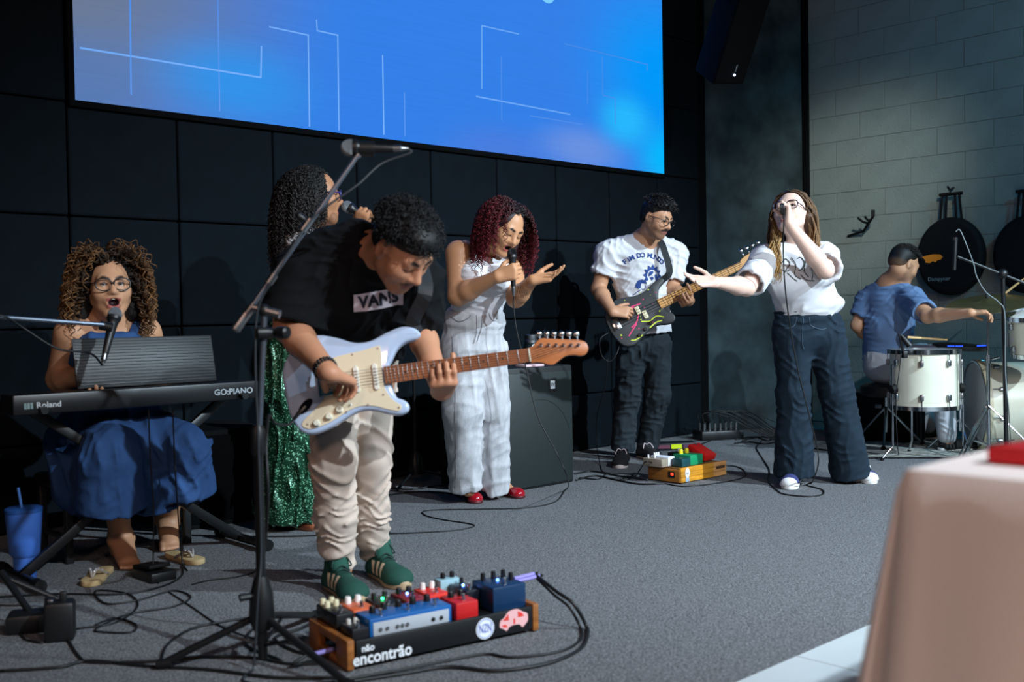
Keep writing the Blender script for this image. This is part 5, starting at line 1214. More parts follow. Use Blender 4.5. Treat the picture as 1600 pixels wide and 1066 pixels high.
    project_art('print_box', sh, *poly2([(-0.078, -0.031), (0.078, -0.031), (0.086, 0.035), (-0.070, 0.035)]), BO, BX, BY, mat('print_white', (226, 214, 222), 0.8), sh, lift=0.007)
    v, f = text_mesh('VANS', 0.062, 0, 0.0030, 1.05); w = max(p[0] for p in v) - min(p[0] for p in v)
    project_art('lettering', sh, [(p[0] * 0.128 / w + 0.004 + 0.06 * p[1], p[1] * 0.95 + 0.002) for p in v], f, BO, BX, BY, mat('print_navy', (18, 22, 40), 0.8), sh, lift=0.0095)
    # beige trousers gathered at the ankles
    S = SDF(); mt = mat('chino_beige', (196, 178, 164), 0.88, spec=0.15, var=0.08, vscale=12, bump=0.15, bscale=300)
    S.cap(P(552, 520, 3.74), P(552, 560, 3.78), 0.13, 0.135, 0.05, side=(1, 0.1, 0), ratio=1.2)
    S.cap(P(522, 575, 3.72), P(522, 720, 3.62), 0.092, 0.072, 0.04); S.cap(P(522, 720, 3.62), P(524, 810, 3.68), 0.072, 0.066, 0.04); S.cap(P(524, 805, 3.68), P(526, 848, 3.71), 0.074, 0.066, 0.03); S.cyl(P(529, 845, 3.72), P(533, 884, 3.74), 0.055, 0.048, 0.02)
    S.cap(P(580, 575, 3.80), P(580, 715, 3.74), 0.088, 0.070, 0.012); S.cap(P(580, 715, 3.74), P(578, 800, 3.82), 0.070, 0.064, 0.02); S.cap(P(578, 795, 3.82), P(578, 835, 3.86), 0.072, 0.064, 0.02); S.cyl(P(581, 830, 3.87), P(588, 868, 3.92), 0.054, 0.047, 0.02)
    ft = folds([((0.45, 0, 1), 0.12, 0.008, 2.2), ((-0.55, 0.1, 1), 0.15, 0.008, 2.0), ((1, 0, 0.4), 0.15, 0.005, 1.8)], 52)
    lowf = folds([((0.2, 0, 1), 0.062, 0.011, 1.2)], 8)
    def dsp(p):
        w = np.clip((0.36 - p[..., 2]) / 0.12, 0, 1) * np.clip((p[..., 2] - 0.12) / 0.06, 0, 1); return ft(p) * (1 - 0.6 * w) + lowf(p) * w
    build_cloth('trousers', S, 0.006, root, mt, dsp)
    # green trainers with three beige stripes
    mu = mat('shoe_suede_green', (255, 255, 255), 0.85, vcol=True)
    def pnt(q, cl):
        for k in range(3):
            x0 = 0.34 + 0.115 * k + (0.075 - q[:, 2]) * 1.0 * 0.9 * 0 ; xx = q[:, 0] + (q[:, 2] - 0.05) * 1.6
            m_ = (np.abs(xx - x0) < 0.030) & (np.abs(q[:, 1]) > 0.022) & (q[:, 2] > 0.028) & (q[:, 2] < 0.072); cl[m_] = lin((214, 190, 160))
        m_ = (q[:, 0] < 0.06) & (q[:, 2] > 0.05); cl[m_] = lin((190, 170, 140))
    for hl, to in ((G(517, 916), G(566, 948)), (G(584, 896), G(640, 926))):
        o, T2 = shoe(root, hl, to, mu, mat('sole_gum', (176, 150, 118), 0.6), L=0.29, h=0.003, paint=pnt, base=(14, 66, 54), width=0.050, collar=0.095, sole=0.03)
        laces(o, T2, mat('laces_green', (10, 46, 40), 0.8), n=6, z0=0.108, z1=0.068, x0=0.32, x1=0.60)
        S = SDF(); S.cap(T2(0.36, 0, 0.085), T2(0.23, 0, 0.150), 0.022, 0.026, 0.01, side=np.cross(T2(1, 0, 0) - T2(0, 0, 0), (0, 0, 1)), ratio=1.5)
        V, F = S.mesh(0.005); tg = mesh_obj('tongue', V, F, mat('tongue_green', (16, 72, 58), 0.85), o)
        TD = nrm(T2(0.36, 0, 0.085) - T2(0.23, 0, 0.150)); SX = nrm(np.cross((0, 0, 1), T2(0, 0, 0) - T2(1, 0, 0))); LN = np.cross(SX, -TD)
        place_text('lettering', 'adidas', 0.016, T2(0.245, 0, 0.148) + LN * 0.0275, SX, -TD, mat('tongue_print', (190, 214, 206), 0.7), tg)
    # short curly black hair, faded sides
    S = SDF(); S.ell(T(0, -0.018, 0.062), (0.084, 0.104, 0.082), M, 0.0); S.ell(T(0, 0.045, 0.095), (0.064, 0.055, 0.034), M, 0.03); S.ell(T(0, 0.112, -0.012), (0.088, 0.060, 0.070), M, 0.012, 's'); S.ell(T(0, -0.045, 0.0), (0.073, 0.068, 0.062), M, 0.03); S.plane(T(0, 0, -0.045), -M[2])
    hv, hf = S.mesh(0.005); hc = np.tile(np.array(lin((14, 14, 15))), (len(hv), 1))
    rt, nr, v = scalp_roots(c, M, sc, 1300, lambda x, y, z: z > 0.10 and y < 0.97 and not (z < 0.40 and y > 0.30), 3, 1.10); rg = np.random.RandomState(1); dr = nr + rg.randn(*nr.shape) * 0.5
    a, f, cc = strands('hair', rt, dr / np.linalg.norm(dr, axis=1)[:, None], 0.024 + 0.018 * rg.rand(len(rt)), root, M_hair, n=16, r=0.0022, curl=0.0055, pitch=0.018, grav=0.5, stiff=0.06, cols=((12, 12, 13), (30, 30, 32), 0.5), seed=4)
    mesh_obj('hair', np.concatenate([hv, a]), np.concatenate([hf, f + len(hv)]), M_hair, root, cols=np.concatenate([hc, cc]))
    # beaded bracelet and ring
    dv = nrm(elR - wrR); bc = wrR + dv * 0.025; A = nrm(np.cross(dv, (0, 0, 1))); B = np.cross(dv, A)
    for off in (-0.006, 0.006):
        mb = MB()
        for t in np.linspace(0, 2 * math.pi, 22)[:-1]: mb.ball(bc + dv * off + 0.034 * (math.cos(t) * A + math.sin(t) * B), 0.0052, 8, 6)
        mesh_obj('bead_bracelet', mb.v, mb.f, mat('bead_black', (12, 13, 16), 0.25), root)['kind'] = 'stuff'
    strap(groot, [O + X * 0.300 + Y * 0.128 - Z * 0.02, O + X * 0.296 + Y * 0.165 + Z * 0.0, P(664, 460, 3.30), P(662, 428, 3.37), P(650, 405, 3.47), P(610, 396, 3.66), P(540, 440, 3.74)], 0.046, [(0, -1, 0.1), (0.0, -1, 0.1), (0.1, -1, 0.1), (0.3, -0.8, 0.5), (0, -0.2, 1), (0, 0.3, 1), (0, 1, 0.2)], mat('strap_leather', (46, 50, 54), 0.6))
    mb = MB(); mb.lathe(O + X * 0.300 + Y * 0.135 - Z * 0.022, nrm(X * 0.6 + Y), [(0, 0.006), (0.006, 0.009), (0.018, 0.008), (0.02, 0.004)], 12); mb.build('strap_button', M_chrome, groot)
    return plug
g_plug = guitarist()
cable('dark guitar cable curving from the pale blue guitar\'s jack to the microphone stand', [g_plug, P(450, 664, 3.2), P(430, 662, 3.15), P(420, 650, 3.1), P(416, 700, 3.0), P(418, 800, 2.98), G(400, 985), G(385, 1010), G(440, 1035)], 0.0045)
# ------------------------------------------------------------------ singer at the keyboard
def keyboardist():
    root = thing('person', 'curly-haired woman in blue denim dress and glasses, seated and singing at the keyboard', 'person', G(190, 860))
    skin = (196, 146, 112)
    c = P(171, 449, 4.20); M = frame((0.46, -0.86, 0.10), (-0.06, 0.06, 1.0)); sc = 1.0
    T = lambda x, y, z: c + sc * (x * M[0] + y * M[1] + z * M[2])
    nb = P(166, 508, 4.30); shR = P(112, 522, 4.18); shL = P(226, 520, 4.42)
    elR = P(95, 592, 4.26); wrR = P(126, 588, 4.10); elL = P(256, 590, 4.58); wrL = P(272, 584, 4.42)
    S = SDF(); head_prims(S, c, M, sc, open_=1.0, neck=nb, neck_r=0.055, jaw=1.06, cheek=1.15)
    sd = nrm(shL - shR)
    S.cap(nb, P(172, 560, 4.32), 0.085, 0.11, 0.05, side=sd, ratio=1.25); S.cap(P(172, 560, 4.32), P(178, 675, 4.42), 0.12, 0.14, 0.05)
    S.cap(nb, shR, 0.055, 0.058, 0.05); S.cap(nb, shL, 0.055, 0.058, 0.05)
    arm_skin(S, shR, elR, wrR, (0.064, 0.054, 0.050, 0.029)); arm_skin(S, shL, elL, wrL, (0.064, 0.054, 0.050, 0.029))
    F3 = np.array([0.62, -0.70, -0.15])
    hand_prims(S, wrR, F3, (0, 0, -1), 1, [(20, 30, 20)] * 4, 1.0); hand_prims(S, wrL, F3, (0, 0, -1), -1, [(20, 30, 20)] * 4, 1.0)
    hip = P(178, 675, 4.42); kR = P(172, 712, 4.02); kL = P(284, 700, 4.26)
    aR = P(188, 836, 4.27); aL = P(262, 806, 4.54)
    limb(S, [hip, kR, aR], [0.10, 0.062, 0.042]); limb(S, [hip, kL, aL], [0.10, 0.062, 0.042])
    S.cap(kR + (aR - kR) * 0.25, kR + (aR - kR) * 0.5, 0.055, 0.050, 0.03); S.cap(kL + (aL - kL) * 0.25, kL + (aL - kL) * 0.5, 0.055, 0.050, 0.03)
    # bare feet with toes
    for an, toe, flat in ((aR, G(204, 892), 1), (aL, G(266, 862), 1)):
        toe = np.array(toe); f = toe - an; f[2] = 0; f = nrm(f); sdv = np.cross(f, (0, 0, 1.0))
        heel = an.copy() - f * 0.03; heel[2] = 0.028
        S.cap(an, heel, 0.038, 0.030, 0.03); ball = toe - f * 0.055; ball[2] = 0.022; S.cap(an + f * 0.02 + np.array([0, 0, -0.02]), ball, 0.034, 0.021, 0.03, side=sdv, ratio=1.5); S.cap(heel, ball, 0.026, 0.020, 0.03, side=sdv, ratio=1.2)
        for k, (o_, l_, r_) in enumerate(((-0.030, 0.055, 0.0125), (-0.012, 0.056, 0.0095), (0.003, 0.052, 0.009), (0.017, 0.046, 0.0085), (0.030, 0.038, 0.008))):
            sg = 1 if an is aL else -1
            b0 = ball + sdv * o_ * sg * -1; S.cap(b0, b0 + f * l_ + np.array([0, 0, -0.010]), r_ * 1.1, r_, 0.006)
    build_body('body', S, 0.0054, root, skin, lambda V, cl: face_paint(V, cl, c, M, sc, skin, 1.0, brow=(30, 20, 16), lip=(158, 84, 78)))
    eyes_obj(root, c, M, sc, gaze=(0.1, 1, 0.1))
    mb = MB(); mb.tube(spline([T(-0.013, 0.080, -0.0575), T(0, 0.087, -0.057), T(0.013, 0.080, -0.0575)], 4), 0.0035, 6); mb.build('teeth', mat('teeth', (225, 220, 210), 0.3), root, smooth=True)
    glasses(root, c, M, sc, col=(20, 16, 18), rw=0.030, rh=0.024, square=2.3)
    # denim dress with shoulder straps
    md = mat('denim_blue', (46, 76, 122), 0.85, spec=0.2, var=0.12, vscale=18, bump=0.25, bscale=380)
    S = SDF(); S.cap(P(170, 556, 4.27), P(174, 600, 4.32), 0.125, 0.130, 0.05, side=sd, ratio=1.22); S.cap(P(174, 600, 4.32), P(178, 672, 4.42), 0.135, 0.165, 0.05, side=sd, ratio=1.15)
    S.ell(P(148, 548, 4.16), (0.07, 0.07, 0.07), None, 0.05); S.ell(P(196, 548, 4.24), (0.07, 0.07, 0.07), None, 0.05)
    S.plane(P(170, 519, 4.25), (0, 0, 1), 0.01)
    S.cap(hip, kR, 0.155, 0.105, 0.07); S.cap(hip, kL, 0.155, 0.105, 0.07); S.cap((kR + kL) / 2 + (-0.05, 0.12, 0.0), hip, 0.11, 0.13, 0.06)
    S.cap(P(110, 690, 4.30), P(130, 760, 4.24), 0.10, 0.12, 0.07)
    S.cyl(kR + (0, 0.0, 0.01), P(176, 788, 4.08), 0.105, 0.140, 0.03); S.cyl(kL + (0, 0, 0.01), P(288, 770, 4.30), 0.105, 0.130, 0.03); S.cyl((kR + kL) / 2 + (0, 0.06, -0.02), P(232, 776, 4.28), 0.10, 0.14, 0.04)
    S.cyl(P(176, 775, 4.08), P(176, 806, 4.08), 0.122, 0.125, 0.0, 's'); S.cyl(P(284, 758, 4.30), P(284, 785, 4.30), 0.112, 0.115, 0.0, 's')
    dr_ = build_cloth('dress', S, 0.008, root, md, folds([((1, 0.5, 0.1), 0.13, 0.010, 1.4), ((0.6, -0.6, 0.5), 0.12, 0.005, 1.6)], 61))
    for s0, s1, s2 in ((P(124, 530, 4.14), P(126, 512, 4.20), P(128, 500, 4.30)), (P(207, 530, 4.25), P(214, 508, 4.32), P(214, 494, 4.42))):
        strap(dr_, [s0 + (0, 0.0, -0.03), s0, s1 + np.array([0, 0, 0.01]), s2 + np.array([0, 0.05, 0.01])], 0.032, [(0, -1, 0.2), (0, -1, 0.3), (0, -0.8, 0.6), (0, 0, 1)], md, 0.006)
    # hair: brown curls with light ends
    S = SDF(); S.ell(T(0, -0.035, 0.035), (0.098, 0.098, 0.098), M, 0.0); S.ell(T(0, 0.085, -0.018), (0.068, 0.08, 0.080), M, 0.012, 's')
    S.cap(T(0.085, -0.05, -0.02), T(0.105, -0.06, -0.11), 0.040, 0.030, 0.03); S.cap(T(-0.080, -0.05, -0.02), T(-0.085, -0.06, -0.10), 0.035, 0.028, 0.03); S.cap(T(0, -0.09, 0), T(0.02, -0.12, -0.12), 0.065, 0.045, 0.04)
    hv, hf = S.mesh(0.006); hc = np.tile(np.array(lin((22, 15, 12))), (len(hv), 1)); rg = np.random.RandomState(3)
    rt, nr, v = scalp_roots(c, M, sc, 760, lambda x, y, z: z > -0.6 and not (y > 0.30 and z < 0.55 and abs(x) < 0.88) and not (y > 0.80), 17, 1.03)
    dr = nr * 0.8 + np.sign(v[:, :1]) * M[0] * 0.14 - 0.3 * M[1]; dr /= np.linalg.norm(dr, axis=1)[:, None]
    blk = [(T(0, -0.015, 0.015), M, np.array([0.090, 0.096, 0.104])), (T(0, 0.085, -0.03), M, np.array([0.066, 0.09, 0.078]))]
    a, f, cc = strands('hair', rt, dr, 0.17 + 0.10 * rg.rand(len(rt)), root, M_hair, n=26, r=0.0034, curl=0.010, pitch=0.042, grav=1.7, stiff=0.05, cols=((22, 15, 12), (122, 84, 48), 0.7), seed=22, wander=0.014, blockers=blk)
    mesh_obj('hair', np.concatenate([hv, a]), np.concatenate([hf, f + len(hv)]), M_hair, root, cols=np.concatenate([hc, cc]))
keyboardist()
# ------------------------------------------------------------------ singer in the green sequin skirt, half hidden by the guitarist
def back_singer():
    root = thing('person', 'singer with long black curls in profile, green sequin skirt, behind the guitarist', 'person', G(455, 824))
    skin = (176, 124, 90)
    c = P(494, 306, 4.72); M = frame((0.95, 0.26, 0.02), (-0.03, 0.0, 1.0)); sc = 1.0
    T = lambda x, y, z: c + sc * (x * M[0] + y * M[1] + z * M[2])
    nb = P(478, 352, 4.78); shR = P(468, 374, 4.64); shL = P(482, 372, 4.94); elR = P(516, 432, 4.60)
    ax = nrm((0.85, -0.05, -0.52)); ball = P(541, 322, 4.62); grip = ball + ax * 0.10
    dR = nrm((0.25, -0.2, 0.95)); nR = nrm((0.35, 0.92, 0.10)); wrR = grip - dR * 0.075 - nR * 0.027
    S = SDF(); head_prims(S, c, M, sc, open_=0.6, neck=nb, neck_r=0.05)
    S.cap(nb, P(466, 470, 4.80), 0.08, 0.095, 0.05); S.cap(P(466, 470, 4.80), P(462, 530, 4.82), 0.10, 0.12, 0.05); S.cap(nb, shR, 0.05, 0.05, 0.04); S.cap(nb, shL, 0.05, 0.05, 0.04)
    arm_skin(S, shR, elR, wrR, (0.05, 0.043, 0.043, 0.027)); arm_skin(S, shL, P(505, 440, 4.98), P(555, 470, 4.9), (0.05, 0.043, 0.043, 0.027)); hand_prims(S, P(555, 470, 4.9), (1, -0.2, 0), (0, 0.3, 1), -1, [(20, 25, 20)] * 4)
    hand_prims(S, wrR, dR, nR, 1, [(48, 72, 55), (54, 72, 55), (57, 72, 55), (60, 72, 55)], 0.98, thumb=[(0.6, 0.7, 0.35), (0.8, 0.2, 0.5), (0.7, 0.0, 0.7)], spread=0.02)
    for hp, kn, an, to in ((P(455, 540, 4.78), P(458, 680, 4.76), P(452, 800, 4.82), G(496, 824)), (P(470, 540, 4.90), P(478, 680, 4.90), P(474, 790, 5.0), G(520, 812))):
        limb(S, [hp, kn, an], [0.075, 0.055, 0.038]); f = to - an; f[2] = 0; f = nrm(f); h_ = an - f * 0.02; h_[2] = 0.04; S.cap(an, h_, 0.036, 0.03, 0.02); b_ = to - f * 0.05; b_[2] = 0.034; S.cap(h_ + (0, 0, 0.01), b_, 0.030, 0.020, 0.02, side=np.cross(f, (0, 0, 1)), ratio=1.4)
    build_body('body', S, 0.006, root, skin, lambda V, cl: face_paint(V, cl, c, M, sc, skin, 0.6, brow=(24, 18, 16), lip=(150, 80, 74)))
    eyes_obj(root, c, M, sc)
    glasses(root, c, M, sc, col=(40, 48, 120), rw=0.028, rh=0.021, square=3)
    sd = nrm(shL - shR); S = SDF(); S.cap(P(472, 395, 4.78), P(468, 440, 4.79), 0.105, 0.105, 0.05, side=sd, ratio=1.3); S.cyl(P(468, 430, 4.79), P(463, 520, 4.82), 0.105, 0.105, 0.04, side=sd, ratio=1.25)
    S.cap(nb, shR, 0.06, 0.064, 0.05); S.cap(nb, shL, 0.06, 0.064, 0.05); eR = shR + (elR - shR) * 0.55; S.cyl(shR, eR, 0.068, 0.075, 0.05); S.cap(nb, c, 0.064, 0.06, 0.008, 's')
    build_cloth('blouse', S, 0.0075, root, MATS['cotton_white'], folds([((0.4, 0, 1), 0.13, 0.005, 1.6)], 71))
    m = mat('sequin_green', (18, 66, 44), 0.35, metal=0.35, spec=0.6); nt = m.node_tree; N = nt.nodes; L = nt.links; b = N['Principled BSDF']
    tc = N.new('ShaderNodeTexCoord'); vo = N.new('ShaderNodeTexVoronoi'); vo.inputs['Scale'].default_value = 210; L.new(tc.outputs['Object'], vo.inputs['Vector'])
    sep = N.new('ShaderNodeSeparateColor'); L.new(vo.outputs['Color'], sep.inputs['Color']); mr = N.new('ShaderNodeMapRange'); mr.inputs['From Min'].default_value = 0.80; mr.inputs['From Max'].default_value = 0.97; L.new(sep.outputs['Red'], mr.inputs['Value'])
    mx = N.new('ShaderNodeMix'); mx.data_type = 'RGBA'; mx.inputs['A'].default_value = lin((14, 62, 40)) + (1,); mx.inputs['B'].default_value = lin((150, 222, 180)) + (1,); L.new(mr.outputs['Result'], mx.inputs['Factor']); L.new(mx.outputs['Result'], b.inputs['Base Color'])  # sparkle of the sequins painted into the base colour as pale cells
    bp = N.new('ShaderNodeBump'); bp.inputs['Strength'].default_value = 1.0; bp.inputs['Distance'].default_value = 0.02; L.new(sep.outputs['Green'], bp.inputs['Height']); L.new(bp.outputs['Normal'], b.inputs['Normal'])
    S = SDF(); S.cyl(P(463, 505, 4.82), P(458, 620, 4.82), 0.115, 0.145, 0.05, side=sd, ratio=1.15); S.cyl(P(458, 600, 4.82), P(455, 808, 4.86), 0.135, 0.155, 0.05, side=sd, ratio=1.1); S.cyl(P(455, 796, 4.86), P(455, 825, 4.86), 0.14, 0.145, 0, 's')
    build_cloth('sequin_skirt', S, 0.007, root, m, folds([((1, 0.6, 0.0), 0.09, 0.014, 0.9), ((0.8, -0.6, 0.1), 0.11, 0.010, 1.0)], 77))
    for hl, to in ((G(440, 822), G(498, 829)), (G(470, 812), G(525, 816))):
        o, T2 = shoe(root, hl, to, mat('sandal_tan', (150, 84, 52), 0.6), mat('sole_tan', (110, 66, 44), 0.6), L=0.24, low=True, sole=0.014, width=0.042)
    # long tight curls
    S = SDF(); S.ell(T(0, -0.035, 0.035), (0.092, 0.094, 0.088), M, 0.0); S.ell(T(0, 0.092, -0.03), (0.075, 0.08, 0.095), M, 0.012, 's')
    S.cap(T(0.02, -0.07, 0), P(452, 400, 4.74), 0.09, 0.055, 0.04); S.cap(T(0.08, -0.01, -0.02), T(0.080, 0.00, -0.09), 0.024, 0.020, 0.03)
    hv, hf = S.mesh(0.006); hc = np.tile(np.array(lin((12, 11, 12))), (len(hv), 1)); rg = np.random.RandomState(3)
    rt, nr, v = scalp_roots(c, M, sc, 620, lambda x, y, z: z > -0.5 and not (y > 0.30 and z < 0.65 and abs(x) < 0.9) and not (y > 0.72), 27, 1.04)
    dr = nr * 0.6 - 0.8 * M[1] + np.sign(v[:, :1]) * M[0] * 0.05; dr /= np.linalg.norm(dr, axis=1)[:, None]
    blk = [(T(0, -0.02, 0.01), M, np.array([0.088, 0.094, 0.096])), (T(0, 0.09, -0.03), M, np.array([0.075, 0.09, 0.09])), (P(466, 430, 4.80), np.eye(3), np.array([0.12, 0.16, 0.16]))]
    a, f, cc = strands('hair', rt, dr, 0.28 + 0.14 * rg.rand(len(rt)), root, M_hair, n=34, r=0.0030, curl=0.0085, pitch=0.032, grav=1.8, stiff=0.05, cols=((12, 11, 12), (34, 28, 26), 0.6), seed=32, wander=0.012, blockers=blk)
    rt, nr, v = scalp_roots(c, M, sc, 300, lambda x, y, z: x > 0.25 and -0.45 < y < 0.36 and -0.55 < z < 0.8, 37, 1.06)
    dr = nr * 0.45; dr[:, 2] -= 0.5; dr /= np.linalg.norm(dr, axis=1)[:, None]
    a2, f2, c2 = strands('hair', rt, dr, 0.10 + 0.09 * rg.rand(len(rt)), root, M_hair, n=24, r=0.0030, curl=0.0085, pitch=0.030, grav=2.2, stiff=0.045, cols=((12, 11, 12), (34, 28, 26), 0.6), seed=35, wander=0.010, blockers=blk)
    mesh_obj('hair', np.concatenate([hv, a, a2]), np.concatenate([hf, f + len(hv), f2 + len(hv) + len(a)]), M_hair, root, cols=np.concatenate([hc, cc, c2]))
    return ball, ax
b_, a_ = back_singer()
tail = handheld_mic('microphone', 'silver-headed microphone held by the singer in profile', b_, a_, 'hand-held vocal microphones')
# ------------------------------------------------------------------ drummer seen from behind
def drummer():
    root = thing('person', 'short-haired drummer in blue T-shirt reaching over the drums', 'person', G(1440, 700))
    skin = (202, 150, 116)
    c = P(1412, 413, 7.15); M = frame((0.84, 0.28, -0.44), (0.36, 0.10, 0.92)); sc = 1.0
    T = lambda x, y, z: c + sc * (x * M[0] + y * M[1] + z * M[2])
    nb = P(1392, 446, 7.26); shR = P(1424, 466, 7.08); elR = P(1450, 494, 6.82); wrR = P(1516, 489, 6.50); shL = P(1357, 466, 7.40); elL = P(1340, 508, 7.38); wrL = P(1372, 545, 7.50)
    hip = P(1384, 560, 7.32)
    S = SDF(); head_prims(S, c, M, sc, open_=0, neck=nb, neck_r=0.060)
    S.cap(nb, P(1388, 500, 7.28), 0.09, 0.10, 0.05); S.cap(P(1388, 500, 7.28), hip, 0.11, 0.12, 0.05); S.cap(nb, shR, 0.06, 0.055, 0.05); S.cap(nb, shL, 0.06, 0.055, 0.05)
    arm_skin(S, shR, elR, wrR, (0.056, 0.047, 0.046, 0.029)); arm_skin(S, shL, elL, wrL, (0.056, 0.047, 0.046, 0.029))
    hand_prims(S, wrR, nrm((0.97, -0.05, 0.02)), (0.05, -0.10, -1.0), 1, [(25, 45, 35), (30, 45, 35), (34, 45, 35), (38, 45, 35)], 1.02)
    hand_prims(S, wrL, nrm((0.9, 0.4, 0)), (0, 0, -1), -1, [(30, 45, 35)] * 4)
    kR = P(1468, 560, 7.0); aR = P(1480, 685, 7.02); kL = P(1440, 556, 7.68); aL = P(1448, 670, 7.7)
    for h2, k2, a2 in ((hip, kR, aR), (hip, kL, aL)): limb(S, [h2, k2, a2], [0.085, 0.058, 0.04]); q = a2.copy(); q[2] = 0.05; S.cap(a2, q, 0.038, 0.035, 0.02)
    build_body('body', S, 0.0062, root, skin, lambda V, cl: face_paint(V, cl, c, M, sc, skin, 0, brow=(26, 20, 18), beard=0.4, beardcol=(60, 46, 40)))
    sd = nrm(shR - shL); S = SDF(); S.cap(P(1390, 472, 7.26), P(1388, 510, 7.28), 0.125, 0.13, 0.05, side=sd, ratio=1.38); S.cyl(P(1388, 500, 7.28), P(1384, 566, 7.34), 0.13, 0.135, 0.05, side=sd, ratio=1.28)
    S.cap(nb, shR, 0.072, 0.074, 0.05); S.cap(nb, shL, 0.072, 0.074, 0.05)
    eR = shR + (elR - shR) * 0.80; eL = shL + (elL - shL) * 0.72
    S.cyl(shR, eR, 0.078, 0.080, 0.05); S.cyl(shL, eL, 0.078, 0.080, 0.05); S.cyl(shR + (elR - shR) * 0.7, shR + (elR - shR) * 1.05, 0.068, 0.072, 0, 's'); S.cyl(shL + (elL - shL) * 0.6, shL + (elL - shL) * 1.05, 0.068, 0.072, 0, 's'); S.cap(nb + (0.01, -0.01, 0.01), c, 0.066, 0.066, 0.008, 's')
    build_cloth('t_shirt', S, 0.0065, root, mat('cotton_blue', (104, 130, 168), 0.88, spec=0.2, bump=0.12, bscale=240), folds([((0.5, 0, 1), 0.13, 0.006, 1.8), ((1, 0.3, 0.5), 0.15, 0.005, 1.6), ((-0.6, 0, 1), 0.10, 0.004, 1.6)], 81))
    S = SDF(); S.cap(hip, hip + (0, 0, -0.05), 0.13, 0.135, 0.05, side=sd, ratio=1.25); S.cap(hip, kR, 0.105, 0.085, 0.05); S.cap(kR, aR + (0, 0, 0.02), 0.082, 0.062, 0.04); S.cap(hip, kL, 0.105, 0.085, 0.05); S.cap(kL, aL + (0, 0, 0.02), 0.082, 0.062, 0.04)
    build_cloth('trousers', S, 0.008, root, mat('cotton_light_grey', (176, 178, 184), 0.88, spec=0.2), folds([((0.4, 0, 1), 0.1, 0.006, 1.8)], 85))
    for hl, to in ((aR * np.array([1, 1, 0]) + (-0.05, 0, 0), aR * np.array([1, 1, 0]) + (0.2, 0.05, 0)), (aL * np.array([1, 1, 0]) + (-0.05, 0, 0), aL * np.array([1, 1, 0]) + (0.2, 0.05, 0))):
        o, T2 = shoe(root, hl, to, mat('shoe_black', (18, 18, 20), 0.7), mat('sole_white', (228, 228, 226), 0.6), L=0.28)
    S = SDF(); S.ell(T(0, -0.024, 0.046), (0.080, 0.096, 0.080), M, 0.0); S.ell(T(0, 0.10, -0.01), (0.085, 0.058, 0.066), M, 0.012, 's'); S.ell(T(0, -0.05, -0.005), (0.070, 0.062, 0.055), M, 0.03); S.plane(T(0, 0, -0.045), -M[2])
    hv, hf = S.mesh(0.005); q = (hv - c) @ M.T; t = np.clip((q[:, 2] + 0.05) / 0.06, 0, 1)[:, None]; hc = np.array(lin((120, 90, 70))) * (1 - t) + np.array(lin((20, 17, 16))) * t
    rt, nr, v = scalp_roots(c, M, sc, 420, lambda x, y, z: z > 0.45 and y < 0.8, 3, 1.07); dr = nr * 0.6 + M[1] * 0.6
    a, f, cc = strands('hair', rt, dr / np.linalg.norm(dr, axis=1)[:, None], 0.03, root, M_hair, n=8, r=0.003, curl=0.002, pitch=0.04, grav=0.4, stiff=0.05, cols=((18, 16, 15), (34, 28, 26), 0.3), seed=4)
    mesh_obj('hair', np.concatenate([hv, a]), np.concatenate([hf, f + len(hv)]), M_hair, root, cols=np.concatenate([hc, cc]))
drummer()
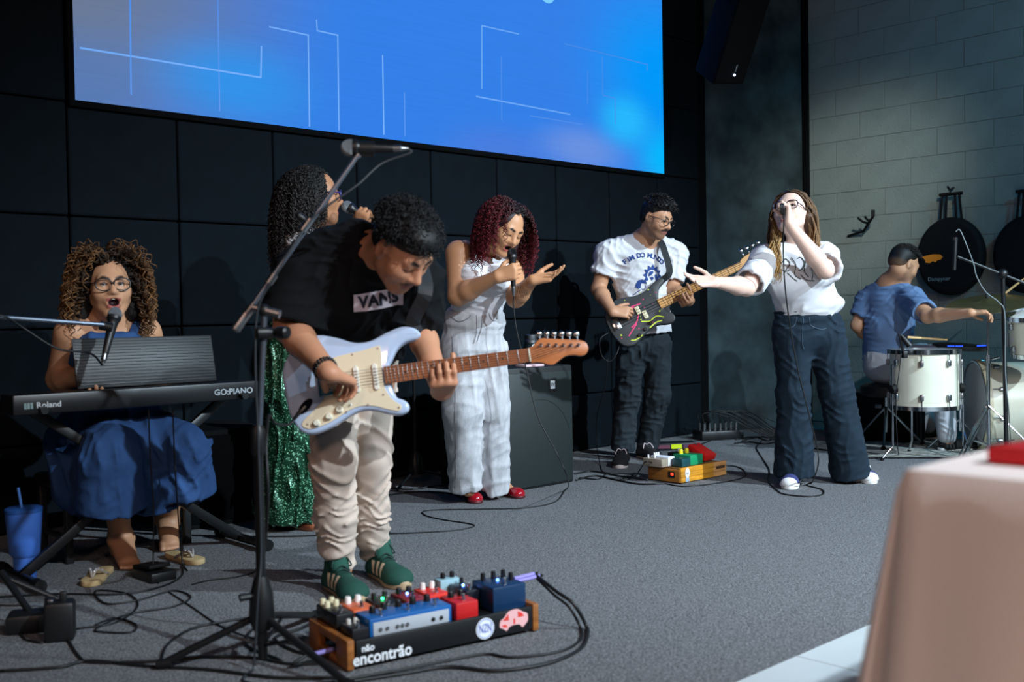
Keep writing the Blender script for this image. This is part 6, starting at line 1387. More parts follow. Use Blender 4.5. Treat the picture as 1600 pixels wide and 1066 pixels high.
# ================================================================== KEYBOARD CORNER
UP = np.array([0, 0, 1.0])
def rod(mb, a, b, r, n=10): mb.tube([np.asarray(a, float), np.asarray(b, float)], r, n); return mb
def keyboard():
    A = P(20, 634, 3.75); B = P(405, 611, 4.42); A[2] = B[2] = 0.667; d = nrm(B - A); nrm_out = np.array([d[1], -d[0], 0]); L = np.linalg.norm(B - A)
    root = thing('keyboard', 'black electronic keyboard with ridged music rest on an X stand', 'keyboard', (A + B) / 2 - np.array([0, 0, 0.04]))
    mid = (A + B) / 2; AX = np.array([d, -nrm_out, UP]); dep = 0.27
    mb = MB(); mb.box(mid - nrm_out * 0.07, (L, 0.14, 0.075), AX, 0.008); mb.box(mid - nrm_out * (dep / 2 + 0.06) - UP * 0.012, (L, dep - 0.10, 0.05), AX, 0.006); mb.build('case', mat('keyboard_case', (16, 17, 20), 0.4), root)
    # keys on the player's side
    kb = mid - nrm_out * (dep - 0.06)
    n = 36
    for i in range(n):
        x = -L / 2 + 0.05 + (L - 0.10) * (i + 0.5) / n; mb = MB(); mb.box(kb + d * x + UP * 0.018, ((L - 0.10) / n - 0.0015, 0.11, 0.014), AX, 0.002); mb.build('key', mat('key_white', (225, 224, 218), 0.35), root)
    mw = mat('logo_white', (190, 196, 200), 0.5)
    XF = d; place_text('lettering', 'Roland', 0.029, A + d * 0.124 + nrm_out * 0.0005 - UP * 0.004, XF, UP, mw, root, bold=0.0006, lift=0.002, sx=1.1)
    place_text('lettering', 'GO:PIANO', 0.033, B - d * 0.118 + nrm_out * 0.0005 - UP * 0.002, XF, UP, mw, root, bold=0.001, lift=0.002, sx=1.1)
    mb = MB(); 
    for k in range(3): mb.box(A + d * (0.042 + 0.011 * k) + nrm_out * 0.002 - UP * 0.004, (0.009, 0.001, 0.022), AX); mb.build('logo_bar', mat('logo_grey', (120, 140, 140), 0.5), root); mb = MB()
    # music rest: leaning board with horizontal ridges
    r0 = P(114, 606, 3.86); r1 = P(326, 598, 4.30); r0[2] = r1[2] = 0.706
    s0 = (r0 - A) @ d + 0.05; s1 = (r1 - A) @ d + 0.05; off = -0.06; up2 = nrm(UP * 0.97 - nrm_out * 0.22); nn = np.cross(d, up2); H = 0.195
    c0 = A + d * (s0 + s1) / 2 + nrm_out * off; c0[2] = 0.708
    mb = MB(); mb.box(c0 + up2 * H / 2, (s1 - s0, 0.010, H), np.array([d, -nn, up2]), 0.004); mr = mb.build('music_rest', mat('rest_black', (13, 14, 16), 0.45), root)
    for k in range(15):
        mb = MB(); mb.box(c0 + up2 * (0.014 + (H - 0.026) * k / 14) + nn * 0.0065, (s1 - s0 - 0.012, 0.0045, 0.0042), np.array([d, -nn, up2]), 0.0015); mb.build('ridge', mat('rest_ridge', (58, 64, 68), 0.4), mr)
    # X stand: crossing bars, pivot disc, foot tubes
    st = thing('keyboard_stand', 'black X-shaped stand under the electronic keyboard', 'stand', G(207, 900))
    f = -nrm_out * 0.14
    T0 = A + d * 0.10 + f; T1 = B - d * 0.08 + f; T0[2] = T1[2] = 0.645
    G0 = A + d * 0.05 + f; G1 = B - d * 0.02 + f; G0[2] = G1[2] = 0.025
    m = mat('stand_black', (17, 18, 20), 0.4); nf = nrm_out * 0.018
    for (a, b, o_) in ((G0, T1, nf), (G1, T0, -nf)):
        dd = nrm(b - a); mb = MB(); mb.box((a + b) / 2 + o_, (np.linalg.norm(b - a), 0.028, 0.036), np.array([dd, nrm_out, np.cross(dd, nrm_out)]), 0.004); mb.build('crossbar', m, st)
    for g in (G0, G1):
        mb = MB(); rod(mb, g - nrm_out * 0.18, g + nrm_out * 0.20, 0.018, 12); o = mb.build('foot', m, st)
        for e in (-0.18, 0.20): mb = MB(); rod(mb, g + nrm_out * (e - 0.025), g + nrm_out * (e + 0.025), 0.0235, 12); mb.build('rubber_cap', M_rubber, o)
    for t in (T0, T1): mb = MB(); rod(mb, t - nrm_out * 0.15, t + nrm_out * 0.17, 0.014, 12); mb.build('support_arm', m, st)
    pc = (G0 + G1 + T0 + T1) / 4; mb = MB(); mb.lathe(pc - nrm_out * 0.04, nrm_out, [(0, 0.055), (0.08, 0.055), (0.085, 0.05)], 24); pv = mb.build('pivot_disc', M_black, st)
    mb = MB(); mb.lathe(pc + nrm_out * 0.045, nrm_out, [(0, 0.012), (0.006, 0.011), (0.010, 0.007)], 12); mb.build('pivot_bolt', M_chrome, pv)
keyboard()
def stool():
    c = P(178, 700, 4.46); c[2] = 0
    root = thing('stool', 'black bench stool beneath the woman at the keyboard', 'stool', c); m = mat('stool_black', (20, 22, 24), 0.5)
    AX = np.array([nrm(WD), nrm(-WN), UP])
    mb = MB(); mb.box(c + UP * 0.315, (0.56, 0.34, 0.05), AX, 0.02); mb.build('seat', mat('seat_vinyl', (14, 14, 16), 0.4), root)
    for sx in (-1, 1):
        for sy in (-1, 1):
            mb = MB(); mb.box(c + AX[0] * 0.25 * sx + AX[1] * 0.14 * sy + UP * 0.145, (0.03, 0.03, 0.29), AX, 0.004); mb.build('leg', m, root)
        mb = MB(); mb.box(c + AX[0] * 0.25 * sx + UP * 0.10, (0.02, 0.26, 0.02), AX, 0.003); mb.build('stretcher', m, root)
stool()
def tumbler():
    b = G(40, 905); root = thing('tumbler', 'blue insulated tumbler with straw on the carpet', 'tumbler', b); s = 1.0
    mb = MB(); mb.lathe(b, UP, [(0, 0.036), (0.006, 0.038), (0.085, 0.042), (0.10, 0.054), (0.25, 0.064), (0.255, 0.064)], 28); mb.build('cup', mat('tumbler_blue', (60, 104, 186), 0.45), root)
    mb = MB(); mb.lathe(b + UP * 0.255, UP, [(0, 0.066), (0.012, 0.066), (0.016, 0.06)], 28); mb.build('lid', mat('tumbler_lid', (40, 82, 150), 0.4), root)
    mb = MB(); rod(mb, b + UP * 0.26 + np.array([-0.006, 0, 0]), b + UP * 0.345 + np.array([-0.018, 0, 0]), 0.005, 10); mb.build('straw', mat('straw_blue', (70, 110, 170), 0.3), root)
tumbler()
def sandal(loc, d, label):
    loc = np.array(loc); d = nrm(d); s = np.array([-d[1], d[0], 0]); root = thing('sandal', label, 'sandal', loc, 'pair of beige sandals by the bare feet')
    ol = [(-0.12, 0.0), (-0.105, 0.03), (-0.04, 0.03), (0.04, 0.038), (0.10, 0.036), (0.125, 0.01), (0.12, -0.02), (0.08, -0.038), (0.0, -0.032), (-0.07, -0.03), (-0.11, -0.022)]
    mb = MB(); mb.prism(spline([(a, b, 0) for a, b in ol], 4, closed=True)[:, :2], loc, d, s, UP, 0, 0.022, bev=0.005, steps=2); mb.build('sole', mat('sandal_beige', (196, 170, 124), 0.7), root)
    for e in (-1, 1):
        mb = MB(); pts = spline([loc + d * 0.07 + UP * 0.022, loc + d * 0.05 + s * 0.012 * e + UP * 0.045, loc + d * -0.005 + s * 0.036 * e + UP * 0.018], 6); mb.tube(pts, 0.0055, 6); o = mb.build('strap', mat('sandal_strap', (150, 140, 130), 0.4), root, smooth=True)
        for p in pts[3:-2:2]: mb = MB(); mb.ball(p + UP * 0.006, 0.0045, 8, 6); mb.build('stone', mat('glass_stone', (230, 228, 235), 0.08, metal=0.6), o)
sandal(G(153, 905), (0.1, -1, 0), 'beige jewelled sandal lying beside the woman\'s right foot, near the pedal')
sandal(G(287, 876), (0.75, -0.7, 0), 'beige jewelled sandal lying at the woman\'s left foot, near the stand bar')
def pedal_box():
    c = G(241, 904); root = thing('sustain_pedal', 'small black foot pedal under the keyboard player\'s toes', 'pedal', c); d = nrm((0.7, -0.7, 0)); AX = np.array([d, np.cross(UP, d), UP])
    mb = MB(); mb.box(c + UP * 0.018, (0.16, 0.10, 0.036), AX, 0.006); mb.build('base', M_black, root)
    mb = MB(); mb.box(c - d * 0.02 + UP * 0.046, (0.14, 0.085, 0.014), np.array([nrm(d + UP * 0.12), AX[1], nrm(UP - d * 0.12)]), 0.004); mb.build('treadle', M_rubber, root)
pedal_box()
def key_mic():
    # boom arm reaching in from the left with its own tripod stand
    tip = P(165, 508, 3.78); piv = P(-40, 493, 3.45); root = thing('microphone_stand', 'boom microphone stand reaching in from the left edge towards the keyboard singer', 'microphone stand', (piv[0], piv[1], 0)); m = mat('stand_black', (17, 18, 20), 0.4)
    mb = MB(); rod(mb, piv - (tip - piv) * 0.25, tip, 0.008); mb.build('boom', mat('boom_steel', (120, 128, 140), 0.35, metal=0.9), root)
    mb = MB(); rod(mb, (piv[0], piv[1], 0.06), piv, 0.011); mb.build('pole', m, root)
    for a in (0.3, 2.4, 4.5): mb = MB(); rod(mb, (piv[0], piv[1], 0.16), (piv[0] + 0.27 * math.cos(a), piv[1] + 0.27 * math.sin(a), 0.012), 0.009); mb.build('leg', m, root)
    mb = MB(); mb.lathe((piv[0], piv[1], 0.12), UP, [(0, 0.018), (0.02, 0.03), (0.06, 0.03), (0.10, 0.014)], 16); mb.build('hub', m, root)
    mb = MB(); rod(mb, tip - (0.02, 0, 0), tip + (0.02, 0.01, -0.01), 0.017, 12); mb.build('clip', M_black, root)
    ball = P(180, 489, 3.90); ax = nrm(np.array([-0.10, -0.35, -0.85])); tail = handheld_mic('microphone', 'silver-headed microphone on the boom in front of the seated singer', ball, ax, R=0.026)
    cable('black cable sagging from the keyboard singer\'s microphone boom', [tail, P(140, 552, 3.7), P(90, 545, 3.6), P(40, 515, 3.55), P(8, 495, 3.5), P(-20, 494, 3.47)], 0.004)
key_mic()
def black_cabinet():
    a = G(296, 838); b = G(402, 806); d = nrm(WD); c = (a + b) / 2; root = thing('speaker_cabinet', 'black speaker cabinet against the wall behind the keyboard', 'speaker', c + (-WN) * 0.2)
    AX = np.array([d, -WN, UP]); cc = c - WN * 0.22
    mb = MB(); mb.box(cc + UP * 0.225, (0.50, 0.42, 0.45), AX, 0.012); mb.build('box', M_blackmatte, root)
    mb = MB(); mb.box(cc + WN * 0.213 + UP * 0.225, (0.45, 0.012, 0.40), AX, 0.006); mb.build('grille', mat('grille_black', (6, 7, 9), 0.8, spec=0.1, bump=0.5, bscale=400), root)
black_cabinet()

# ================================================================== TALL BOOM STAND IN FRONT
def tall_stand():
    base = G(411, 1040); base[2] = 0; m = mat('stand_black', (17, 18, 20), 0.4); ms = mat('boom_steel', (120, 128, 140), 0.35, metal=0.9)
    root = thing('microphone_stand', 'tall black boom microphone stand standing in front of the guitarist', 'microphone stand', base); Y = base[1]
    top = P(413, 492, Y + 0.0); lo = base + UP * 0.02
    mb = MB(); rod(mb, lo, base + UP * 0.62, 0.0135, 14); mb.build('lower_tube', m, root)
    mb = MB(); rod(mb, base + UP * 0.60, top, 0.009, 12); mb.build('upper_tube', ms, root)
    mb = MB(); mb.lathe(base + UP * 0.585, UP, [(0, 0.016), (0.01, 0.020), (0.07, 0.020), (0.085, 0.012)], 16); mb.build('height_clutch', M_black, root)
    h0 = base + UP * 0.20; mb = MB(); mb.lathe(base + UP * 0.10, UP, [(0, 0.024), (0.03, 0.036), (0.10, 0.032), (0.15, 0.018)], 18); hub = mb.build('hub', M_black, root)
    mb = MB(); rod(mb, base + UP * 0.20 + (-0.02, -0.02, 0), base + UP * 0.20 + (-0.05, -0.04, 0), 0.010); mb.build('hub_knob', M_black, hub)
    for e in (G(252, 1046), G(545, 1078), G(492, 968)):
        mb = MB(); rod(mb, base + UP * 0.135 + nrm(e - base) * 0.02, e + UP * 0.014, 0.0105, 12); l = mb.build('leg', m, root)
        dd = nrm(e - base); mb = MB(); rod(mb, e + UP * 0.016 - dd * 0.03, e + UP * 0.013 + dd * 0.012, 0.0145, 12); mb.build('rubber_foot', M_rubber, l)
        mid = (base + UP * 0.135 + e) / 2 * 1.0; mb = MB(); rod(mb, base + UP * 0.055, base + UP * 0.135 + (e - base) * 0.35 - UP * 0.045, 0.005, 8); mb.build('brace', m, l)
    # boom
    e0 = P(368, 515, Y + 0.02); e1 = P(558, 244, Y + 0.10); dv = nrm(e1 - e0); pv = P(404, 466, Y + 0.015)
    mb = MB(); rod(mb, e0 + dv * 0.06, e1, 0.0072, 12); bm_ = mb.build('boom', ms, root)
    mb = MB(); mb.tube([e0 - dv * 0.005, e0, e0 + dv * 0.07, e0 + dv * 0.085], [0.009, 0.0145, 0.0125, 0.008], 14); mb.build('counterweight', M_steel, bm_)
    for q in (P(392, 482, Y + 0.02), P(424, 436, Y + 0.03)): mb = MB(); rod(mb, q - dv * 0.015, q + dv * 0.015, 0.0115, 12); mb.build('boom_ferrule', M_steel, bm_)
    q = P(479, 352, Y + 0.06); mb = MB(); rod(mb, q - dv * 0.02, q + dv * 0.02, 0.012, 12); mb.build('boom_clutch', M_steel, bm_)
    mb = MB(); mb.lathe(q + (0, -0.01, 0.012), (-0.7, -0.1, 0.5), [(0, 0.006), (0.01, 0.010), (0.024, 0.010), (0.028, 0.006)], 12); mb.build('clutch_knob', M_black, bm_)
    mb = MB(); mb.ball(top + UP * 0.012, 0.018, 14, 10); sw = mb.build('swivel', M_black, root, smooth=True)
    mb = MB(); rod(mb, top + (-0.03, 0, 0.02), top + (0.045, -0.01, 0.0), 0.012); mb.build('swivel_bolt', M_steel, sw)
    for dx in (-0.045, 0.04): mb = MB(); mb.lathe(P(428, 520, Y) - UP * 0.0, (dx, -0.02, 0.0), [(0.0, 0.012), (0.02, 0.018), (0.045, 0.018), (0.05, 0.012)], 14); mb.build('wing_knob', M_black, root)
    # clip and microphone
    ball = P(543, 231, Y + 0.10); ax = nrm(P(606, 232, Y + 0.11) - ball)
    mb = MB(); rod(mb, ball + ax * 0.035 - UP * 0.002, ball + ax * 0.075 - UP * 0.002, 0.0215, 14); mb.build('mic_clip', M_black, root); mb = MB(); rod(mb, e1, e1 + dv * 0.03, 0.010); mb.build('clip_thread', M_steel, root)
    tail = handheld_mic('microphone', 'silver-headed microphone on the tall boom stand above the guitarist', ball, ax, L=0.13, R=0.0245)
    pts = [tail, tail + ax * 0.006 + UP * -0.012, P(596, 256, Y + 0.10), P(560, 288, Y + 0.06), P(520, 316, Y + 0.04), P(492, 338, Y + 0.03), P(462, 378, Y + 0.0), P(430, 432, Y - 0.02), P(404, 480, Y - 0.02), P(399, 560, Y - 0.02), P(404, 700, Y - 0.02), P(408, 860, Y - 0.02), P(403, 935, Y - 0.05), G(395, 1050), G(380, 1066), G(420, 1075)]
    cable('black cable wound along the tall boom stand from its microphone', pts, 0.0034, (40, 46, 52))
tall_stand()

# ================================================================== PEDALBOARD OF THE GUITARIST
def knob(mb, p, r, h, n=12): mb.lathe(p, UP, [(0, r), (h * 0.8, r * 0.92), (h, r * 0.75)], n)
def pedalboard_big():
    FL = G(549, 1051); FR = G(838, 988); d = nrm(FR - FL); L = np.linalg.norm(FR - FL); v = np.array([-d[1], d[0], 0]); D = 0.27; H = 0.082; AX = np.array([d, v, UP])
    B = lambda u, w, z: FL + d * L * u + v * D * w + UP * z
    root = thing('pedalboard', 'black pedalboard with wooden ends and white lettering in front of the guitarist', 'pedalboard', (FL + FR) / 2 + v * D / 2)
    mb = MB(); mb.box(B(0.5, 0.02, H / 2 + 0.006), (L - 0.03, 0.014, H - 0.012), AX, 0.003); fr = mb.build('front_panel', mat('board_black', (13, 15, 18), 0.45), root)
    mb = MB(); mb.box(B(0.5, 0.5, H - 0.018), (L - 0.03, D - 0.01, 0.012), AX, 0.003); mb.build('deck', MATS['board_black'], root)
    mb = MB(); mb.box(B(0.5, 0.98, H / 2 + 0.006), (L - 0.03, 0.012, H - 0.012), AX, 0.003); mb.build('back_panel', MATS['board_black'], root)
    mwd = mat('board_wood', (150, 92, 40), 0.5, var=0.3, vscale=16, stretch=(1, 1, 4))
    for u in (0.0, 1.0):
        for w, l_ in ((0.14, 0.28), (0.86, 0.28)): 
            mb = MB(); mb.box(B(u, w, H / 2 + 0.004), (0.022, D * l_, H), AX, 0.004); mb.build('end_block', mwd, root)
        for z, h_ in ((H - 0.008, 0.024), (0.016, 0.022)): mb = MB(); mb.box(B(u, 0.5, z), (0.021, D * 0.5, h_), AX, 0.003); mb.build('end_rail', mwd, root)
    mwh = mat('sticker_white', (228, 232, 236), 0.6); Fo = lambda u, z: B(u, 0, z) - v * 0.0022
    place_text('lettering', 'encontrão', 0.047, Fo(0.155, 0.030), d, UP, mwh, fr, bold=0.0012, sx=0.92); place_text('lettering', 'não', 0.026, Fo(0.082, 0.058), d, UP, mwh, fr, bold=0.0008)
    mb = MB(); mb.lathe(Fo(0.70, 0.044) + v * 0.0006, -v, [(0, 0.031), (0.0012, 0.031)], 28); sk = mb.build('round_sticker', mwh, fr); place_text('lettering', 'NZN', 0.036, Fo(0.70, 0.044) - v * 0.001, d, UP, mat('sticker_blue', (64, 96, 190), 0.6), sk, sx=0.55)
    mb = MB(); mb.tube(ring(Fo(0.70, 0.044) - v * 0.0008, v, 0.027, 28), 0.0009, 5, cap=False); mb.build('sticker_ring', MATS['sticker_blue'], sk)
    car = spline([(-0.05, -0.012, 0), (-0.048, 0.006, 0), (-0.035, 0.014, 0), (-0.018, 0.030, 0), (0.012, 0.033, 0), (0.032, 0.022, 0), (0.048, 0.014, 0), (0.050, -0.006, 0), (0.042, -0.016, 0), (0.030, -0.024, 0), (0.018, -0.014, 0), (-0.012, -0.014, 0), (-0.026, -0.026, 0), (-0.038, -0.018, 0)], 3, closed=True)[:, :2]
    mb = MB(); mb.prism(car, Fo(0.865, 0.050), d, UP, -v, 0, 0.0012); cs = mb.build('car_sticker', mat('sticker_pink', (232, 176, 176), 0.6), fr)
    for pl in ([(-0.040, 0.006), (-0.030, 0.014), (-0.020, 0.024), (-0.018, 0.004)], [(0.014, 0.008), (0.014, 0.026), (0.030, 0.018), (0.036, 0.008)], [(-0.044, -0.008), (-0.030, -0.006), (-0.022, -0.016), (-0.036, -0.014)], [(-0.002, -0.010), (0.004, -0.010), (0.004, 0.006), (-0.002, 0.006)]):
        mb = MB(); mb.prism(pl, Fo(0.865, 0.050), d, UP, -v, 0.0012, 0.0018); mb.build('car_print', mat('sticker_red', (220, 60, 44), 0.6), cs)
    zt = H - 0.012
    def pedal(label, u0, u1, w0, w1, h, col, knobs=(), kcol=(18, 18, 20), switch=True, led=None, face=None, rough=0.35):
        c = B((u0 + u1) / 2, (w0 + w1) / 2, zt); t = thing('effects_pedal', label, 'effects pedal', c, 'effects pedals on the guitarist\'s pedalboard'); W = (u1 - u0) * L; Dp = (w1 - w0) * D
        mb = MB(); mb.box(c + UP * h / 2, (W, Dp, h), AX, 0.005); bd = mb.build('enclosure', mat('pedal_%d_%d_%d' % col, col, rough), t)
        if face:
            mb = MB(); mb.box(c - v * (Dp / 2 + 0.0005) + UP * h * 0.45, (W * 0.92, 0.003, h * 0.7), AX, 0.001); fc = mb.build('jack_panel', mat('pedal_face_%d' % face[0], face, 0.4), t)
            for k in (-0.38, -0.30, -0.18, -0.12, -0.06, 0.26, 0.36): mb = MB(); mb.lathe(c - v * (Dp / 2 + 0.001) + d * W * k + UP * h * 0.42, -v, [(0, 0.006), (0.004, 0.006), (0.005, 0.003)], 10); mb.build('jack', M_chrome if k < 0.2 else M_black, fc)
        for (a, b_, r, hh) in knobs: mb = MB(); knob(mb, c + d * W * a + v * Dp * b_ + UP * h, r, hh); mb.build('knob', mat('pknob_%d_%d_%d' % kcol, kcol, 0.35), t)
        if switch:
            for a in ((0.0,) if W < 0.12 else (-0.33, 0.0, 0.33)): mb = MB(); q = c + d * W * a - v * Dp * 0.28 + UP * h; mb.lathe(q, UP, [(0, 0.0075), (0.004, 0.0075), (0.005, 0.0045), (0.013, 0.0045), (0.015, 0.006), (0.018, 0.005)], 12); mb.build('footswitch', M_chrome, t)
        if led: q = c + v * Dp * 0.05 + UP * (h + 0.003); mb = MB(); mb.ball(q, 0.0042, 10, 6); mb.build('lamp', mat('led_%d_%d_%d' % led, led, 0.3, emit=led, estr=14.0), t, smooth=True)
        return t
    pedal('wide blue multi-switch pedal with silver jack panel at the front of the board', 0.115, 0.545, 0.10, 0.46, 0.055, (22, 92, 160), [(-0.36, 0.1, 0.010, 0.02), (-0.2, 0.25, 0.010, 0.02), (-0.02, 0.25, 0.010, 0.02), (0.16, 0.25, 0.010, 0.02), (0.34, 0.25, 0.010, 0.02)], face=(176, 182, 190))
    pedal('small red pedal right of the wide blue pedal', 0.575, 0.70, 0.12, 0.50, 0.052, (196, 34, 36), [(-0.2, 0.2, 0.010, 0.018), (0.25, 0.2, 0.010, 0.018)])
    pedal('tall dark blue pedal with lit blue lamps at the right end of the board', 0.79, 0.985, 0.14, 0.60, 0.075, (14, 48, 82), [(-0.28, 0.30, 0.008, 0.024), (0.05, 0.32, 0.008, 0.024), (0.34, 0.30, 0.008, 0.024), (0.34, -0.05, 0.008, 0.024)], led=(70, 120, 255))
    pedal('narrow black pedal with blue lamp beside the tall dark blue pedal', 0.705, 0.785, 0.40, 0.80, 0.06, (16, 18, 30), [(0.2, 0.3, 0.007, 0.02)], led=(90, 140, 255))
    pedal('black pedal with row of cream knobs at the left end of the board', 0.015, 0.105, 0.42, 0.96, 0.058, (22, 22, 24), [(-0.25, 0.36, 0.009, 0.018), (0.25, 0.36, 0.009, 0.018), (-0.25, 0.14, 0.009, 0.018), (0.25, 0.14, 0.009, 0.018)], kcol=(222, 212, 176))
    pedal('low dark pedal in the front left corner of the board', 0.02, 0.105, 0.06, 0.36, 0.040, (24, 24, 28), [(-0.2, 0.2, 0.007, 0.014), (0.2, 0.2, 0.007, 0.014)], kcol=(200, 196, 190))
    pedal('orange pedal with white knobs in the back row nearest the trainers', 0.125, 0.245, 0.54, 0.94, 0.052, (214, 96, 52), [(-0.22, 0.26, 0.010, 0.020), (0.22, 0.26, 0.010, 0.020)], kcol=(236, 232, 230))
    pedal('black pedal with green lamp in the middle of the back row', 0.265, 0.385, 0.54, 0.94, 0.052, (18, 26, 26), [(-0.25, 0.26, 0.008, 0.018), (0.25, 0.26, 0.008, 0.018)], led=(40, 255, 120))
    pedal('dark red pedal with blue lamp in the back row', 0.405, 0.515, 0.54, 0.94, 0.054, (128, 18, 36), [(-0.25, 0.26, 0.009, 0.018), (0.25, 0.26, 0.009, 0.018)], led=(90, 130, 255))
    pedal('bright red pedal behind the small red pedal', 0.535, 0.655, 0.56, 0.94, 0.054, (222, 48, 34), [(-0.22, 0.26, 0.009, 0.020), (0.22, 0.26, 0.009, 0.020)], kcol=(236, 228, 222))
    pedal('pale blue-grey pedal in the far back corner of the board', 0.665, 0.785, 0.82, 1.0, 0.072, (150, 186, 196), [(-0.2, 0.0, 0.008, 0.018), (0.25, 0.0, 0.008, 0.018)], switch=False)
    names = ('near its left end', 'between wide blue and small red pedal', 'in front of the tall dark blue pedal', 'along the back row'); 
    for k, (a, b) in enumerate((((0.10, 0.5), (0.13, 0.48)), ((0.54, 0.5), (0.58, 0.52)), ((0.70, 0.46), (0.80, 0.5)), ((0.38, 0.96), (0.50, 0.98)))):
        p0 = B(a[0], a[1], zt + 0.03); p1 = B(b[0], b[1], zt + 0.03); cable('short black patch cable on the guitarist\'s board ' + names[k], [p0, (p0 + p1) / 2 + UP * 0.02 - v * 0.01, p1], 0.003, group='patch cables on the guitarist\'s pedalboard')
    pr = B(0.99, 0.40, zt + 0.068)
    for k, (dx, dz) in enumerate(((0.0, 0.004), (0.02, -0.006))):
        s_ = thing('cable_plug', 'lilac cable plug at the right end of the pedalboard, %s' % ('upper one' if k == 0 else 'lower one'), 'plug', pr); mb = MB(); rod(mb, pr + UP * dz, pr + d * (0.075 + dx) + UP * (dz + 0.004), 0.0058, 10); mb.build('sleeve', mat('plug_lilac', (150, 138, 214), 0.4), s_); mb = MB(); rod(mb, pr + d * (0.072 + dx) + UP * (dz + 0.004), pr + d * (0.088 + dx) + UP * (dz + 0.0045), 0.0042, 8); mb.build('strain_relief', M_rubber, s_)
    e = pr + d * 0.085
    cable('black twin cable looping from the pedalboard\'s right end down to the carpet', [e, P(870, 925, 3.22), P(897, 945, 3.18), G(918, 985), G(912, 1012), G(880, 1032), G(835, 1045), G(770, 1052), G(700, 1046), G(620, 1058), G(540, 1070)], 0.0055)
    cable('thin black cable arching from the pedalboard\'s right end along its front', [e + UP * -0.008, P(866, 930, 3.24), P(890, 950, 3.2), G(908, 985), G(905, 1005), G(870, 1022), G(800, 1030), G(760, 1025), G(700, 1035), G(640, 1047), G(500, 1072)], 0.0042)
    q = B(0.0, 0.42, 0.035); s_ = thing('cable_plug', 'lilac cable plug entering the wooden left end of the pedalboard', 'plug', q); mb = MB(); rod(mb, q + d * 0.0, q - d * 0.075 + UP * -0.004, 0.0062, 10); mb.build('sleeve', MATS['plug_lilac'], s_); mb = MB(); rod(mb, q + d * 0.012, q - d * 0.002, 0.007, 10); mb.build('collar', M_steel, s_)
    cable('black cable leaving the lilac plug at the pedalboard\'s left end', [q - d * 0.075, q - d * 0.12 - UP * 0.02, G(500, 1030), G(460, 1020), G(430, 1000), G(470, 985), G(490, 975)], 0.0048)
pedalboard_big()
# ------------------------------------------------------------------ clamps and stand foot in the bottom left corner
def floor_heap():
    c = G(95, 1000); root = thing('power_adapter', 'black power adapter block lying by cables in the bottom left corner', 'adapter', c); AX = np.array([nrm((1, 0.3, 0)), nrm((-0.3, 1, 0)), UP])
    mb = MB(); mb.box(c + UP * 0.06, (0.085, 0.07, 0.12), AX, 0.012); mb.build('block', M_black, root); mb = MB(); mb.box(c + UP * 0.127 + AX[0] * 0.01, (0.02, 0.02, 0.04), AX, 0.004); mb.build('plug', M_black, root); mb = MB(); mb.box(c + UP * 0.122 - AX[0] * 0.025, (0.016, 0.03, 0.01), AX, 0.003); mb.build('clip', M_steel, root)
    c = G(50, 985); root = thing('stand_clamp', 'black clamp and tripod foot beside the power adapter, bottom left', 'clamp', c)
    mb = MB(); mb.box(c + UP * 0.03, (0.14, 0.10, 0.06), AX, 0.012); mb.build('body', M_black, root); mb = MB(); rod(mb, c + UP * 0.05, c + UP * 0.16 + (-0.14, 0.10, 0), 0.011); mb.build('tube', M_black, root); mb = MB(); rod(mb, c + UP * 0.03 + (0.05, 0, 0), c + UP * 0.10 + (0.06, 0, 0), 0.016); mb.build('knob', M_black, root)
floor_heap()
flo = [
 ('dark cable curving across the carpet below the seated woman\'s feet', [(0, 935), (90, 930), (180, 931), (240, 922), (280, 905), (286, 880), (282, 800)], 0.0036),
 ('cable loop lying left of the tall stand, near the adapter', [(118, 985), (180, 975), (215, 950), (200, 930), (150, 925), (165, 945), (215, 940), (270, 925), (298, 935), (270, 950), (200, 962), (150, 985), (165, 990), (205, 990), (212, 978), (180, 968), (150, 978)], 0.0034),
 ('long cable running along the bottom edge from the left corner', [(0, 1052), (90, 1046), (140, 1036), (230, 1044), (330, 1050), (430, 1062), (540, 1062)], 0.0048),
 ('cable coming from the adapter and bending along the bottom left', [(92, 965), (100, 990), (125, 1030), (150, 1038), (250, 1036), (300, 1030), (390, 1030), (450, 1040), (500, 1040)], 0.0044),
 ('thin cable crossing the carpet behind the tall stand\'s hub', [(262, 925), (300, 950), (345, 980), (400, 1000), (470, 1010)], 0.0026),
 ('cable arching past the tall stand\'s left leg', [(250, 1042), (262, 1010), (300, 985), (360, 972), (410, 966), (440, 962), (488, 970)], 0.004),
 ('thin cable from the keyboard stand to the tall stand', [(300, 915), (330, 908), (370, 903), (400, 893), (408, 870)], 0.003),
 ('cable crossing the carpet behind the guitarist\'s shoes', [(300, 838), (420, 840), (500, 838), (610, 833)], 0.0034),
 ('small cable loop on the carpet in the far bottom left', [(40, 1002), (32, 990), (60, 978), (90, 976), (70, 1005), (40, 1002)], 0.0034),
]
for lb, pts, r in flo: cable(lb, [G(*p) for p in pts], r)
for lb, x, y0, y1, Y, gx, gy in (('thin cable hanging from the keyboard towards the pedal', 232, 640, 800, 3.95, 240, 905), ('second thin cable hanging from the keyboard, nearer the stand\'s right bar', 270, 640, 800, 4.05, 285, 885)):
    cable(lb, [P(x, y0, Y), P(x + 3, (y0 + y1) / 2, Y), P(x + 8, y1, Y), G(gx, gy) + (0, 0, 0.02), G(gx + 8, gy + 8)], 0.0028)
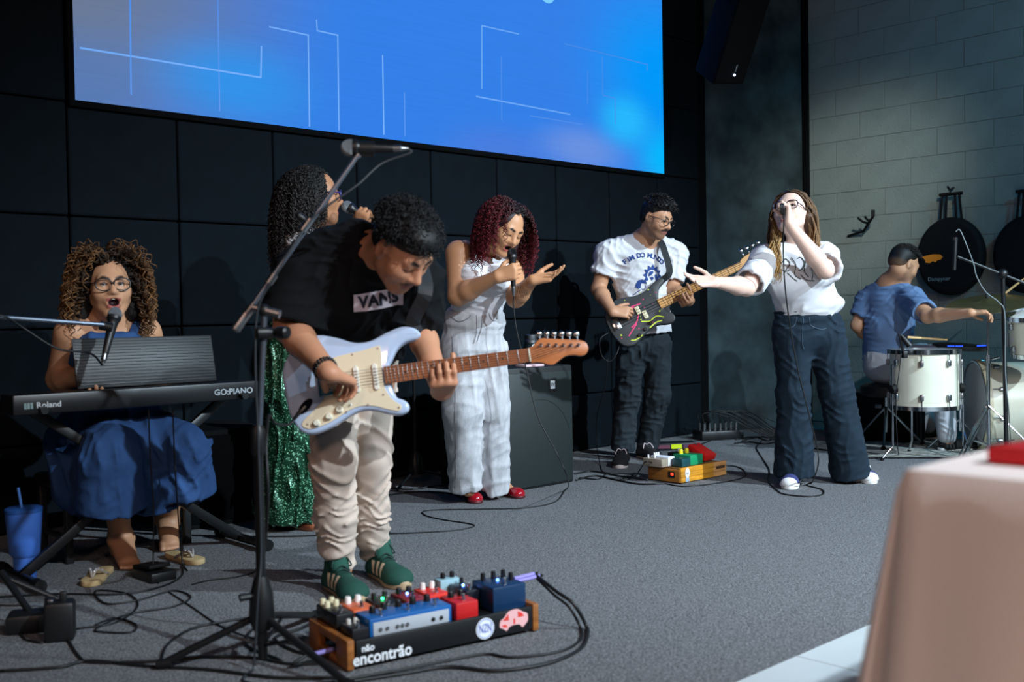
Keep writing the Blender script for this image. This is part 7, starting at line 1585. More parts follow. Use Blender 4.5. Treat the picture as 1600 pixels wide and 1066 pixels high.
# ================================================================== BASS CORNER
def pedalboard_small():
    F0 = G(1063, 757); R0 = G(1135, 743); L0 = G(1013, 749); d = nrm(R0 - F0); v = np.array([-d[1], d[0], 0]); L = np.linalg.norm(R0 - F0); D = 0.24; H = 0.088; AX = np.array([d, v, UP])
    B = lambda u, w, z: F0 + d * L * u + v * D * w + UP * z
    root = thing('pedalboard', 'honey-coloured wooden pedalboard on the carpet near the bass player', 'pedalboard', B(0.5, 0.5, 0))
    mw = mat('pine_honey', (204, 138, 36), 0.45, var=0.28, vscale=10, stretch=(1, 1, 5)); mw2 = mat('pine_pale', (196, 140, 84), 0.5, var=0.25, vscale=10, stretch=(1, 1, 5))
    for k, (z0, z1) in enumerate(((0.006, 0.032), (0.033, 0.060), (0.061, 0.088))):
        mb = MB(); mb.box(B(0.36, 0.03, (z0 + z1) / 2), (L * 0.70, 0.018, z1 - z0), AX, 0.002); mb.build('board', mw, root)
        mb = MB(); mb.box(B(0.855, 0.03, (z0 + z1) / 2), (L * 0.285, 0.0178, z1 - z0), AX, 0.002); mb.build('board', mw2, root)
    for u in (0.018, 0.985): mb = MB(); mb.box(B(u, 0.5, 0.042), (0.018, D * 0.94, 0.072), AX, 0.003); mb.build('end_panel', mat('pine_brown', (150, 96, 34), 0.5, var=0.25, vscale=10, stretch=(1, 1, 5)), root)
    mb = MB(); mb.box(B(0.5, 0.5, 0.078), (L - 0.05, D - 0.03, 0.014), np.array([d, nrm(v - UP * 0.0), UP]), 0.002); mb.build('deck', mat('pine_deck', (120, 84, 40), 0.6), root)
    mb = MB(); mb.box(B(0.5, 0.97, 0.042), (L - 0.02, 0.014, 0.07), AX, 0.002); mb.build('back_panel', MATS['pine_brown'], root)
    # stickers and socket
    fo = B(0.14, 0, 0.048) - v * -0.002; fo = B(0.14, 0.0, 0.046) - v * 0.003
    mb = MB(); mb.prism([(0.020 * math.cos(t), 0.028 * math.sin(t) + 0.012) for t in np.linspace(0, 6.283, 24, endpoint=False)], fo, d, UP, -v, 0, 0.0012); mb.build('oval_sticker', mat('sticker_white', (228, 232, 236), 0.6), root)
    mb = MB(); mb.box(fo - UP * 0.026 - v * 0.0006, (0.032, 0.001, 0.024), AX, 0.0004); mb.build('square_sticker', mat('sticker_grey_blue', (150, 168, 190), 0.6), root)
    for dx in (-0.006, 0.005): mb = MB(); mb.box(fo + d * dx + UP * 0.008 - v * 0.0016, (0.004, 0.0008, 0.012), AX); mb.build('sticker_mark', M_black, root)
    mb = MB(); mb.box(B(0.86, 0.0, 0.056) - v * 0.002, (0.085, 0.0015, 0.016), AX, 0.0004); mb.build('burnt_mark', mat('burnt_brown', (62, 40, 22), 0.7), root)
    mb = MB(); mb.box(B(0.0, 0.25, 0.048) - d * 0.002, (0.006, 0.045, 0.034), AX, 0.002); so = mb.build('power_socket', M_black, root); mb = MB(); mb.box(B(0.0, 0.22, 0.052) - d * 0.006, (0.004, 0.018, 0.014), AX, 0.002); mb.build('lit_switch', mat('switch_red', (255, 60, 40), 0.4, emit=(255, 50, 30), estr=3.0), so)
    zt = 0.088
    def pedal(label, u0, u1, w0, w1, h, col, knobs=(), kcol=(18, 18, 20), tilt=0.0):
        c = B((u0 + u1) / 2, (w0 + w1) / 2, zt); t = thing('effects_pedal', label, 'effects pedal', c, 'effects pedals on the bass player\'s pedalboard'); W = (u1 - u0) * L; Dp = (w1 - w0) * D
        a2 = AX if not tilt else np.array([d, nrm(v + UP * tilt), nrm(UP - v * tilt)])
        mb = MB(); mb.box(c + UP * (h / 2 + abs(tilt) * Dp / 2), (W, Dp, h), a2, 0.004); mb.build('enclosure', mat('pedal_%d_%d_%d' % col, col, 0.4), t)
        for (a, b_, r, hh) in knobs: mb = MB(); knob(mb, c + d * W * a + v * Dp * b_ + UP * (h + abs(tilt) * Dp * (0.5 + b_) * 0.9), r, hh); mb.build('knob', mat('pknob_%d_%d_%d' % kcol, kcol, 0.4), t)
        return t
    pedal('beige pedal overhanging the left end of the bass player\'s wooden board', -0.10, 0.04, 0.40, 0.98, 0.045, (150, 138, 122), [(-0.2, 0.3, 0.006, 0.018), (0.2, 0.1, 0.006, 0.018)], (225, 225, 225))
    pedal('white pedal between the beige and the green pedal', 0.05, 0.19, 0.42, 0.96, 0.052, (222, 228, 240), [(-0.3, 0.35, 0.006, 0.016), (0.0, 0.35, 0.006, 0.016), (0.3, 0.35, 0.006, 0.016)], (230, 232, 236))
    pedal('small teal pedal with grey screen in front of the white pedal', 0.10, 0.27, 0.08, 0.38, 0.046, (24, 70, 76))
    pedal('green pedal with two yellow knobs on the wooden board', 0.29, 0.56, 0.10, 0.62, 0.058, (18, 140, 92), [(-0.22, 0.25, 0.013, 0.026), (0.24, 0.25, 0.013, 0.026)], (236, 214, 20))
    pedal('red pedal propped up steeply at the right of the wooden board', 0.66, 0.90, 0.15, 0.72, 0.040, (206, 30, 26), [(0.0, 0.3, 0.006, 0.012)], (20, 20, 20), tilt=0.45)
    pedal('narrow black pedal behind the green pedal', 0.40, 0.62, 0.68, 0.95, 0.055, (20, 20, 24), [(0.2, 0.0, 0.008, 0.02)], (210, 208, 200))
    e = B(-0.09, 0.7, 0.11); cable('short black cable from the beige pedal down to the cables on the floor', [e, e - d * 0.06 + UP * 0.01, G(1000, 742) + UP * 0.03, G(990, 748), G(975, 752)], 0.0035)
    cable('black cable looping from the wooden board over the carpet to the right', [G(1040, 757), G(1068, 761), G(1115, 757), G(1160, 748), G(1163, 737), G(1150, 730), G(1135, 729)], 0.0035)
pedalboard_small()
def stage_box():
    c = G(1122, 686); AX = np.array([nrm((1, 0.25, 0)), nrm((-0.25, 1, 0)), UP]); root = thing('stage_box', 'black stage box full of plugged cables at the foot of the pier', 'stage box', c)
    mb = MB(); mb.box(c + UP * 0.035, (0.34, 0.18, 0.07), AX, 0.01); bx = mb.build('case', M_black, root)
    for i in range(2):
        for k in range(7):
            q = c + AX[0] * (-0.13 + 0.043 * k) + AX[1] * (-0.04 + 0.08 * i) + UP * 0.07; mb = MB(); mb.lathe(q, UP, [(0, 0.010), (0.05, 0.009), (0.055, 0.005)], 10); mb.build('plug', M_steel, root)
            if i == 0 or k % 2 == 0:
                e = c + np.array([0.30 + 0.05 * k * (1 if i else 0.6), -0.05 + 0.03 * k - 0.1 * i, 0.008]); h = 0.16 + 0.03 * ((k * 7 + i * 3) % 5) / 5
                cable('thin black cable arching out of the stage box at the pier', [q + UP * 0.05, q + UP * (0.05 + h * 0.5), q + (e - q) * 0.4 + UP * h * 0.8, e + UP * 0.03, e + np.array([0.12, -0.02, 0])], 0.003, (7, 8, 9), group='cables plugged into the stage box')
stage_box()
def small_unit():
    c = G(1053, 702); AX = np.array([nrm((1, 0.12, 0)), nrm((-0.12, 1, 0)), UP]); root = thing('control_unit', 'low dark box with yellow-green display behind the wooden pedalboard', 'control box', c)
    mb = MB(); mb.box(c + UP * 0.025, (0.30, 0.14, 0.05), AX, 0.006); mb.build('case', mat('unit_dark', (24, 28, 34), 0.5), root)
    for x, col, nm in ((-0.09, (118, 62, 84), 'label_strip'), (0.09, (96, 60, 86), 'label_strip')): mb = MB(); mb.box(c + AX[0] * x - AX[1] * 0.0705 + UP * 0.027, (0.085, 0.002, 0.024), AX); mb.build(nm, mat('strip_%d' % col[0], col, 0.5), root)
    mb = MB(); mb.box(c - AX[1] * 0.0705 + UP * 0.027, (0.075, 0.003, 0.03), AX); mb.build('display', mat('display_lime', (190, 210, 20), 0.5, emit=(190, 215, 10), estr=0.35), root)
small_unit()
def sub():
    R_ = G(897, 753); d = WD.copy(); W, D, H = 0.56, 0.52, 0.672; AX = np.array([d, -WN, UP]); c = R_ - d * W / 2 - WN * D / 2
    root = thing('speaker_cabinet', 'large black speaker cabinet with perforated grille beside the red-haired singer', 'speaker', c)
    mb = MB(); mb.box(c + UP * H / 2, (W, D, H), AX, 0.012); mb.build('box', mat('cabinet_black', (15, 19, 21), 0.6), root)
    m = mat('perforated_grille', (64, 76, 76), 0.55, metal=0.0); nt = m.node_tree; N = nt.nodes; Lk = nt.links; b = N['Principled BSDF']; tc = N.new('ShaderNodeTexCoord'); mp = N.new('ShaderNodeMapping'); mp.inputs['Rotation'].default_value = (0, 0, -YAW); Lk.new(tc.outputs['Object'], mp.inputs['Vector'])
    vo = N.new('ShaderNodeTexVoronoi'); vo.inputs['Scale'].default_value = 95; vo.inputs['Randomness'].default_value = 0.0; Lk.new(mp.outputs['Vector'], vo.inputs['Vector']); mr = N.new('ShaderNodeMapRange'); mr.inputs['From Min'].default_value = 0.30; mr.inputs['From Max'].default_value = 0.42; Lk.new(vo.outputs['Distance'], mr.inputs['Value'])
    mx = N.new('ShaderNodeMix'); mx.data_type = 'RGBA'; mx.inputs['A'].default_value = lin((8, 12, 13)) + (1,); mx.inputs['B'].default_value = lin((27, 36, 36)) + (1,); Lk.new(mr.outputs['Result'], mx.inputs['Factor']); Lk.new(mx.outputs['Result'], b.inputs['Base Color'])
    mb = MB(); mb.box(c + WN * (D / 2 + 0.004) + UP * (H / 2 - 0.008), (W - 0.03, 0.012, H - 0.045), AX, 0.005); gr = mb.build('grille', m, root)
    q = c + WN * (D / 2 + 0.011) + UP * (H - 0.105) + d * 0.105; mb = MB(); mb.box(q, (0.062, 0.004, 0.075), AX, 0.003); lp = mb.build('badge', M_black, gr); mb = MB(); mb.box(q + WN * 0.0025, (0.036, 0.002, 0.046), AX, 0.001); bw_ = mb.build('badge_mark', mat('badge_white', (214, 220, 224), 0.5), lp)
    place_text('lettering', 'EV', 0.026, q + WN * 0.0038, d, UP, M_black, bw_, bold=0.0008)
    mb = MB(); a = np.linspace(0.35, math.pi - 0.35, 24); mb.tube([c + WN * (D / 2 + 0.0105) + UP * (0.22 + 0.27 * math.sin(t)) + d * 0.25 * math.cos(t) for t in a], 0.0012, 6); mb.build('cone_ridge', M_black, gr, smooth=True)
    # jar on top
    j = c + UP * H + WN * 0.12 + d * 0.09; t = thing('jar', 'dark glass jar with silver lid on the black speaker cabinet', 'jar', j)
    mb = MB(); mb.lathe(j, UP, [(0, 0.038), (0.006, 0.042), (0.11, 0.042), (0.13, 0.034)], 24); mb.build('glass', mat('jar_dark', (24, 34, 36), 0.1, spec=0.7), t); mb = MB(); mb.lathe(j + UP * 0.128, UP, [(0, 0.037), (0.014, 0.037), (0.018, 0.034), (0.022, 0.036), (0.045, 0.036), (0.048, 0.033)], 24); mb.build('lid', M_steel, t)
    k = c + UP * H + WN * 0.20 + d * 0.0; mb = MB(); mb.box(k + UP * 0.006, (0.14, 0.09, 0.012), AX, 0.003); o = mb.build('notebook', mat('paper_pink', (222, 190, 196), 0.7)); tag(o, 'small pale pink notebook lying on the speaker cabinet', 'notebook')
sub()
def low_stand():
    base = G(650, 757); m = mat('stand_black', (17, 18, 20), 0.4); root = thing('microphone_stand', 'short black stand pole with conical foot behind the guitar neck', 'microphone stand', base)
    mb = MB(); rod(mb, base + UP * 0.10, base + UP * 0.66, 0.010); mb.build('pole', m, root); mb = MB(); mb.lathe(base + UP * 0.06, UP, [(0, 0.040), (0.03, 0.044), (0.09, 0.034), (0.13, 0.014)], 18); mb.build('hub', m, root)
    for a in (0.2, 2.3, 4.4): mb = MB(); rod(mb, base + UP * 0.09, base + np.array([0.26 * math.cos(a), 0.26 * math.sin(a), 0.012]), 0.008); mb.build('leg', m, root)
low_stand()
for k, (lb, pts, r) in enumerate((('black cables bundle strand nearest the speaker cabinet, running to the bass player\'s board', [(897, 742), (925, 738), (960, 744), (985, 748), (1012, 752)], 0.005), ('black cable lying below the bass player\'s shoes', [(900, 752), (930, 745), (965, 752), (1000, 758), (1040, 757)], 0.005), ('black cable wiggling over the floor bundle near the shoes', [(905, 748), (935, 750), (950, 742), (990, 743), (970, 750)], 0.004),
        ('black cable snaking along the wall right of the stage box', [(1150, 688), (1180, 684), (1200, 690), (1215, 682), (1235, 686)], 0.006), ('black cable heap strand right of the stage box, nearer the viewer', [(1148, 694), (1170, 692), (1195, 695), (1215, 690), (1190, 684), (1160, 690)], 0.006), ('thick black cable behind the long-haired singer\'s legs', [(1215, 692), (1250, 698), (1290, 705), (1340, 708), (1380, 712)], 0.006),
        ('black cable from the small display box towards the stage box', [(1070, 700), (1090, 697), (1110, 690)], 0.005), ('black cable behind the red-haired singer\'s shoes', [(600, 776), (650, 770), (700, 772), (722, 780)], 0.0045), ('black cable tail on the carpet left of the red-haired singer', [(600, 762), (640, 766), (690, 760), (710, 768)], 0.0045))):
    cable(lb, [G(*p) for p in pts], r)

# ================================================================== HANGING LOUDSPEAKER
def hanging_speaker():
    a = nrm(P(1176, 0, 6.65) - P(1136, 128, 6.95)); bt = P(1136, 131, 6.95); f = np.array([0.42, -0.88, 0]); f = nrm(f - a * (f @ a)); s = np.cross(a, f); AX = np.array([s, f, a]); L = 1.0
    if s[0] < 0: s = -s; AX = np.array([s, f, a])
    c = bt + a * L / 2 - f * 0.10; root = thing('loudspeaker', 'black loudspeaker hanging tilted beside the screen', 'speaker', bt)
    mb = MB(); mb.box(c, (0.25, 0.22, L), AX, 0.012); mb.build('cabinet', mat('speaker_black', (7, 8, 12), 0.8, spec=0.1), root)
    mb = MB(); mb.box(c + f * 0.112, (0.235, 0.012, L - 0.03), AX, 0.005); g = mb.build('grille', mat('grille_black', (6, 7, 9), 0.8, spec=0.1, bump=0.5, bscale=400), root)
    q = c + f * 0.120 - a * (L / 2 - 0.07) + s * 0.02; mb = MB(); mb.ball(q, 0.008, 10, 8); mb.build('lamp', mat('led_cold', (190, 215, 255), 0.3, emit=(200, 220, 255), estr=4.0), g, smooth=True); mb = MB(); mb.box(q + a * 0.045, (0.012, 0.003, 0.05), AX, 0.001); mb.build('badge', M_steel, g)
    for k in (0, 1): mb = MB(); mb.box(c - s * 0.126 + a * (0.10 - 0.0) + f * (-0.03 + 0.06 * k), (0.004, 0.05, 0.17), AX, 0.002); mb.build('handle_recess', M_darkgap, root)
    mb = MB(); rod(mb, c - f * 0.11 + a * 0.2, c - f * 0.35 + a * 0.6, 0.02); mb.build('bracket', M_black, root)
hanging_speaker()

# ================================================================== DRUMS
M_shell = mat('shell_cream', (222, 220, 200), 0.3, coat=0.5, var=0.05, vscale=5); M_head = mat('drum_head', (222, 226, 226), 0.5)
def drum(root, c, axis, r, depth, nl=8, ph=0.0, head=M_head):
    ax = nrm(axis); b = c - ax * depth / 2; t_ = c + ax * depth / 2; ref = np.array([0, 0, 1.0]) if abs(ax[2]) < 0.9 else np.array([1.0, 0, 0]); A = nrm(np.cross(ax, ref)); B = np.cross(ax, A)
    mb = MB(); mb.lathe(b, ax, [(0.0, r), (depth, r)], 40, cap=False); mb.build('shell', M_shell, root)
    for q, sg in ((b, -1), (t_, 1)):
        mb = MB(); mb.lathe(q, ax * sg, [(-0.015, r + 0.009), (0.012, r + 0.009), (0.013, r + 0.003), (-0.015, r + 0.003), (-0.015, r + 0.009)], 40, cap=False); mb.build('hoop', M_chrome, root)
        mb = MB(); mb.lathe(q, ax * sg, [(-0.002, r + 0.002), (0.003, r), (0.004, r * 0.5), (0.004, 0.001)], 40); mb.build('head', head, root)
    for k in range(nl):
        a = ph + 2 * math.pi * k / nl; o_ = (math.cos(a) * A + math.sin(a) * B)
        for z in (depth * 0.20, depth * 0.80):
            mb = MB(); q = b + ax * z + o_ * (r + 0.011); mb.box(q, (0.022, 0.026, 0.040), np.array([o_, np.cross(ax, o_), ax]), 0.007); l = mb.build('lug', M_steel, root)
            e = b if z < depth / 2 else t_; sg = -1 if z < depth / 2 else 1; mb = MB(); rod(mb, q + ax * sg * 0.015, e + o_ * (r + 0.013) + ax * sg * 0.012, 0.0035, 8); mb.build('tension_rod', M_chrome, l)
def floor_tom():
    c = P(1444, 592, 6.72); root = thing('floor_tom', 'cream floor tom on three chrome legs in front of the drummer', 'drum', (c[0], c[1], 0)); r = 0.207; dep = 0.355; drum(root, c, UP, r, dep, 8, 0.35)
    for px, g in ((1404, G(1398, 717)), (1493, G(1512, 712)), (None, None)):
        if px is None: a = np.array([0.02, 1.0, 0]); top = c + a * (r + 0.02); e = c + a * (r + 0.07)
        else: o_ = nrm(np.array([1.0 if px > 1444 else -1.0, -0.25, 0])); top = c + o_ * (r + 0.022); e = c + o_ * (r + 0.10)
        top = top.copy(); zb = 0.09; mb = MB(); k = top.copy(); k[2] = zb; g2 = e.copy(); g2[2] = 0.012; t2 = top.copy(); t2[2] = c[2] + 0.10
        mb.tube([t2, k + UP * 0.04, k, g2], 0.0065, 10); l = mb.build('leg', M_chrome, root); mb = MB(); mb.lathe(g2 - UP * 0.012, UP, [(0, 0.012), (0.02, 0.011)], 10); mb.build('rubber_foot', M_rubber, l)
        kb = top.copy(); kb[2] = c[2] - 0.06; mb = MB(); o2 = nrm(kb - c); mb.lathe(kb - o2 * 0.02, o2, [(0, 0.03), (0.03, 0.03), (0.034, 0.024)], 16); mb.build('leg_bracket', M_rubber, root)
floor_tom()
def bass_drum():
    ax = nrm((0.985, -0.13, 0)); bl = P(1524, 641, 7.08); r = 0.285; dep = 0.46; c = bl + ax * dep / 2; c[2] = r + 0.02
    root = thing('bass_drum', 'large cream bass drum lying on its side behind the cloth-covered table', 'drum', (c[0], c[1], 0)); drum(root, c, ax, r, dep, 10, 0.2)
    for z in (0.0,):
        mb = MB(); mb.lathe(c - ax * (dep / 2 + 0.008), ax, [(0, r + 0.018), (0.035, r + 0.018), (0.035, r + 0.004), (0.0, r + 0.004), (0, r + 0.018)], 44, cap=False); mb.build('wood_hoop', mat('hoop_cream', (196, 186, 158), 0.4), root)
    for sy in (-1, 1):
        o_ = np.cross(ax, UP) * sy; q = c + ax * 0.15 + o_ * (r * 0.9) - UP * 0.06; mb = MB(); rod(mb, q, q + o_ * 0.18 + np.array([0, 0, 0.012 - q[2]]), 0.008); mb.build('spur', M_chrome, root)
bass_drum()
def rack_tom():
    c = P(1618, 520, 6.60); ax = nrm((-0.18, -0.15, 1.0)); root = thing('rack_tom', 'cream rack tom cut by the right edge of the picture', 'drum', c - UP * 0.12); drum(root, c, ax, 0.152, 0.24, 6, 0.7)
    mb = MB(); rod(mb, c - ax * 0.05 + np.array([0.05, 0.1, 0]), np.array([c[0] + 0.1, c[1] + 0.12, 0.6]), 0.012); mb.build('mount_arm', M_chrome, root)
rack_tom()
def cymbal():
    base = G(1545, 714); root = thing('cymbal_stand', 'chrome cymbal stand with a thin bronze cymbal beside the bass drum', 'cymbal stand', base); top = base.copy(); top[2] = P(1545, 478, base[1])[2]
    mb = MB(); rod(mb, base + UP * 0.02, base + UP * 0.62, 0.0125, 12); mb.build('lower_tube', M_chrome, root); mb = MB(); rod(mb, base + UP * 0.60, top + UP * 0.05, 0.008, 12); mb.build('upper_tube', M_chrome, root)
    mb = MB(); rod(mb, base + UP * 0.60, base + UP * 0.65, 0.018, 12); cl = mb.build('clutch', M_steel, root); mb = MB(); rod(mb, base + UP * 0.625 + (0.015, -0.01, 0), base + UP * 0.64 + (0.06, -0.03, 0), 0.006); mb.build('wing_nut', M_chrome, cl)
    for a in (-0.5, 1.6, 3.7):
        for w in (-0.012, 0.012):
            s_ = np.array([-math.sin(a), math.cos(a), 0]) * w; mb = MB(); k = base + np.array([0.30 * math.cos(a), 0.30 * math.sin(a), 0.012]); mb.tube([base + UP * 0.33 + s_, base + (k - base) * 0.6 + UP * 0.14 + s_, k + s_], 0.0055, 8); mb.build('leg', M_chrome, root)
        mb = MB(); rod(mb, base + UP * 0.07, base + np.array([0.15 * math.cos(a), 0.15 * math.sin(a), 0.115]), 0.005); mb.build('brace', M_chrome, root)
    n = nrm((-0.16, -0.20, 1.0)); cy = top + UP * 0.03; prof = [(0.022, 0.006), (0.021, 0.02), (0.012, 0.040), (0.004, 0.055), (-0.006, 0.15), (-0.018, 0.255), (-0.0195, 0.255), (-0.008, 0.15), (0.002, 0.055), (0.010, 0.038), (0.019, 0.018), (0.020, 0.006)]
    mb = MB(); mb.lathe(cy, n, prof, 48, cap=False); mb.build('cymbal', mat('bronze', (150, 140, 98), 0.35, metal=0.9, bump=0.1, bscale=80), root)
    mb = MB(); mb.lathe(cy + n * 0.022, n, [(0, 0.014), (0.02, 0.014), (0.03, 0.008)], 14); mb.build('felt', mat('felt_dark', (50, 52, 50), 0.9), root); mb = MB(); rod(mb, top + (-0.02, 0, 0.0), top + (0.06, -0.02, -0.01), 0.01); mb.build('tilter', M_chrome, root)
cymbal()
def pad():
    c = P(1500, 541, 6.98); root = thing('drum_pad', 'flat round black drum pad with blue glow marks between floor tom and cymbal stand', 'drum pad', (c[0], c[1], 0)); n = nrm((0.05, -0.06, 1))
    mb = MB(); mb.lathe(c - n * 0.02, n, [(0, 0.16), (0.018, 0.17), (0.028, 0.17), (0.032, 0.155), (0.032, 0.001)], 36); p_ = mb.build('pad', M_black, root)
    for k, a in enumerate((-2.3, -2.0, -1.2, -0.95)): q = c + np.array([0.168 * math.cos(a), 0.168 * math.sin(a), 0.006]); mb = MB(); t = np.array([-math.sin(a), math.cos(a), 0]); mb.box(q, (0.045, 0.006, 0.008), np.array([t, np.array([math.cos(a), math.sin(a), 0]), UP]), 0.002); mb.build('blue_mark', mat('strip_blue', (30, 60, 255), 0.4, emit=(40, 80, 255), estr=1.6), p_)  # small blue emissive marks along the pad's front rim
    mb = MB(); rod(mb, (c[0], c[1], 0.14), c - n * 0.02, 0.010); mb.build('pole', M_chrome, root)
    for a in (0.4, 2.5, 4.6): mb = MB(); rod(mb, (c[0], c[1], 0.22), (c[0] + 0.22 * math.cos(a), c[1] + 0.22 * math.sin(a), 0.01), 0.007); mb.build('leg', M_chrome, root)
pad()
def throne():
    c = P(1384, 582, 7.34); root = thing('drum_throne', 'black round drum stool under the drummer', 'stool', (c[0], c[1], 0)); z = P(1384, 572, 7.34)[2] - 0.12
    mb = MB(); mb.lathe((c[0], c[1], z - 0.09), UP, [(0, 0.15), (0.02, 0.17), (0.07, 0.17), (0.09, 0.14), (0.092, 0.001)], 32); mb.build('seat', M_black, root); mb = MB(); rod(mb, (c[0], c[1], 0.1), (c[0], c[1], z - 0.08), 0.014); mb.build('post', M_chrome, root)
    for a in (0.1, 2.2, 4.3): mb = MB(); rod(mb, (c[0], c[1], 0.28), (c[0] + 0.26 * math.cos(a), c[1] + 0.26 * math.sin(a), 0.012), 0.009); l = mb.build('leg', M_chrome, root); mb = MB(); mb.ball((c[0] + 0.26 * math.cos(a), c[1] + 0.26 * math.sin(a), 0.018), 0.018, 10, 8); mb.build('rubber_foot', M_rubber, l, smooth=True)
throne()
def drum_mic_stand():
    base = G(1573, 728); m = mat('stand_black', (17, 18, 20), 0.4); root = thing('microphone_stand', 'black microphone stand with boom over the drums', 'microphone stand', base); Y = base[1]; top = P(1567, 428, Y)
    mb = MB(); rod(mb, base + UP * 0.03, top, 0.013, 12); mb.build('pole', m, root); mb = MB(); mb.ball(top, 0.03, 12, 10); mb.build('swivel', M_black, root, smooth=True)
    for a in (0.5, 2.6, 4.7): mb = MB(); rod(mb, base + UP * 0.12, base + np.array([0.3 * math.cos(a), 0.3 * math.sin(a), 0.012]), 0.009); mb.build('leg', m, root)
    e0 = P(1496, 401, Y + 0.05); e1 = P(1625, 452, Y - 0.05); mb = MB(); rod(mb, e0, e1, 0.009, 10); mb.build('boom', m, root)
    q = P(1546, 502, Y); mb = MB(); rod(mb, base + UP * 0.72, base + UP * 0.80, 0.02, 12); mb.build('height_clutch', M_black, root)
    t = thing('microphone', 'slim dark microphone hanging upright at the end of the drum boom', 'microphone', P(1491, 422, Y + 0.06)); mb = MB(); rod(mb, P(1492, 398, Y + 0.06), P(1491, 422, Y + 0.06), 0.011, 12); mb.build('body', M_black, t); mb = MB(); rod(mb, P(1493, 372, Y + 0.06), P(1492, 398, Y + 0.06), 0.0125, 12); mb.build('clip', M_black, t); mb = MB(); rod(mb, P(1493, 371, Y + 0.06), P(1493, 376, Y + 0.06), 0.0135, 12); mb.build('ring', M_chrome, t)
    cable('grey cable drooping from the drum boom microphone to its stand', [P(1493, 362, Y + 0.06), P(1500, 360, Y + 0.05), P(1511, 385, Y + 0.03), P(1521, 412, Y - 0.02), P(1526, 432, Y - 0.02), P(1540, 456, Y - 0.02), P(1560, 472, Y - 0.02), P(1570, 492, Y - 0.025), P(1571, 580, Y - 0.03), P(1576, 640, Y - 0.03), G(1580, 706)], 0.0035, (120, 128, 130))
drum_mic_stand()
def tom_mic():
    Y = 6.55; b = P(1413, 549, Y); t = thing('microphone', 'small black clip-on microphone at the floor tom\'s rim', 'microphone', b); mb = MB(); rod(mb, b - UP * 0.04, P(1405, 522, Y), 0.007); mb.build('clamp_arm', M_black, t); mb = MB(); mb.box(b - UP * 0.02, (0.03, 0.05, 0.045), None, 0.006); mb.build('clamp', M_black, t); h0 = P(1408, 524, Y); h1 = P(1422, 541, Y - 0.02); mb = MB(); mb.tube([h0, h0 + (h1 - h0) * 0.5, h1], [0.012, 0.018, 0.020], 12); mb.build('body', M_black, t)
    cable('thin black cable hanging down the floor tom\'s front', [P(1408, 552, 6.49), P(1405, 580, 6.48), P(1401, 612, 6.47), P(1400, 640, 6.47), P(1402, 690, 6.5), G(1404, 712)], 0.003)
tom_mic()
for lb, a, b in (('wooden drumstick lying across the floor tom behind the clip-on microphone', P(1418, 527, 6.74), P(1478, 531, 6.74)), ('wooden drumstick standing out behind the drum boom', P(1566, 462, 6.9), P(1602, 434, 6.9))):
    t = thing('drumstick', lb, 'drumstick', a, 'drumsticks'); mb = MB(); mb.tube([a, a + (b - a) * 0.85, a + (b - a) * 0.95, b], [0.008, 0.0065, 0.004, 0.005], 8); mb.build('shaft', mat('hickory', (206, 164, 104), 0.5), t); dv = nrm(b - a); mb = MB(); mb.ball(b + dv * 0.004, 0.0065, 8, 6); mb.build('tip', MATS['hickory'], t, smooth=True)
def rug():
    o = G(1356, 717); x = nrm((0.97, -0.10, 0)); y = np.array([-x[1], x[0], 0]); m = mat('rug_pattern', (150, 152, 146), 0.95, spec=0.1, var=0.5, vscale=24, bump=0.5, bscale=200)
    root = thing('rug', 'pale patterned rug under the drum kit', 'rug', o + x * 0.9 + y * 0.6); ol = [(0, 0), (1.22, 0), (1.22, 0.85), (0, 0.85)]; mb = MB(); mb.prism(ol, o, x, y, UP, 0.0005, 0.009); mb.build('pile', m, root); mb = MB()
    for a, b in (((0, 0), (1.22, 0)), ((0, 0), (0, 0.85))): mb.tube([o + x * a[0] + y * a[1] + UP * 0.006, o + x * b[0] + y * b[1] + UP * 0.006], 0.006, 6); mb.build('border', M_rubber, root); mb = MB()
rug()
def drum_case():
    c = P(1370, 660, 7.75); c[2] = 0; AX = np.array([RD, WD, UP]); o = c; root = thing('equipment_case', 'low black case standing in the dark behind the drum stool', 'case', c); mb = MB(); mb.box(c + UP * 0.17, (0.60, 0.32, 0.34), AX, 0.02); mb.build('box', M_blackmatte, root)
    mb = MB(); mb.box(c + UP * 0.345, (0.61, 0.33, 0.02), AX, 0.008); mb.build('lid', M_black, root); mb = MB(); mb.box(c - WD * 0.165 + UP * 0.26 + RD * 0.1, (0.05, 0.012, 0.03), AX, 0.004); mb.build('latch', M_steel, root)
drum_case()
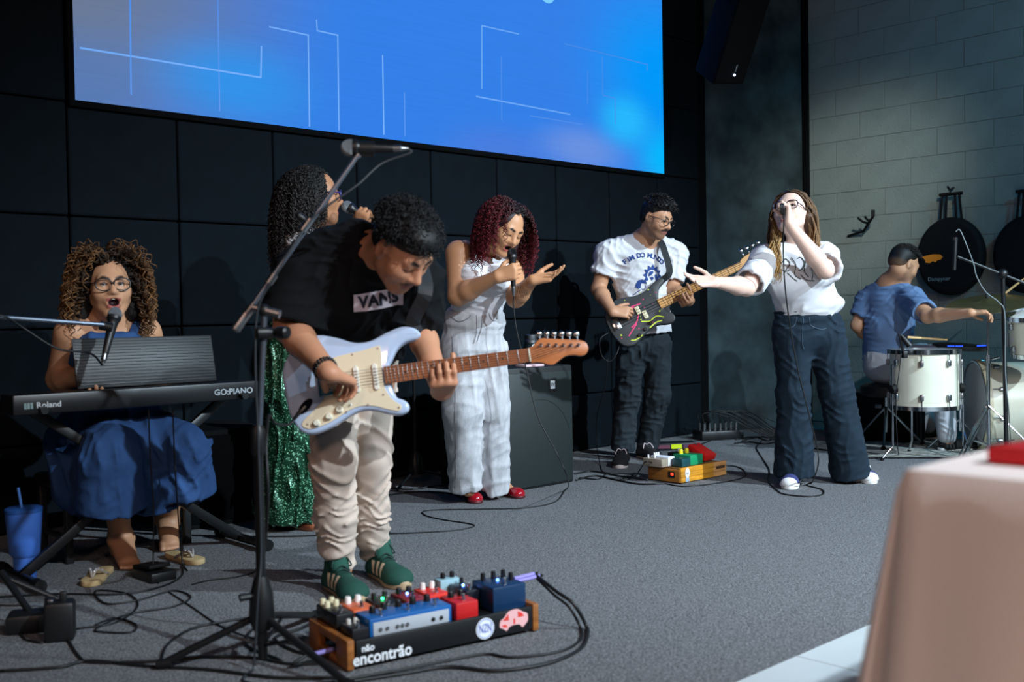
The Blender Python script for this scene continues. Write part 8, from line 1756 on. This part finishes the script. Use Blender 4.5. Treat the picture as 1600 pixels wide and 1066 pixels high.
# ------------------------------------------------------------------ bags and hook on the block wall
def wall_bag(px, py, r, label, emblem):
    q = rwall_hit(px, py); q = q - WD * 0.012; X = -np.cross(-WD, UP); X = RD.copy(); Z = -WD; 
    if np.cross(X, UP) @ Z < 0: X = -X
    root = thing('cymbal_bag', label, 'bag', q - UP * r, 'black cymbal bags on the block wall'); ol = [(r * math.cos(t) * 0.96, r * math.sin(t) * 1.10) for t in np.linspace(0, 2 * math.pi, 48, endpoint=False)]
    mb = MB(); mb.prism(ol, q, X, UP, Z, 0.0, 0.10, bev=0.04, steps=4); bg = mb.build('body', mat('bag_nylon', (9, 10, 13), 0.75, spec=0.2), root)
    for dx in (-0.07, -0.035, 0.035, 0.07): mb = MB(); a = q + X * dx * 1.15 + UP * (r * 1.0) + Z * 0.05; b = q + X * dx * 0.9 + UP * (r * 1.1 + 0.16) + Z * 0.05; mb.box((a + b) / 2, (0.018, 0.006, np.linalg.norm(b - a)), np.array([nrm(np.cross(b - a, Z)), Z, nrm(b - a)]), 0.002); mb.build('handle_strap', MATS['bag_nylon'], root)
    mb = MB(); hb = q + UP * (r * 1.1 + 0.17) + Z * 0.05; rod(mb, hb - X * 0.085, hb + X * 0.085, 0.013); mb.build('handle_bar', MATS['bag_nylon'], root); mb = MB(); mb.tube([hb + UP * 0.05 - Z * 0.05, hb + UP * 0.03 + Z * 0.02, hb + UP * 0.05 + Z * 0.05], 0.008, 8); mb.build('wall_hook', M_black, root)
    if emblem:
        e = q + Z * 0.1008 - X * 0.055 * 1 - UP * 0.0; sg = 1
        mb = MB(); mb.prism([(-0.085, 0.015), (-0.05, 0.022), (0.0, 0.03), (0.055, 0.026), (0.075, 0.008), (0.06, -0.012), (0.03, -0.018), (0.02, -0.03), (-0.005, -0.02), (-0.02, -0.034), (-0.055, -0.030), (-0.062, -0.005)], q + Z * 0.1004 - X * 0.115 + UP * -0.01, X, UP, Z, 0, 0.001); mb.build('emblem', mat('emblem_orange', (214, 128, 20), 0.6), bg)
        place_text('lettering', 'Dampyner', 0.040, q + Z * 0.1004 - X * 0.07 - UP * 0.165, X, UP, mat('bag_print', (120, 140, 150), 0.6), bg)
wall_bag(1492, 401, 0.262, 'round black cymbal bag with orange emblem hanging on the block wall', True)
wall_bag(1613, 398, 0.25, 'round black cymbal bag cut by the right edge, hanging on the block wall', False)
def hook():
    q = rwall_hit(1358, 357); Z = -WD; root = thing('wall_hook', 'empty black instrument hanger on the block wall', 'hook', q); mb = MB()
    pl = [rwall_hit(1327, 369) + Z * 0.02, rwall_hit(1355, 362) + Z * 0.06, rwall_hit(1367, 350) + Z * 0.10, rwall_hit(1379, 340) + Z * 0.15]; mb.tube(pl, 0.010, 8); mb.build('arm', M_blackmatte, root)
    for a, b in ((pl[2], rwall_hit(1356, 342) + Z * 0.16), (pl[2] + (pl[3] - pl[2]) * 0.4, rwall_hit(1367, 340) + Z * 0.16)): mb = MB(); mb.tube(spline([a, (a + b) / 2 - UP * 0.01, b], 4), 0.009, 8); mb.build('prong', M_blackmatte, root, smooth=True)
    mb = MB(); rod(mb, pl[3], pl[3] + UP * 0.05, 0.014); mb.build('pad', M_rubber, root)
hook()

# ================================================================== TABLE WITH CLOTH
def table():
    z = 0.75; C0 = G(1416, 741, z); d1 = -RD.copy(); 
    d1 = WN.copy(); d2 = WD.copy(); L1, L2 = 0.75, 1.8
    root = thing('table', 'table hidden under the white cloth at the right', 'table', (C0[0] + 0.6, C0[1] + 0.2, 0)); ct = C0 + d1 * L1 / 2 + d2 * L2 / 2
    mb = MB(); mb.box(ct + UP * -0.015, (L2 - 0.02, L1 - 0.02, 0.024), np.array([d2, -d1, UP]), 0.003); mb.build('table_top', mat('table_wood', (140, 100, 70), 0.6), root)
    for a in (0.08, 0.92):
        for b in (0.1, 0.9): q = C0 + d1 * L1 * b + d2 * L2 * a; mb = MB(); rod(mb, (q[0], q[1], 0.0), (q[0], q[1], z - 0.028), 0.02); mb.build('leg', M_steel, root)
    # cloth: top sheet and hanging sides with folds
    per = []; R_ = 0.012
    cs = [(0, 0, 180), (1, 0, 270), (1, 1, 0), (0, 1, 90)]      # corner order in (d2, d1) coordinates
    def edge(a, b, na, n):
        for i in range(n): t = i / n; per.append((a[0] + (b[0] - a[0]) * t, a[1] + (b[1] - a[1]) * t, na))
    P4 = [(0, 0), (L2, 0), (L2, L1), (0, L1)]
    nn = [(0, -1), (1, 0), (0, 1), (-1, 0)]
    pts = []
    for k in range(4):
        a = P4[k]; b = P4[(k + 1) % 4]; n_ = np.array(nn[k], float); L_ = math.hypot(b[0] - a[0], b[1] - a[1]); m_ = max(14, int(L_ / 0.02))
        for i in range(m_): t = (i + 0.5) / m_; pts.append((np.array([a[0] + (b[0] - a[0]) * t, a[1] + (b[1] - a[1]) * t]), n_, k, t * L_, L_))
        n2 = np.array(nn[(k + 1) % 4], float)
        for i in range(1, 8): t = i / 8; q = nrm(np.array([*(n_ * math.cos(t * math.pi / 2) + n2 * math.sin(t * math.pi / 2)), 0]))[:2]; pts.append((np.array(b, float), q, -1, t, 0))
    V = []; rows = 26; n = len(pts); s_acc = 0
    for r in range(rows + 1):
        f = r / rows; zz = z + 0.006 - (z - 0.03) * f
        s_acc = 0
        for i, (p, n_, k, t, L_) in enumerate(pts):
            s_acc += 0.02
            if k >= 0:
                e = min(t, L_ - t); cn = math.exp(-(e / 0.10) ** 2)
                off = 0.004 + f * 0.06 + f ** 0.7 * (0.030 * math.sin(s_acc * 15 + 1.3 * math.sin(s_acc * 5)) + 0.014 * math.sin(s_acc * 34 + 1.0) + 0.02) + f * 0.04 * cn
            else: off = 0.004 + f * (0.085 + 0.05 * math.sin(t * math.pi) + 0.02 * math.sin(t * 19))
            if f == 0: off = 0.0
            off = off * (1 if f > 0 else 0) + (0.003 if f > 0 else 0)
            q = p + n_ * off; V.append(C0 + d2 * q[0] + d1 * q[1] + np.array([0, 0, zz - C0[2]]))
    F = [(r * n + i, (r + 1) * n + i, (r + 1) * n + (i + 1) % n, r * n + (i + 1) % n) for r in range(rows) for i in range(n)]
    F.append(tuple(range(n)))
    m = mat('tablecloth_white', (236, 226, 222), 0.75, spec=0.2, bump=0.1, bscale=300)
    cl = mesh_obj('tablecloth', V, F, m); tag(cl, 'white cloth hanging in folds over the table at the right edge', 'tablecloth')
    bm = bmesh.new(); bm.from_mesh(cl.data); bmesh.ops.recalc_face_normals(bm, faces=bm.faces); bm.to_mesh(cl.data); bm.free(); cl.data.set_sharp_from_angle(angle=math.radians(50))
    rA = G(1543, 709, z + 0.02); mb = MB(); mb.prism([(0.0, 0.0), (0.0, 0.30), (0.7, 0.30), (0.7, 0.0)], rA + np.array([0, 0, z + 0.008 - rA[2]]), nrm(d2 * 0.98 + d1 * 0.1), d1, UP, 0.0, 0.022, bev=0.006, steps=2); o = mb.build('folded_cloth', mat('cloth_red', (196, 24, 30), 0.8)); tag(o, 'folded red cloth lying on the white tablecloth', 'cloth')
table()
